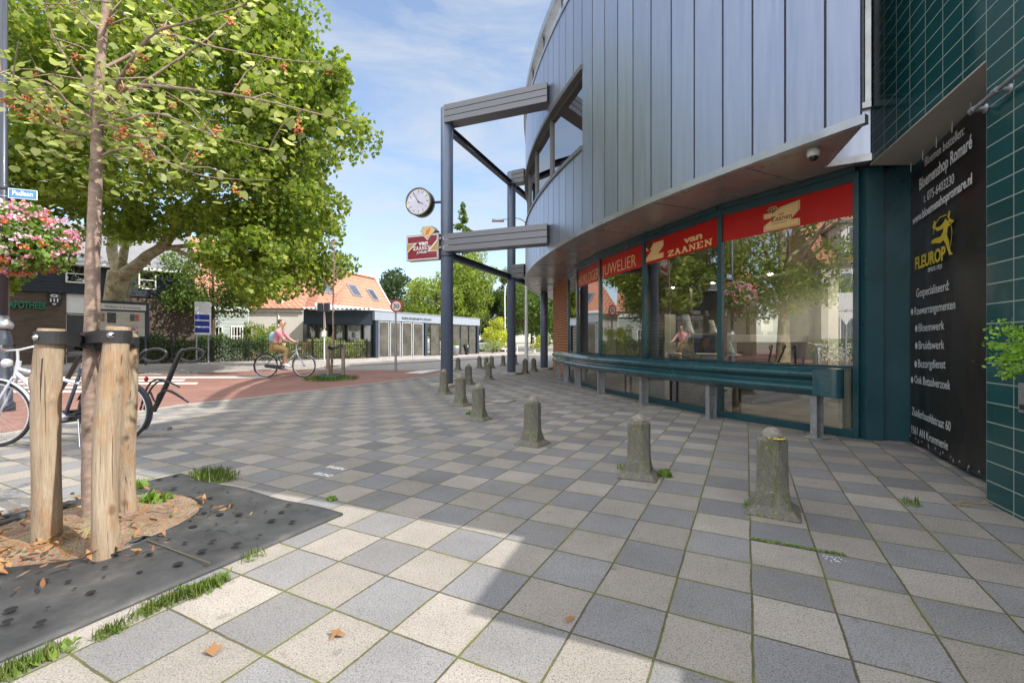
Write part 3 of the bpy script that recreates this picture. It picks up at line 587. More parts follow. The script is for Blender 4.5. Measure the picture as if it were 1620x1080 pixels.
for i, (zl, zh) in enumerate([(2.505, 2.80), (2.47, 2.82), (2.45, 2.80), (2.45, 2.80)]):
    fr, L, o = U[i]; MB().rect(fr, .036, zl if i else 2.50, L - .036, 2.868, fz, .0008).build('red_film', M['red'], o)
def wtext(i, body, pl, pr, h, m, name='lettering', off=0.0, z=.0062, **k):
    fr, L, o = U[i]; a = on(fr, *pl); b = on(fr, *pr); return text(body, fr @ Matrix.Translation((a.x, (a.y + b.y) / 2, 0)), 0, 0, h, m, o, name, width=b.x - a.x, off=off, z=z, ext=.0004, **k)
# window with the large emblem
fr, L, o = U[0]; a = on(fr, 1208.5, 362); b = on(fr, 1266, 349)
x_, w_ = a.x, b.x - a.x; zy = 2.515; hgt = .31
zp = [(0, 0), (1, 0), (1, .27), (.74, .27), (1, .64), (1, 1), (.48, .90), (.30, .74), (0, .76), (0, .54), (.34, .54), (0, .24)]
P2 = [(x_ + p[0] * w_, zy + p[1] * hgt) for p in zp]
MB().flat(fr, P2, .0052, .0006).build('emblem', M['cream'], o)
MB().flat(fr, [(x_ + (p[0] * .94 + .03) * w_, zy + (p[1] * .90 + .045) * hgt) for p in zp], .0062, .0004).build('emblem_border', M['brown'], o)
MB().flat(fr, [(x_ + (p[0] * .925 + .0375) * w_, zy + (p[1] * .875 + .057) * hgt) for p in zp], .0070, .0004).build('emblem_field', M['cream'], o)
text('van', fr, x_ + w_ * .5, zy + hgt * .56, .055, M['brown'], o, align='CENTER', z=.0078, ext=.0003)
text('Zaanen', fr, x_ + w_ * .5, zy + hgt * .36, .095, M['brown'], o, width=w_ * .58, align='CENTER', z=.0078, ext=.0003, off=.001)
text('juwelier', fr, x_ + w_ * .47, zy + hgt * .24, .03, M['brown'], o, width=w_ * .42, align='CENTER', z=.0078, ext=.0003)
dx, dy, dw = x_ + w_ * .26, zy + hgt * .88, .062
MB().flat(fr, [(dx - dw * 1.1, dy), (dx, dy - dw * 1.12), (dx + dw * 1.1, dy), (dx + dw * .6, dy + dw * .55), (dx - dw * .6, dy + dw * .55)], .0072, .0004).build('diamond_field', M['cream'], o)
dm = MB()
for q in ([(-1, 0), (-.55, .45), (-.35, .0)], [(-.5, .45), (0, .45), (-.3, .03)], [(.05, .45), (.5, .45), (.3, .03)], [(.55, .42), (1, 0), (.38, 0)], [(-.95, -.08), (-.38, -.08), (-.08, -.95)], [(-.30, -.08), (.30, -.08), (0, -.95)], [(.38, -.08), (.95, -.08), (.08, -.95)], [(-.22, .0), (.22, .0), (0, .40)]):
    dm.flat(fr, [(dx + p[0] * dw, dy + p[1] * dw) for p in (q if (q[1][0] - q[0][0]) * (q[2][1] - q[0][1]) - (q[2][0] - q[0][0]) * (q[1][1] - q[0][1]) > 0 else q[::-1])], .0078, .0004)
for k in range(7):
    an = rad(25 + k * 22); c, s = math.cos(an), math.sin(an); dm.flat(fr, [(dx + c * .08 - s * .002, dy + s * .05 + c * .002), (dx + c * .08 + s * .002, dy + s * .05 - c * .002), (dx + c * .1 + s * .002, dy + s * .068 - c * .002), (dx + c * .1 - s * .002, dy + s * .068 + c * .002)], .0078, .0004)
dm.build('diamond_mark', M['brown'], o)
# second window: Z and name in slab letters
fr, L, o = U[1]; a = on(fr, 1022.5, 407); b = on(fr, 1050, 400)
zemb(fr, a.x, 2.515, b.x - a.x, .30, M['cream'], o, .0052)
MB().flat(fr, [(a.x - .015, 2.80), (a.x + .06, 2.86), (a.x + .15, 2.86), (a.x + .21, 2.80), (a.x + .1, 2.70)], .0060, .0004).build('diamond_mark', M['brown'], o)
SL = {'Z': [[(0, 0), (1, 0), (1, .36), (.84, .36), (.84, .17), (.36, .17), (1, .83), (1, 1), (.02, 1), (.02, .66), (.17, .66), (.17, .83), (.62, .83), (0, .17)]],
      'A': [[(0, 0), (.36, 0), (.36, .15), (.27, .15), (.33, .30), (.67, .30), (.73, .15), (.62, .15), (.62, 0), (1.05, 0), (1.05, .15), (.95, .15), (.64, .86), (.64, 1), (.26, 1), (.26, .86), (.34, .86), (.08, .15), (0, .15)]],
      'N': [[(0, 0), (.36, 0), (.36, .15), (.26, .15), (.26, .66), (.74, 0), (.92, 0), (.92, .85), (1.02, .85), (1.02, 1), (.66, 1), (.66, .85), (.76, .85), (.76, .36), (.30, 1), (0, 1), (0, .85), (.10, .85), (.10, .15), (0, .15)]],
      'E': [[(0, 0), (.92, 0), (.92, .34), (.78, .34), (.78, .15), (.36, .15), (.36, .44), (.62, .44), (.62, .58), (.36, .58), (.36, .85), (.76, .85), (.76, .68), (.90, .68), (.90, 1), (0, 1), (0, .85), (.12, .85), (.12, .15), (0, .15)]]}
def slab(body, fr, x, y, w, h, m, parent, z, t=.0005):
    n = len(body); cw = w / (n + (n - 1) * .10); mb = MB()
    for k, ch in enumerate(body):
        for poly in SL[ch]: mb.flat(fr, [(x + k * cw * 1.10 + p[0] * cw * .98, y + p[1] * h) for p in poly], z, t)
    return mb.build('lettering', m, parent)
a = on(fr, 1057, 400); b = on(fr, 1127, 384); slab('ZAANEN', fr, a.x, 2.50, b.x - a.x, .10, M['cream'], o, .0052)
a = on(fr, 1082, 378); b = on(fr, 1111.5, 372); text('van', fr, a.x, 2.645, .14, M['cream'], o, width=b.x - a.x, off=.006, z=.0052, ext=.0004)
fr, L, o = U[2]; a = on(fr, 953, 430); b = on(fr, 1006.5, 414); text('JUWELIER', fr, a.x, 2.50, .34, M['cream'], o, width=b.x - a.x, z=.0052, ext=.0004, off=-.003)
fr, L, o = U[3]; text('HORLOGER', fr, .09, 2.50, .33, M['cream'], o, width=L - .2, z=.0052, ext=.0004, off=-.003)
# brick wall beyond the glass
def obrick():
    m, t, b = newmat('orange brick with raked joints'); co = objco(t); s = N(t, 'ShaderNodeSeparateXYZ'); t.links.new(co, s.inputs[0])
    v = math_(t, 'FRACT', math_(t, 'DIVIDE', s.outputs[2], .0875)); j = math_(t, 'LESS_THAN', v, .30)
    c = mixc(t, 1.0, (0.66, 0.29, 0.12), ramp(t, noise(t, co, 6, 5), [(0.3, .8), (.7, 1.2)]), 'MULTIPLY'); c = mixc(t, j, c, (0.10, 0.04, 0.02))
    t.links.new(c, b.inputs['Base Color']); b.inputs['Roughness'].default_value = .85; return m
M['orangebrick'] = obrick()
bw = MB(); q0, q1 = Vector((1.70, 13.40, 0)), Vector((1.53, 17.0, 0)); z = .0
while z < 3.0:
    bw.prism([(q0.x, q0.y), (q1.x, q1.y), (q1.x + .3, q1.y), (q0.x + .3, q0.y)], z, z + .060); z += .0875
bw.prism([(q0.x + .018, q0.y), (q1.x + .018, q1.y - .01), (q1.x + .28, q1.y - .01), (q0.x + .28, q0.y)], 0, 3.028)
bw.prism([(q1.x + .05, q1.y + .01), (3.2, 18.2), (3.2, 17.6), (q1.x + .3, q1.y - .2)], 0, 3.02)
bw.build('brick_wall', M['orangebrick'], B)
# ---- interior room (real space behind the glass)
rm = MB(); fl = [(MU[0].x + .05, MU[0].y + .02)] + [(p.x + .05, p.y + .02) for p in MU[1:]] + [(3.0, 13.6), (5.05, 11.9), (5.3, 7.6), (4.42, 5.42)]
MB().add([(p[0], p[1], .012) for p in fl], [tuple(range(len(fl)))][::1]).build('shop_floor', mat('beige shop floor', (0.33, 0.28, 0.22), .35, scale=2), B, recalc=True)
M['shopwall'] = mat('pale shop wall', (0.80, 0.81, 0.79), .8, var=.04)
rm.add([(4.42, 5.42, 0), (5.28, 7.6, 0), (5.28, 7.6, 3.02), (4.42, 5.42, 3.02)], [(0, 1, 2, 3)])
rm.add([(4.0, 5.28, 0), (4.42, 5.42, 0), (4.42, 5.42, 3.02), (4.0, 5.28, 3.02)], [(0, 1, 2, 3)])
rm.build('side_wall', M['shopwall'], B)
MB().add([(5.29, 7.6, 0), (5.03, 11.9, 0), (5.03, 11.9, 3.02), (5.29, 7.6, 3.02), (3.0, 13.58, 0), (3.0, 13.58, 3.02), (1.9, 13.5, 0), (1.9, 13.5, 3.02)], [(0, 1, 2, 3), (1, 4, 5, 2), (4, 6, 7, 5)]).build('back_wall', mat('grey shop back wall', (0.34, 0.34, 0.31), .8), B)
MB().prism(fl[::-1], 3.0, 3.02).build('shop_ceiling', mat('shop ceiling', (0.45, .44, .42), .8), B)
# ================================================================== STEEL FRAME, CLOCK, SIGN
cA, cB, cC = Vector((-1.58, 11.05, 0)), Vector((-.02, 15.0, 0)), Vector((1.25, 17.7, 0))
SF = thing('steel_frame', 'blue-grey round steel columns and grey box beams tied to the curved facade', 'steel frame', tuple(cA))
for c, h, r in ((cA, 6.74, .15), (cB, 6.66, .14), (cC, 3.02, .145)):
    o = MB().lathe([(r, .05), (r, h - .03), (r - .03, h)], c, 28).build('column', M['colblue'], SF)
    MB().box(c + UP * .035, (.62, .62, .07), GUD).build('base_plate', M['concrete'], o, bevel=.01)
    if h > 4: MB().lathe([(r + .012, 0), (r + .012, .04)], c + UP * 3.12, 24).build('collar', M['steel_dark'], o)
def beam(a, b, w, h, bolts=False):
    d = (b - a).normalized(); f = MB(); y = UP.cross(d).normalized(); L = (b - a).length
    for k, (z0, z1) in enumerate(((-.5, -.20), (-.16, .16), (.20, .5))): f.box((a + b) / 2 + UP * h * (z0 + z1) / 2, (L, w, h * (z1 - z0)), d)
    f.box((a + b) / 2, (L - .02, w - .05, h - .03), d)
    o = f.build('beam', M['beam'], SF)
    g = MB(); g.box((a + b) / 2, (L - .01, w - .035, h - .02), d); g.build('beam_core', M['groove'], o)
    return d
fA = circ(191.5, RR - .02); fB = circ(177.6, RR - .02)
dA = (fA - cA); dA.z = 0; dA.normalize(); dB = (fB - cB); dB.z = 0; dB.normalize()
for z in (6.52, 3.44): beam(cA + dA * .0 + UP * z + UP.cross(dA) * .0 + dA * .02, fA + UP * z, .36, .42)
for z in (6.42, 3.36): beam(cB + dB * .1 + UP * z, fB + UP * z, .34, .42)
for z, zb_ in ((6.26, 6.16), (3.18, 3.10)):
    for a, b in ((cA, cB), (cB, circ(171, RR - .1))):
        p, q = a + UP * z, b + UP * (z if a is cA else z)
        i_ = MB(); i_.bar(p + UP * .07, q + UP * .07, .14, .02); i_.bar(p - UP * .07, q - UP * .07, .14, .02); i_.bar(p, q, .02, .13); i_.build('tie_beam', M['steel_dark'], SF)
bl = MB()
for z in (3.55, 3.33): bl.lathe([(.035, 0), (.035, .07)], cA - dA * .02 + Vector((0, -.17, z)) - dA * .1, 6, -dA); bl.box(cA + Vector((0, -.17, z)), (.16, .04, .09), dA)
bl.build('bolts', M['galv'], SF)
# clock
cn = Vector((-.284, -.959, 0)).normalized(); cx_ = frame((0, 0, 0), Vector((.959, -.284, 0))).to_3x3().col[0]
CP = P(662, 319, 11.0); ck = thing('street_clock', 'round two-handed clock with a pale dial on an arm from the blue column', 'clock', tuple(CP))
r0 = .335; MB().lathe([(r0 - .05, -.25), (r0, -.22), (r0, 0), (r0 - .02, .0), (r0 - .035, -.005)], CP, 48, cn).build('case', mat('dark bronze case', (.035, .038, .028), .35, .4, coat=.3), ck)
MB().lathe([(r0 + .006, -.01), (r0 + .006, .018), (r0 - .018, .026), (r0 - .03, .012), (r0 - .03, -.004)], CP, 48, cn).build('rim', mat('olive brass rim', (.16, .14, .05), .35, .6), ck)
FC = frame(CP, cx_); n_ = FC.to_3x3().col[2]
if n_.dot(cn) < 0: FC = frame(CP, -cx_)
MB().flat(FC, [(math.cos(a) * (r0 - .028), math.sin(a) * (r0 - .028)) for a in np.linspace(0, 2 * math.pi, 49)[:-1]], .003, .002).build('dial', mat('clock dial', (.60, .60, .70), .3, coat=.5), ck)
tk = MB()
def hand(mb, ang, l0, l1, w, z):
    a = rad(90 - ang); c, s = math.cos(a), math.sin(a); mb.flat(FC, [(c * l0 + s * w, s * l0 - c * w), (c * l1 + s * w * .6, s * l1 - c * w * .6), (c * l1 - s * w * .6, s * l1 + c * w * .6), (c * l0 - s * w, s * l0 + c * w)], z, .002)
for k in range(12): hand(tk, k * 30, .215, .275, .0065, .006)
tk.build('hour_marks', M['steel_dark'], ck)
hh = MB(); hand(hh, 118, -.03, .15, .010, .010); hh.build('hour_hand', M['steel_dark'], ck)
hh = MB(); hand(hh, 327, -.05, .255, .008, .014); hh.lathe([(.016, 0), (.016, .006)], FC @ Vector((0, 0, .012)), 14, cn); hh.build('minute_hand', M['steel_dark'], ck)
MB().tube([CP - cn * .12, Vector((CP.x, CP.y, 0)).lerp(cA, .15) + UP * CP.z - cn * .1, Vector((cA.x, cA.y, CP.z + .02)) - dA * .1], .03, 12).build('arm', M['steel_dark'], ck)
# projecting sign box
SX = dA.copy(); SP = cA - dA * .17 + Vector((0, -.05, 0)); SW = .90; SH = .62; sb = thing('shop_sign', 'red and gold jeweller\'s box sign with a diamond on top, bracketed to the column', 'sign', tuple(SP + UP * 3.05))
FS = frame(SP - SX * SW + UP * 3.07, SX)
MB().rect(FS, 0, 0, SW, SH, -.10, .20).build('box', M['gold'], sb, bevel=.008)
MB().rect(FS, -.008, -.008, SW + .008, SH + .008, .098, .006).build('frame', M['trim'], sb)
MB().rect(FS, .012, .012, SW - .012, SH - .012, .1055, .001).build('face', M['gold'], sb)
sz = [(0, 0), (1, 0), (1, .33), (.74, .33), (1, .72), (1, 1), (.78, 1), (.68, .84), (.56, 1), (0, 1), (0, .68), (.26, .68), (0, .36)]
MB().flat(FS, [(.02 + p[0] * (SW - .04), .02 + p[1] * (SH - .04)) for p in sz], .108, .001).build('emblem_outline', M['white'], sb)
szi = [(.018, .03), (.982, .03), (.982, .30), (.66, .30), (.982, .78), (.982, .97), (.80, .97), (.68, .77), (.54, .97), (.018, .97), (.018, .71), (.34, .71), (.018, .33)]
MB().flat(FS, [(.02 + p[0] * (SW - .04), .02 + p[1] * (SH - .04)) for p in szi], .111, .001).build('emblem', M['darkred'], sb)
text('van', FS, SW * .53, SH * .59, .15, M['white'], sb, width=.27, align='CENTER', z=.1135, ext=.0006, off=.006)
slab('ZAANEN', FS, SW * .215, SH * .40, SW * .55, .09, M['white'], sb, .1135, .001)
text('JUWELIER', FS, SW * .49, SH * .265, .075, M['white'], sb, width=.29, align='CENTER', z=.1135, ext=.0006, off=.002)
dpoly = [(.68, .80), (.44, 1.12), (.52, 1.30), (.80, 1.30), (.92, 1.12)]
MB().flat(FS, [(p[0] * SW, p[1] * SH) for p in dpoly], -.09, .205).build('diamond', M['galv'], sb)
MB().flat(FS, [(p[0] * SW * .94 + .04, (p[1] - 1.1) * SH * .88 + 1.1 * SH) for p in dpoly], .116, .001).build('diamond_face', M['cream'], sb)
k_ = MB()
for q in ([(.60, .95), (.66, 1.0), (.70, 1.2), (.64, 1.15)], [(.66, .98), (.70, .98), (.78, 1.24), (.72, 1.22)]): k_.flat(FS, [(p[0] * SW, p[1] * SH) for p in q], .118, .001)
k_.build('diamond_mark', mat('orange print', (.62, .20, .06), .5), sb)
k_ = MB()
for z in (.10, .52): k_.bar(FS @ Vector((SW, z, 0)), FS @ Vector((SW + .12, z, 0)), .05, .03)
k_.build('bracket', M['steel_dark'], sb)
# ================================================================== GUARD RAIL
GRP = [Vector(p + (0,)) for p in [(3.37, 5.08), (2.72, 6.32), (2.2, 7.78), (1.76, 9.3), (1.50, 10.8), (1.36, 12.0), (1.28, 13.2)]]
gr = thing('guard_rail', 'dark teal corrugated crash rail on galvanised posts along the shop glass', 'guard rail', tuple(GRP[0]))
def cr(p, t):
    n = len(p); k = min(int(t), n - 2); f = t - k; a, b, c, d = p[max(k - 1, 0)], p[k], p[k + 1], p[min(k + 2, n - 1)]
    return .5 * ((2 * b) + (c - a) * f + (2 * a - 5 * b + 4 * c - d) * f * f + (3 * b - a - 3 * c + d) * f ** 3)
path = [GRP[0] + Vector((.105, -.20, 0)), GRP[0] + Vector((.06, -.115, 0))] + [cr(GRP, i / 6) for i in range(0, 37)]
prof = [(0, .79), (.012, .785), (.03, .765), (.075, .735), (.082, .72), (.082, .705), (.075, .69), (.025, .662), (.012, .65), (.008, .635), (.012, .62), (.025, .608), (.075, .58), (.082, .565), (.082, .55), (.075, .535), (.03, .505), (.012, .485), (0, .48)]
rows = []; back = []
for i, p in enumerate(path):
    d = (path[min(i + 1, len(path) - 1)] - path[max(i - 1, 0)]).normalized(); nn = UP.cross(d).normalized()
    if nn.x > 0: nn = -nn
    rows.append([p + nn * (o_ + .04) + UP * z for o_, z in prof]); back.append([p + nn * (o_ + .035) + UP * z for o_, z in prof])
mr = MB().sheet(rows, True); mr.sheet([r[::-1] for r in back], True); mr.build('rail', M['rail'], gr)
d0 = (path[0] - path[1]).normalized(); n0 = UP.cross(d0).normalized(); n0 = n0 if n0.x < 0 else -n0
te = [[path[0] - d0 * .14 + n0 * (.128 + .004) + UP * z for z in (.795, .475)]]
te = []
for k in range(11):
    a = rad(k * 18); te.append([path[0] + n0 * (.045 + .085 * math.cos(a)) + d0 * (.09 * math.sin(a)) + UP * z for z in (.789, .777, .493, .481)])
te.insert(0, [path[0] - d0 * .17 + n0 * .131 + UP * z for z in (.770, .760, .510, .500)])
MB().sheet(te, True).build('end_cap', M['rail'], gr)
cp_ = MB(); cp_.add([r[0] for r in te], [tuple(range(len(te)))]); cp_.add([r[-1] for r in te], [tuple(reversed(range(len(te))))]); cp_.build('end_cap_plates', M['rail'], gr)
for i, p in enumerate(GRP):
    d = (path[2 + min(i * 6 + 1, 36)] - path[2 + max(i * 6 - 1, 0)]).normalized(); nn = UP.cross(d); nn = nn if nn.x < 0 else -nn
    c = p + nn * -.06; m_ = MB(); m_.box(c + UP * .35, (.006, .13, .70), d); m_.box(c + nn * .065 + UP * .35, (.07, .006, .70), d); m_.box(c - nn * .065 + UP * .35, (.07, .006, .70), d)
    m_.box(c + UP * .006, (.2, .2, .012), d); o = m_.build('post', M['galv'], gr)
    bo = MB()
    for z in (.72, .55):
        for s_ in (-.2, .2): bo.lathe([(.014, 0), (.012, .01), (.004, .014)], p + nn * .123 + d * s_ + UP * z, 10, nn)
    parts(bo, 'bolt', M['rail'], o)
for t in (12, 24):
    p = path[2 + t]; d = (path[3 + t] - path[1 + t]).normalized(); nn = UP.cross(d); nn = nn if nn.x < 0 else -nn
    MB().sheet([[p + d * s_ + nn * (o_ + .044) + UP * z for o_, z in prof] for s_ in (-.16, .16)], True).build('splice', M['rail'], gr)
# ================================================================== BOLLARDS
def bollard(name='stone_bollard'):
    t = thing(name, 'x', 'bollard', (0, 0, 0), 'short concrete bollards on the pavement')
    secs = [(0, .148, .012), (.010, .148, .012), (.042, .108, .012), (.05, .101, .012), (.056, .098, .012), (.10, .092, .028), (.15, .087, .046), (.175, .086, .0505), (.43, .083, .0487), (.441, .081, .0475), (.447, .072, .042)]
    vs = []; fs = []
    for z, h, c in secs:
        vs += [(h - c, -h, z), (h, -h + c, z), (h, h - c, z), (h - c, h, z), (-h + c, h, z), (-h, h - c, z), (-h, -h + c, z), (-h + c, -h, z)]
    fs_foot = None
    for i in range(len(secs) - 1):
        for k in range(8): fs.append((i * 8 + k, i * 8 + (k + 1) % 8, (i + 1) * 8 + (k + 1) % 8, (i + 1) * 8 + k))
    fs.append(tuple(range((len(secs) - 1) * 8, len(secs) * 8)))
    me = MB().add(vs, fs).mesh('shaft', .004)
    bm = bmesh.new(); bm.from_mesh(me); bmesh.ops.subdivide_edges(bm, edges=[e for e in bm.edges if e.calc_length() > .05], cuts=2, use_grid_fill=True)
    rr = random.Random(2)
    for v in bm.verts:
        if v.co.z > .02: v.co += Vector((rr.uniform(-1, 1), rr.uniform(-1, 1), rr.uniform(-1, 1))) * .0017
    bm.to_mesh(me); bm.free(); link('shaft', me, M['bollard'], t)
    dome = [(.062 * math.cos(rad(a)), .445 + .064 * math.sin(rad(a))) for a in range(0, 91, 10)]
    me = MB().lathe(dome, n=24).mesh('cap')
    for v in me.vertices: v.co += Vector((rr.uniform(-1, 1), rr.uniform(-1, 1), rr.uniform(-1, 1))) * .0012
    link('cap', me, M['bolcap'], t); return t
b0 = bollard()
BL_ = [(1.66, 2.90, 'nearest short concrete bollard, green with moss, yellow paint on its shoulder', 1.03, .0), (1.02, 3.66, 'second concrete bollard with a weed tuft on each side of its foot', 1.0, .0), (.215, 4.80, 'third concrete bollard, pale and alone in front of the rail', 1.0, 0),
       (-.46, 6.30, 'concrete bollard fourth from the viewer, dry mossy crack down its face', 1.0, .0), (-.87, 7.70, 'concrete bollard fifth from the viewer, a small weed at its foot', 1.0, .0), (-1.40, 9.35, 'dark concrete bollard just in front of the clock column', 1.0, 0),
       (-1.11, 11.6, 'dark concrete bollard just right of the clock column', .98, 0), (-.66, 12.9, 'dark concrete bollard midway between the two tall columns', .98, 0), (.44, 15.4, 'dark concrete bollard at the foot of the white lamp mast', .98, 0), (.79, 16.4, 'dark concrete bollard just left of the column by the brick wall', .98, 0),
       (-2.02, 17.0, 'small far bollard at the kerb, leftmost of the far ones', .98, 0), (-1.30, 18.2, 'far bollard standing alone against the sunlit road', .98, 0), (-.98, 17.4, 'far bollard half hidden behind a nearer dark bollard', .98, 0), (-.82, 18.4, 'farther of the two overlapping far bollards', .98, 0), (-.39, 20.1, 'far bollard just left of the second tall column', .98, 0), (.15, 21.2, 'farthest bollard, peeping out right of the second tall column', .98, 0)]
rr = random.Random(9)
for i, (x, y, lb, sc, _) in enumerate(BL_):
    o = b0 if i == 0 else copy_tree(b0); o.location = (x, y, 0); o.rotation_euler = (rad(rr.uniform(-1.2, 1.2)), rad(rr.uniform(-1.2, 1.2)), -GA + rad(rr.uniform(-4, 4))); o.scale = (sc, sc, sc * rr.uniform(.97, 1.03)); o['label'] = lb
yp = MB()
for k, (a, w) in enumerate(((250, .02), (262, .03), (275, .026), (292, .016), (228, .012))):
    c = Vector((1.66 + .083 * math.cos(rad(a)), 2.90 + .083 * math.sin(rad(a)), .4745)); yp.lathe([(w * .6, 0), (w * .5, .005)], c, 8)
bpy.context.view_layer.update()
link('paint_patch', yp.mesh('paint_patch'), M['yellowpaint'], b0)
# ================================================================== TREE PIT, STAKES, YOUNG TREE
bark_pink = streakmat('smooth pinkish young bark', (0.20, 0.135, 0.105), (0.37, 0.27, 0.215), (3, 3, 6), 0.8, 5.0, 0.35, dirt=((0.10, 0.085, 0.06), 0.55))
stakewood = streakmat('peeled stake wood', (0.27, 0.185, 0.115), (0.44, 0.36, 0.26), (9, 9, 0.6), 0.75, 4.0, 0.4, dirt=((0.36, 0.22, 0.11), 0.6))
U0 = Vector((-1.05, 2.83, 0)); ud = -GUD; vd = -GVD
def MT(u, v, z=0): return U0 + ud * u + vd * v + UP * z
def woodmat():
    m, t, b = newmat('peeled stake wood'); co = objco(t)
    def st(sc, scale, d=6, r=.65, dist=.3):
        q_ = t.nodes.new('ShaderNodeMapping'); q_.inputs['Scale'].default_value = sc; t.links.new(co, q_.inputs[0]); return noise(t, q_.outputs[0], scale, d, r, dist)
    c = ramp(t, st((9, 9, .6), 4), [(.3, (.25, .17, .105)), (.7, (.44, .36, .26))]); c = mixc(t, ramp(t, st((5, 5, 2.2), 2.2, 5), [(.50, 0.0), (.66, .75)]), c, (.36, .20, .095))
    fine = st((60, 60, 1.2), 5, 4, .7, .1); c = mixc(t, 1.0, c, ramp(t, fine, [(.32, .72), (.6, 1.08)]), 'MULTIPLY')
    crack = st((26, 26, .5), 3, 2, .5, .2); cr_ = ramp(t, crack, [(.30, .85), (.335, 0.0)]); c = mixc(t, cr_, c, (.07, .045, .03))
    kn = N(t, 'ShaderNodeTexVoronoi', Scale=7.0); q_ = t.nodes.new('ShaderNodeMapping'); q_.inputs['Scale'].default_value = (1, 1, .6); t.links.new(co, q_.inputs[0]); t.links.new(q_.outputs[0], kn.inputs['Vector']); c = mixc(t, ramp(t, kn.outputs['Distance'], [(.07, .8), (.15, 0.0)]), c, (.16, .085, .045))
    t.links.new(c, b.inputs['Base Color']); b.inputs['Roughness'].default_value = .8; bump(t, b, math_(t, 'SUBTRACT', fine, cr_), .6, .006); return m
stakewood = woodmat()
TCu, TCv = 1.15, .80
def matmat():
    m, t, b = newmat('black recycled rubber matting'); co = objco(t)
    c = ramp(t, noise(t, co, 3.5, 9, .7), [(.3, (.025, .026, .028)), (.55, (.052, .053, .055)), (.8, (.115, .11, .10))]); t.links.new(c, b.inputs['Base Color'])
    t.links.new(ramp(t, noise(t, co, 5, 4), [(.3, .42), (.7, .75)]), b.inputs['Roughness']); bump(t, b, noise(t, co, 7, 6), .5, .012); return m
M['matting'] = matmat()
MW, ML = 1.82, 1.56
bm = bmesh.new(); nx, ny = 46, 40; grid = []
for i in range(nx + 1):
    grid.append([bm.verts.new(MT(MW * i / nx, ML * j / ny, .026 + .008 * math.sin(i * .31) * math.sin(j * .27 + 1) - .012 * (max(abs(i / nx - .5), abs(j / ny - .5)) * 2) ** 8)) for j in range(ny + 1)])
rh = random.Random(11); holes = []
for _ in range(900):
    u, v = rh.uniform(.08, MW - .08), rh.uniform(.08, ML - .08)
    if math.hypot(u - TCu, v - TCv) < .55 or abs(v - ML * .5) < .05: continue
    if all(math.hypot(u - a, v - b_) > .10 for a, b_, _r in holes): holes.append((u, v, rh.choice([.007, .009, .012, .016, .020])))
    if len(holes) > 78: break
for i in range(nx):
    for j in range(ny):
        u, v = MW * (i + .5) / nx, ML * (j + .5) / ny; rr2 = .47 if v < TCv + .1 else .56
        if math.hypot(u - TCu, (v - TCv)) < rr2 + .02: continue
        bm.faces.new((grid[i][j], grid[i][j + 1], grid[i + 1][j + 1], grid[i + 1][j]))
for v in [v for v in bm.verts if not v.link_faces]: bm.verts.remove(v)
# pull the inner boundary onto a circle
for e in bm.edges:
    if e.is_boundary:
        for v in e.verts:
            d = v.co - MT(TCu, TCv); d.z = 0
            if d.length < .66 and d.length > .3: v.co.x, v.co.y = (MT(TCu, TCv) + d.normalized() * .52)[:2]
for f in bm.faces: f.smooth = True
bmesh.ops.recalc_face_normals(bm, faces=bm.faces)
me = bpy.data.meshes.new('matting'); bm.to_mesh(me); bm.free()
tp = thing('tree_pit_mat', 'black rubber tree-pit mat with punched holes, laid round the young tree', 'rubber mat', tuple(MT(MW / 2, ML / 2)))
mo = link('matting', me, M['matting'], tp); sdm = mo.modifiers.new('thickness', 'SOLIDIFY'); sdm.thickness = .022; sdm.offset = -1
hm = MB()
for u, v, r in holes: hm.add([MT(u + r * math.cos(a) * 1.1, v + r * math.sin(a), .0385) for a in np.linspace(0, 6.283, 13)[:-1]], [tuple(range(12))])
parts(hm, 'punched_hole', mat('hole shadow soil', (.006, .006, .006), 1), tp)
sl = MB()
sl.bar(MT(.02, ML * .5, .035), MT(TCu - .56, ML * .5, .030), .004, .006)
sl.build('mat_joint', mat('sandy joint', (.13, .11, .075), .95), tp)
gv = MB(); rows = []
for i in range(15):
    row = []
    for k in range(33):
        a = k / 32 * 2 * math.pi; r = .60 * i / 14; h = .07 * math.exp(-(r / .30) ** 2) + .012 + .008 * math.sin(a * 3 + r * 9) - (.02 if i == 14 else 0); row.append(MT(TCu + r * math.cos(a), TCv + r * math.sin(a), h))
    rows.append(row)
gv.sheet(rows, True)
def gravel():
    m, t, b = newmat('sandy gravel'); co = objco(t); v = N(t, 'ShaderNodeTexVoronoi', Scale=95.0); t.links.new(co, v.inputs['Vector'])
    c = mixc(t, .55, (0.30, 0.225, 0.15), v.outputs['Color'], 'SOFT_LIGHT'); c = mixc(t, ramp(t, noise(t, co, 6, 5), [(.35, 0.0), (.65, .8)]), c, (0.20, 0.12, 0.07)); t.links.new(c, b.inputs['Base Color']); b.inputs['Roughness'].default_value = .95
    bump(t, b, v.outputs['Distance'], .9, .012); return m
tag(gv.build('gravel', gravel(), recalc=True), 'sandy gravel heaped round the tree and stakes', 'gravel', kind='stuff')
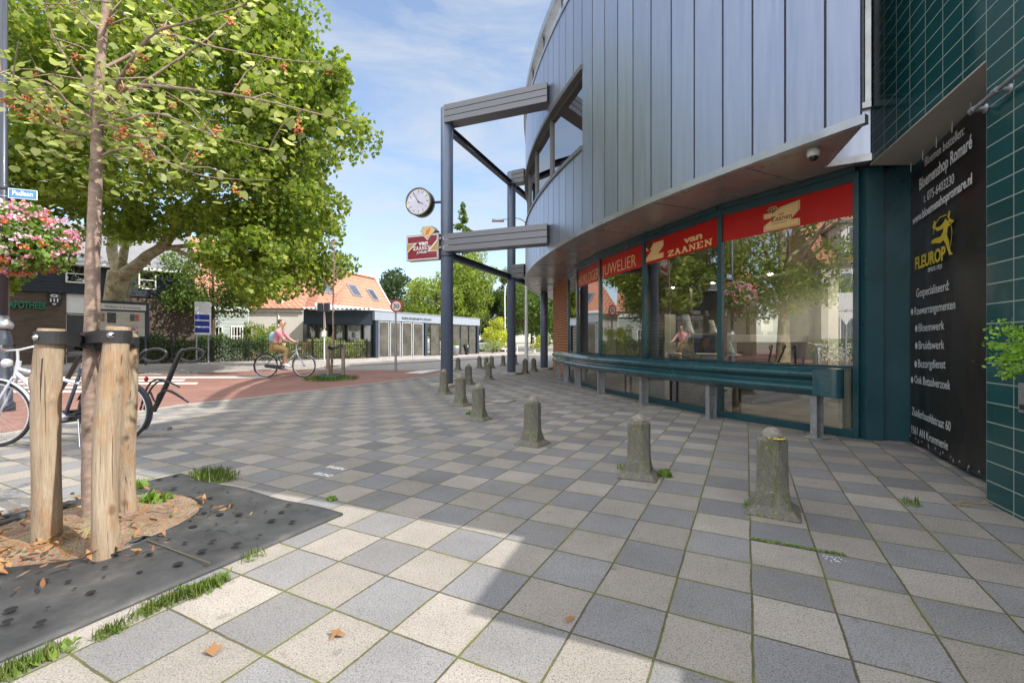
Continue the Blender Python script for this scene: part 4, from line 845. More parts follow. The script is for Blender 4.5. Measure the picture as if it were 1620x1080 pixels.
def stake(base, top, r0, r1, label, seed):
    t = thing('tree_stake', label, 'wooden stake', tuple(base), 'wooden stakes round the young street tree'); rr_ = random.Random(seed)
    base = Vector(base) - UP * .1; top = Vector(top); pts = []; rs = []; n = 40; kn = [rr_.uniform(.15, .9) for _ in range(3)]
    vs = []; fs = []; K = 26; d = (top - base); x = d.orthogonal().normalized(); y = d.normalized().cross(x)
    for i in range(n + 1):
        f = i / n; c = base + d * f + x * .012 * math.sin(f * 5 + seed) + y * .01 * math.sin(f * 7 + seed * 2); r = r0 + (r1 - r0) * f
        if i == n: r *= .93
        for k in range(K):
            a = 2 * math.pi * k / K; rr3 = r * (1 + .03 * math.sin(f * 9 + seed) + .025 * math.sin(3 * a + seed) + .012 * math.sin(7 * a + f * 12 + seed))
            for q, kk in enumerate(kn): rr3 += .012 * math.exp(-((f - kk) / .018) ** 2) * math.exp(-((((a - q * 2.1 - seed + math.pi) % (2 * math.pi)) - math.pi) / .45) ** 2)
            vs.append(c + (x * math.cos(a) + y * math.sin(a)) * rr3)
    for i in range(n):
        for k in range(K): fs.append((i * K + k, i * K + (k + 1) % K, (i + 1) * K + (k + 1) % K, (i + 1) * K + k))
    m_ = MB(); m_.add(vs, fs, True); m_.add(vs[-K:], [tuple(range(K))]); m_.build('post', stakewood, t)
    kn_ = MB()
    if seed != 1: return t
    for z in (.12, .22): kn_.bar(base + d * z - Vector((.05, r0 * 1.0, 0)), base + d * z - Vector((-.0, r0 * 1.02, 0)), .01, .012)
    crk = MB(); crk.bar(base + d * .55 + Vector((.01, -(r0 + r1) / 2 + .001, 0)), base + d * .88 + Vector((.014, -r1 + .001, 0)), .003, .003); crk.build('split', M['groove'], t)
    return t
ST = [((-2.46, 2.38, 0), (-2.385, 2.36, 1.145), .060, .057, 'left wooden stake of the young tree, with a bolted strap near its top', 1),
      ((-2.03, 2.25, 0), (-1.985, 2.28, 1.155), .053, .053, 'front wooden stake of the young tree, with a big knot near its foot', 2),
      ((-2.30, 2.74, 0), (-2.24, 2.64, 1.14), .045, .046, 'rear wooden stake partly hidden behind the knotty front one', 3)]
for s in ST: stake(*s)
TB = Vector((-2.44, 2.64, 0)); tree = thing('young_street_tree', 'slim young street tree with pinkish bark, drooping pale leaves and orange seed clusters', 'young tree', tuple(TB))
tpx = [(143, 838, 2.64), (142, 700, 2.64), (142, 600, 2.64), (146, 500, 2.64), (147, 400, 2.64), (151, 300, 2.64), (154, 220, 2.64), (156, 150, 2.65), (160, 80, 2.66), (166, 10, 2.68), (172, -80, 2.7), (178, -200, 2.72)]
tpts = [P(*q) for q in tpx]; tpts[0].z = -.05
tr_ = [.040, .037, .036, .036, .034, .031, .028, .026, .023, .019, .014, .008]
tm = MB(); rr = random.Random(4); pp = []; pr_ = []
for i in range(len(tpts) - 1):
    for k in range(6): f = k / 6; pp.append(tpts[i].lerp(tpts[i + 1], f) + Vector((rr.uniform(-1, 1), rr.uniform(-1, 1), 0)) * .0022); pr_.append((tr_[i] * (1 - f) + tr_[i + 1] * f) * rr.uniform(.97, 1.04))
pp.append(tpts[-1]); pr_.append(.009); tm.tube(pp, pr_, 18); tm.build('trunk', bark_pink, tree)
br_defs = [([(157, 190, 2.65), (175, 150, 2.5), (235, 60, 2.3), (300, 35, 2.2), (400, 5, 2.1)], .012), ([(156, 175, 2.65), (205, 145, 2.75), (330, 60, 2.9), (395, 0, 3.0)], .012), ([(155, 180, 2.65), (180, 150, 2.6), (235, 105, 2.5)], .010),
           ([(158, 178, 2.65), (190, 150, 2.55), (215, 135, 2.45), (330, 145, 2.25), (420, 160, 2.15), (560, 195, 2.1)], .012), ([(152, 205, 2.65), (160, 190, 2.6), (195, 210, 2.5), (240, 215, 2.45), (255, 160, 2.4)], .011), ([(150, 190, 2.65), (110, 165, 2.6), (75, 130, 2.5), (20, 128, 2.4)], .010),
           ([(148, 205, 2.65), (95, 180, 2.7), (60, 140, 2.8), (-30, 100, 3.0)], .009), ([(143, 190, 2.65), (140, 140, 2.6), (85, 60, 2.5), (70, -20, 2.4)], .010), ([(160, 60, 2.66), (175, 20, 2.6), (185, -60, 2.5)], .010), ([(158, 110, 2.65), (200, 90, 2.75), (260, 55, 2.8), (340, 75, 2.9), (450, 95, 3.0), (520, 100, 3.1)], .010),
           ([(148, 215, 2.65), (100, 205, 2.6), (40, 165, 2.5), (-40, 120, 2.4)], .009), ([(151, 250, 2.65), (200, 235, 2.6), (260, 255, 2.5), (330, 280, 2.5), (430, 285, 2.5)], .007), ([(160, 50, 2.66), (120, 10, 2.6), (80, -60, 2.5)], .008), ([(154, 160, 2.65), (185, 190, 2.5), (250, 180, 2.3), (340, 215, 2.2), (440, 240, 2.1)], .008)]
bm_ = MB(); ends = []
for pts, r in br_defs:
    q = [P(*p) for p in pts]; path_ = [cr(q, i / 5) for i in range((len(q) - 1) * 5 + 1)]; bm_.tube(path_, [r * (1 - .8 * i / (len(path_) - 1)) for i in range(len(path_))], 8)
    for _ in range(5):
        k = rr.randint(3, len(path_) - 1); s = path_[k]; e = s + Vector((rr.uniform(-.22, .22), rr.uniform(-.25, .25), rr.uniform(-.12, .2))); bm_.tube([s, s.lerp(e, .5) + UP * .03, e], [.004, .003, .0015], 5); ends += [s.lerp(e, f) for f in (.4, .7, 1.0)]
    ends += path_[4:]
bm_.build('branches', bark_pink, tree)
lp = []; 
for e in ends:
    for _ in range(rr.choice([0, 1, 2, 3, 3])): lp.append(e + Vector((rr.gauss(0, .035), rr.gauss(0, .035), rr.gauss(-.05, .03))))
for _ in range(70):
    c = P(rr.gauss(110, 45), rr.gauss(240, 28), rr.uniform(2.35, 2.8)); lp.append(c)
lp = [p for p in lp if p.z > 1.75]
r = np.random.default_rng(3); nL = len(lp); az = r.random(nL) * 6.28; tl = rad(200) + r.normal(size=nL) * .5
ms_ = np.array([np.array((Matrix.Rotation(a_, 3, 'Z') @ Matrix.Rotation(t_, 3, 'X'))) for a_, t_ in zip(az, tl)])
M['pale_leaf'] = leafmat('pale drooping leaves', (0.24, 0.27, 0.13), (0.40, 0.43, 0.24), (0.56, 0.56, 0.40), .5)
leafcloud('leaves', np.array([tuple(p) for p in lp]), .042, T_HEART, M['pale_leaf'], tree, 5, mats=ms_)
ocm = mat('orange seeds', (.55, .19, .07), .6, var=.3, scale=30)
for _ in range(44):
    oc = MB()
    e = rr.choice(ends) + Vector((0, 0, -.05)); 
    if e.z < 1.8: continue
    for _k in range(12): c = e + Vector((rr.gauss(0, .013), rr.gauss(0, .013), rr.gauss(0, .014))); oc.lathe([(.003, -.005), (.007, 0), (.003, .005)], c, 6, Vector((rr.uniform(-1, 1), rr.uniform(-1, 1), 1)))
    oc.build('seed_cluster', ocm, tree)
# straps
def strap(name, label, loops, bolts, z, h):
    t = thing(name, label, 'tree strap', tuple(loops[0]), 'black rubber straps tying the young tree'); m_ = MB()
    n = len(loops); rows = []
    for k in range(n + 1):
        p = Vector(loops[k % n]); rows.append([p + UP * (-h / 2), p + UP * (h / 2)])
    o = m_.sheet(rows, False).build('band', M['black'], t); s_ = o.modifiers.new('thickness', 'SOLIDIFY'); s_.thickness = .006; s_.offset = 0
    b_ = MB()
    for p, n_ in bolts: b_.lathe([(.016, 0), (.016, .004), (.008, .005), (.008, .012)], p, 12, n_)
    b_.build('bolt', M['chrome'], t)
def loop2(c1, r1, c2, r2, z1, z2, n=12):
    c1, c2 = Vector(c1), Vector(c2); d = Vector((c2.x - c1.x, c2.y - c1.y, 0)); a0 = math.atan2(d.y, d.x); out_ = []
    for k in range(n + 1): a = a0 + math.pi / 2 + math.pi * k / n; out_.append(Vector((c1.x + r1 * math.cos(a), c1.y + r1 * math.sin(a), z1)))
    for k in range(n + 1): a = a0 - math.pi / 2 + math.pi * k / n; out_.append(Vector((c2.x + r2 * math.cos(a), c2.y + r2 * math.sin(a), z2)))
    return out_
tc1 = (-2.44, 2.64); 
strap('tree_strap', 'worn grey-black strap running from the left stake to the trunk', loop2((-2.387, 2.36), .064, tc1, .042, 1.10, 1.055), [(Vector((-2.40, 2.293, 1.10)), Vector((0, -1, 0)))], 1.08, .065)
strap('tree_strap', 'black strap wrapped round the front stake and the trunk', loop2((-1.985, 2.28), .062, tc1, .044, 1.105, 1.10), [(Vector((-1.958, 2.222, 1.11)), Vector((.5, -1, 0)))], 1.11, .06)
strap('tree_strap', 'short black strap on the rear stake', loop2((-2.24, 2.645), .055, tc1, .046, 1.075, 1.09), [(Vector((-2.22, 2.592, 1.075)), Vector((.2, -1, 0)))], 1.08, .06)
# ================================================================== GROUND DETAIL
grassm = leafmat('grass blades', (0.10, 0.17, 0.03), (0.22, 0.30, 0.07), (0.38, 0.34, 0.13), .35)
weedm = leafmat('weed leaves', (0.12, 0.22, 0.04), (0.26, 0.38, 0.08), None, .35)
def tuft(name, label, c, r, n, size, m, tmpl=T_BLADE, seed=1, long_dir=None, cat='weed', flat_=.0):
    q = np.random.default_rng(seed); a = q.random(n) * 6.28; rr_ = r * np.sqrt(q.random(n)); pos = np.stack([c[0] + np.cos(a) * rr_, c[1] + np.sin(a) * rr_, np.full(n, size * .32)], 1)
    if long_dir is not None: pos[:, :2] += np.outer((q.random(n) - .5) * long_dir[2], long_dir[:2])
    az = q.random(n) * 6.28; tl = rad(90) - np.abs(q.normal(size=n)) * 1.05; tl = np.clip(tl, .1, 1.57)
    ms = np.array([np.array(Matrix.Rotation(x, 3, 'Z') @ Matrix.Rotation(y, 3, 'X')) for x, y in zip(az, tl)])
    pos[:, 2] = size * .5 * np.sin(tl) * (.6 + .8 * q.random(n)) + .002
    return tag(leafcloud(name, pos, size, tmpl, m, None, seed, mats=ms), label, cat)
tuft('grass_tuft', 'bright green grass tuft at the far corner of the rubber mat', G(338, 755), .13, 420, .065, grassm, seed=2, long_dir=(-ud.x, -ud.y, .25))
tuft('weed', 'green weed between the rear stake and the mat', G(248, 795), .09, 90, .07, weedm, T_DIAM, seed=3)
tuft('weed', 'low weed beside the young tree trunk', G(222, 775), .05, 60, .07, weedm, T_DIAM, seed=13)
for i, (px, py, l, n) in enumerate([(262, 955, .22, 330), (178, 1000, .09, 130), (38, 1056, .22, 300), (330, 930, .16, 300), (400, 882, .13, 60)]):
    tuft('grass_strip', ['thick grass strip along the front edge of the mat', 'small grass clump near the bottom left', 'grass in the bottom left corner of the picture', 'grass clump nearest the mat joint', 'sparse grass at the right end of the mat edge'][i], G(px, py), .045 if i != 1 else .03, int(n * .8), .038, grassm, seed=20 + i, long_dir=(vd.x, vd.y, l * .8))
for i, (px, py, n, lb) in enumerate([(985, 742, 45, 'flat weed left of the second bollard'), (1050, 752, 70, 'small bushy weed right of the second bollard'), (1188, 804, 70, 'weed with dry stalks left of the nearest bollard'), (742, 655, 40, 'weed right of the fourth bollard'), (1440, 798, 60, 'weed in the paving joint below the banner')]):
    tuft('weed', lb, G(px, py), .05, int(n * .8), .045, weedm, T_HEART if i % 2 else T_BLADE, seed=40 + i)
for i, (px, py, l) in enumerate([(268, 950, .2), (60, 1046, .2), (338, 922, .15)]):
    tuft('broadleaf_weed', ['broad-leaved weeds among the thick grass by the mat', 'broad-leaved weeds in the bottom left corner', 'broad-leaved weeds nearest the mat joint'][i], G(px, py), .04, 80, .028, weedm, T_DIAM, seed=120 + i, long_dir=(vd.x, vd.y, l))
tuft('moss_line', 'line of green moss in a paving joint by the nearest bollard', G(1260, 865), .012, 420, .012, weedm, T_DIAM, seed=50, long_dir=(GUD.x, GUD.y, .42), cat='moss')
tuft('moss_patch', 'small moss patch on the paving in the shade near the mat corner', G(525, 790), .035, 120, .02, weedm, T_DIAM, seed=51, cat='moss')
dry = leafmat('dry leaves', (0.20, 0.085, 0.04), (0.36, 0.20, 0.09), (0.46, 0.36, 0.19), .15)
q = np.random.default_rng(8); lf = []
for _ in range(150): u, v = q.random() * 1.5 + .3, .3 + q.random() * 1.2; p = MT(u, v, .05 + q.random() * .02); lf.append(tuple(p))
for _ in range(150): a, r_2 = q.random() * 6.28, .15 + q.random() * .5; p = MT(TCu + r_2 * math.cos(a), TCv + .25 + r_2 * math.sin(a) * .8, .065); lf.append(tuple(p))
for _ in range(5): p = G(q.uniform(100, 1300), q.uniform(700, 1060), .012); lf.append(tuple(p))
nl = len(lf); ms = np.array([np.array(Matrix.Rotation(q.random() * 6.28, 3, 'Z') @ Matrix.Rotation(q.normal() * .35, 3, 'X') @ Matrix.Rotation(q.normal() * .35, 3, 'Y')) for _ in range(nl)])
tag(leafcloud('fallen_leaves', np.array(lf), .055, np.array([(0, -.5, 0), (.16, -.15, .06), (.14, .2, .03), (0, .6, .1), (-.14, .2, .05), (-.16, -.15, .04)]), dry, None, 4, mats=ms), 'dry brown leaves scattered on the mat, gravel and paving', 'leaf litter', kind='stuff')
tag(leafcloud('fallen_leaf', np.array([tuple(G(338, 1026, .012))]), .046, T_LEAF, dry, None, 4, mats=np.array([np.array(Matrix.Rotation(.5, 3, 'Z') @ Matrix.Rotation(.25, 3, 'X'))])), 'single orange-brown leaf on a pale flag at the bottom', 'leaf')
st = MB(); q = random.Random(5)
for k in range(46):
    p = G(1570, 797) + Vector((q.uniform(-.28, .06), q.gauss(0, .022), .006)); a = q.uniform(-.4, .4); d = Vector((math.cos(a), math.sin(a), q.uniform(0, .15))) * q.uniform(.03, .09); st.tube([p, p + d], .0014, 4)
for k in range(26):
    p = G(1222, 822) + Vector((q.gauss(0, .05), q.gauss(0, .03), .006)); a = q.uniform(0, 6.28); st.tube([p, p + Vector((math.cos(a), math.sin(a), .15)) * q.uniform(.02, .06)], .0012, 4)
tag(st.build('dry_straw', mat('straw', (.42, .33, .20), .9)), 'scraps of dry straw at the wall foot and by the nearest bollard', 'straw', kind='stuff')
gw = thing('ground_lettering', 'white stencilled words EIGEN GROND on a dark paving flag', 'stencilled words', tuple(G(515, 745)))
fr = frame(G(488, 749, .0), GUD, Vector((GVD.x, GVD.y, 0)))
wp = mat('worn white stencil', (.62, .62, .62), .8, var=.2, scale=40)
for s, px, py in (('EIGEN', 515, 739), ('GROND', 494, 749.5)):
    p = G(px, py, .0); text(s, frame(p, GUD, GVD), 0, 0, .075, wp, gw, width=.20, z=.0025, ext=.0004, off=.004)
bp = MB(); q = random.Random(6); c0 = G(1318, 885)
for k in range(22): bp.lathe([(q.uniform(.002, .008), 0), (.002, .002)], c0 + Vector((q.gauss(0, .025), q.gauss(0, .018), .001)), 7)
tag(bp.build('white_splash', wp), 'white droppings splashed on a dark flag by the nearest bollard', 'splash', kind='stuff')
# fern-like plant at the right edge
fn = thing('hanging_fern', 'bright green feathery plant poking in front of the green tiles at the right edge', 'plant', tuple(P(1640, 560, 2.45)))
fb = MB(); fpos = []; q = random.Random(12); root = P(1680, 565, 2.45)
for k in range(16):
    tip = P(q.uniform(1556, 1625), q.uniform(505, 600), 2.45 + q.uniform(-.12, .12)); mid = root.lerp(tip, .5) + UP * q.uniform(0, .06); fb.tube([root, mid, tip], [.003, .002, .001], 5)
    for j in range(95):
        f = j / 95; c = root.lerp(mid, f * 2) if f < .5 else mid.lerp(tip, f * 2 - 1); fpos.append(c + Vector((q.gauss(0, .016), q.gauss(0, .016), q.gauss(0, .014))))
fb.build('stems', grassm, fn); leafcloud('fronds', np.array([tuple(p) for p in fpos]), .024, T_DIAM, leafmat('bright fern', (0.16, 0.32, 0.03), (0.36, 0.56, 0.07), None, .45), fn, 3)
pot = thing('wall_planter', 'dark planter on the tiled wall holding the feathery plant', 'planter', tuple(root - UP * .12)); MB().lathe([(.08, -.16), (.11, 0), (.12, 0), (.12, .02), (.10, .02), (.10, -.02)], root - UP * .03, 20).build('pot', M['blackpaint'], pot)
# security camera
sc_ = thing('dome_camera', 'small white dome security camera under the metal soffit', 'camera', tuple(P(1287, 236, 4.7)))
c = P(1287, 236, 4.62); c.z = HS
MB().lathe([(.058, 0), (.060, -.05), (.052, -.075), (.045, -.078)], c, 24).build('housing', M['white'], sc_); MB().lathe([(.043, -.074), (.038, -.10), (.02, -.118), (.004, -.122)], c, 20).build('lens_dome', M['blackpaint'], sc_)
# ================================================================== SHOP FITTINGS
st1 = thing('display_plinth', 'rusty stone-look display plinth inside the shop window', 'plinth', (3.3, 7.9, 0))
M['rust'] = streakmat('rusty stone veneer', (0.05, 0.035, 0.025), (0.26, 0.17, 0.11), (1, 1, .6), .8, 5, .5, dirt=((.10, .09, .08), .8))
MB().box((3.25, 7.75, .42), (1.0, .5, .84), (.5, -.87, 0)).build('block', M['rust'], st1, bevel=.01); MB().box((3.25, 7.75, .86), (1.06, .56, .03), (.5, -.87, 0)).build('top', M['white'], st1)
def bust(loc, label, s=1.0):
    t = thing('necklace_bust', label, 'display bust', loc, 'white jewellery busts in the window'); x, y, z = loc
    m_ = MB(); rows = []
    for i in range(9):
        f = i / 8; w = (.10 - .05 * f ** .5) * s; rows.append([Vector((x + w * math.sin(a) - .02 * f * f, y - .05 * s * (1 - f) * math.cos(a) + .05 * f, z + .27 * s * f)) for a in np.linspace(-1.4, 1.4, 7)])
    m_.sheet(rows, True); o = m_.build('stand', M['white'], t); o.modifiers.new('t', 'SOLIDIFY').thickness = .012
    MB().tube([(x + .055 * s * math.sin(a), y - .045 * s - .01, z + .19 * s - .07 * s * math.cos(a)) for a in np.linspace(-1.3, 1.3, 12)], .004, 6).build('necklace', M['chrome'], t)
bust((2.98, 7.72, 1.22), 'largest white necklace bust on the upper glass shelf', 1.2); bust((3.32, 7.5, 1.22), 'smaller white necklace bust on the upper shelf beside the mullion', .8); bust((2.95, 7.6, .88), 'white curved necklace bust on the lower shelf beside the portrait', 1.2); bust((3.5, 7.3, .88), 'low white bust at the right of the portrait', .9)
ds = thing('display_shelf', 'two-tier white jewellery shelf behind the name window', 'shelf', (3.25, 7.6, .8)); MB().box((3.25, 7.6, 1.205), (.75, .3, .02), (.5, -.87, 0)).build('upper_shelf', M['white'], ds)
g = MB()
for s in (-.35, .35): g.box((3.25 + .5 * s, 7.6 - .87 * s, 1.04), (.02, .02, .32))
g.build('support', M['chrome'], ds)
po = thing('portrait_poster', 'poster of a woman\'s face in blue tones on the display shelf', 'poster', (3.2, 7.5, .88)); fr = frame((3.08, 7.72, .885), (.5, -.87, 0)); MB().rect(fr, 0, 0, .42, .30, 0, .01).build('print', mat('blue print', (.10, .16, .32), .4, var=.8, scale=9), po)
MB().flat(fr, [(.25 + .07 * math.cos(a), .17 + .10 * math.sin(a)) for a in np.linspace(0, 6.28, 20)[:-1]], .0115, .001).build('face', mat('print skin tone', (.52, .33, .26), .5), po)
MB().flat(fr, [(.23, .30), (.14, .22), (.12, .02), (.18, .02), (.19, .2), (.28, .27)], .0125, .001).build('hair', mat('print hair', (.16, .08, .05), .5), po)
cb = thing('display_cabinet', 'grey glass-fronted cabinet near the mullion inside the shop', 'cabinet', (2.85, 8.9, 0)); MB().box((2.95, 8.9, .8), (.36, .3, 1.6), (.5, -.87, 0)).build('carcass', mat('grey cabinet', (.30, .31, .29), .5), cb)
g = MB()
for k in range(9): g.box((2.95 - .13, 8.9 - .075, .95 + .06 * k), (.28, .01, .03), (.5, -.87, 0))
g.build('drawer_fronts', mat('pale drawers', (.50, .50, .46), .5), cb)
ctr = thing('sales_counter', 'white floating counter deep inside the right-hand shop window', 'counter', (4.6, 8.2, 1.0)); MB().box((4.5, 8.0, 1.13), (1.5, .45, .12), (.86, .4, 0)).build('worktop', M['white'], ctr, bevel=.006); MB().box((4.55, 8.1, .55), (1.2, .3, 1.04), (.86, .4, 0)).build('base', mat('dark base', (.05, .06, .06), .5), ctr)
pos = thing('till', 'small white till screen on the counter', 'till', (4.4, 7.9, 1.2)); MB().box((4.4, 7.85, 1.35), (.26, .03, .2), (.86, .4, 0)).build('screen', M['white'], pos, bevel=.005); MB().box((4.4, 7.9, 1.22), (.05, .05, .08)).build('stand', M['white'], pos)
cu = thing('window_curtain', 'white voile curtain hanging at the right end of the shop window', 'curtain', (4.2, 5.75, 0)); rows = [[Vector((4.03 + .62 * k / 40 * .38, 5.30 + .62 * k / 40 * .92, z)) + Vector((-.02, .01, 0)) * (1 + math.sin(k * 1.3)) for k in range(41)] for z in (.04, 1.5, 2.95)]
MB().sheet(rows, True).build('cloth', mat('voile', (.72, .76, .76), .9, var=.03), cu)
dv = thing('glass_partition', 'dark framed glass partition inside the right-hand window', 'partition', (3.9, 8.6, 0)); f = MB()
for a, b in (((3.5, 8.9, .02), (3.5, 8.9, 2.3)), ((3.5, 8.9, 2.3), (4.3, 8.3, 2.3)), ((4.3, 8.3, 2.3), (4.3, 8.3, .02))): f.bar(a, b, .04, .04)
f.build('frame', M['blackpaint'], dv)
lampm = mat('lit lamp', (1.0, .86, .62), .5, emit=150)
for i, (x, y, lb) in enumerate([(3.25, 9.2, 'left black dome pendant lamp, lit, in the name window'), (3.75, 8.5, 'middle black dome pendant lamp, lit, in the name window'), (4.2, 7.4, 'black dome pendant lamp, lit, nearest the pale side wall')]):
    t = thing('pendant_lamp', lb, 'pendant lamp', (x, y, 2.2), 'black pendant lamps in the shop'); MB().lathe([(.02, .24), (.05, .22), (.13, .15), (.22, .0), (.21, .0), (.12, .14), (.03, .2)], (x, y, 2.15), 28).build('shade', M['blackpaint'], t)
    MB().lathe([(.01, -.04), (.05, -.02), (.055, .02), (.01, .06)], (x, y, 2.2), 14).build('bulb', lampm, t); MB().tube([(x, y, 2.38), (x, y, 3.0)], .005, 6).build('cord', M['blackpaint'], t)
# ================================================================== LAMP POST, BASKET, STREET NAME
LX = Vector((-7.82, 7.0, 0)); lp_ = thing('lamp_post', 'dark blue-grey classic lamp post with a flower basket at the left edge', 'lamp post', tuple(LX))
M['post'] = mat('dark blue-grey post paint', (.035, .043, .06), .35, .2, coat=.3)
MB().lathe([(.13, 0), (.13, .12), (.10, .16), (.10, 1.1), (.09, 1.15), (.065, 1.25), (.065, 1.3)], LX, 28).build('pedestal', M['post'], lp_)
MB().lathe([(.09, 1.27), (.11, 1.31), (.11, 1.35), (.07, 1.42), (.06, 1.48)], LX, 28).build('collar', M['galv'], lp_)
MB().lathe([(.060, 1.42), (.056, 3.4), (.048, 3.42), (.046, 7.6)], LX, 24).build('shaft', M['post'], lp_)
MB().lathe([(.055, 3.4), (.06, 3.43), (.06, 3.48), (.045, 3.5)], LX, 20).build('shaft_ring', M['post'], lp_)
m_ = MB(); m_.tube([LX + UP * 7.5, LX + Vector((.3, 0, 7.75)), LX + Vector((.9, 0, 7.8))], .03, 10); m_.build('arm', M['post'], lp_); MB().box(LX + Vector((1.1, 0, 7.78)), (.55, .2, .09)).build('lamp_head', M['post'], lp_, bevel=.03)
sn = thing('street_name_plate', 'small blue street name plate with white lettering strapped to the lamp post', 'street sign', tuple(LX + UP * 3.4)); dS = Vector((.93, .38, 0)).normalized(); fs_ = frame(LX + dS * .07 + UP * 3.29 + Vector((0, -.02, 0)), dS)
MB().rect(fs_, 0, 0, .34, .15, -.006, .012).build('plate', M['white'], sn); MB().rect(fs_, .008, .008, .332, .142, .0065, .001).build('plate_face', mat('sign blue', (.06, .22, .52), .4), sn)
text('Padlaan', fs_, .17, .05, .10, M['white'], sn, width=.24, align='CENTER', z=.0085, ext=.0004, off=.002)
m_ = MB()
for z in (3.30, 3.44): m_.lathe([(.054, 0), (.058, 0), (.058, .014), (.054, .014)], LX + UP * z, 20)
m_.build('straps', M['galv'], sn)
BC = Vector((-7.45, 6.85, 2.62)); hb = thing('flower_basket', 'big hanging ball of pink, white and orange geraniums round the lamp post', 'hanging basket', tuple(BC))
MB().lathe([(.12, -.30), (.30, -.24), (.36, -.1), (.38, 0), (.36, .0)], BC, 22).build('bowl', mat('basket liner', (.05, .05, .03), .9), hb)
q = np.random.default_rng(15); d = q.normal(size=(2600, 3)); d /= np.linalg.norm(d, axis=1)[:, None]; rad_ = np.array([.70, .62, .52])
pos = np.array(BC) + d * rad_ * (.72 + .3 * q.random((2600, 1))); pos[:, 2] -= .10 * (np.linalg.norm(pos[:, :2] - np.array(BC)[:2], axis=1) > .45)
leafcloud('foliage', pos, .075, T_LEAF, leafmat('geranium leaves', (.08, .16, .03), (.20, .32, .07), None, .35), hb, 2)
for k, (nm, c, nn_) in enumerate((('pink_blossoms', ((.62, .16, .32), (.75, .34, .50)), 84), ('pale_blossoms', ((.66, .40, .60), (.74, .55, .68)), 66), ('orange_blossoms', ((.66, .12, .07), (.75, .25, .14)), 44))):
    d = q.normal(size=(nn_, 3)); d[:, 1] -= .3; d /= np.linalg.norm(d, axis=1)[:, None]; cc_ = np.array(BC) + d * rad_ * 1.0; e = q.normal(size=(nn_ * 16, 3)) * np.array([.036, .036, .022]); pos = np.repeat(cc_, 16, 0) + e
    leafcloud(nm, pos, .034, T_HEART, leafmat(nm, c[0], c[1], None, .25), hb, 30 + k)
m_ = MB(); m_.tube([LX + UP * 2.5, Vector((BC.x, BC.y, 2.4))], .015, 8); m_.build('bracket', M['post'], hb)
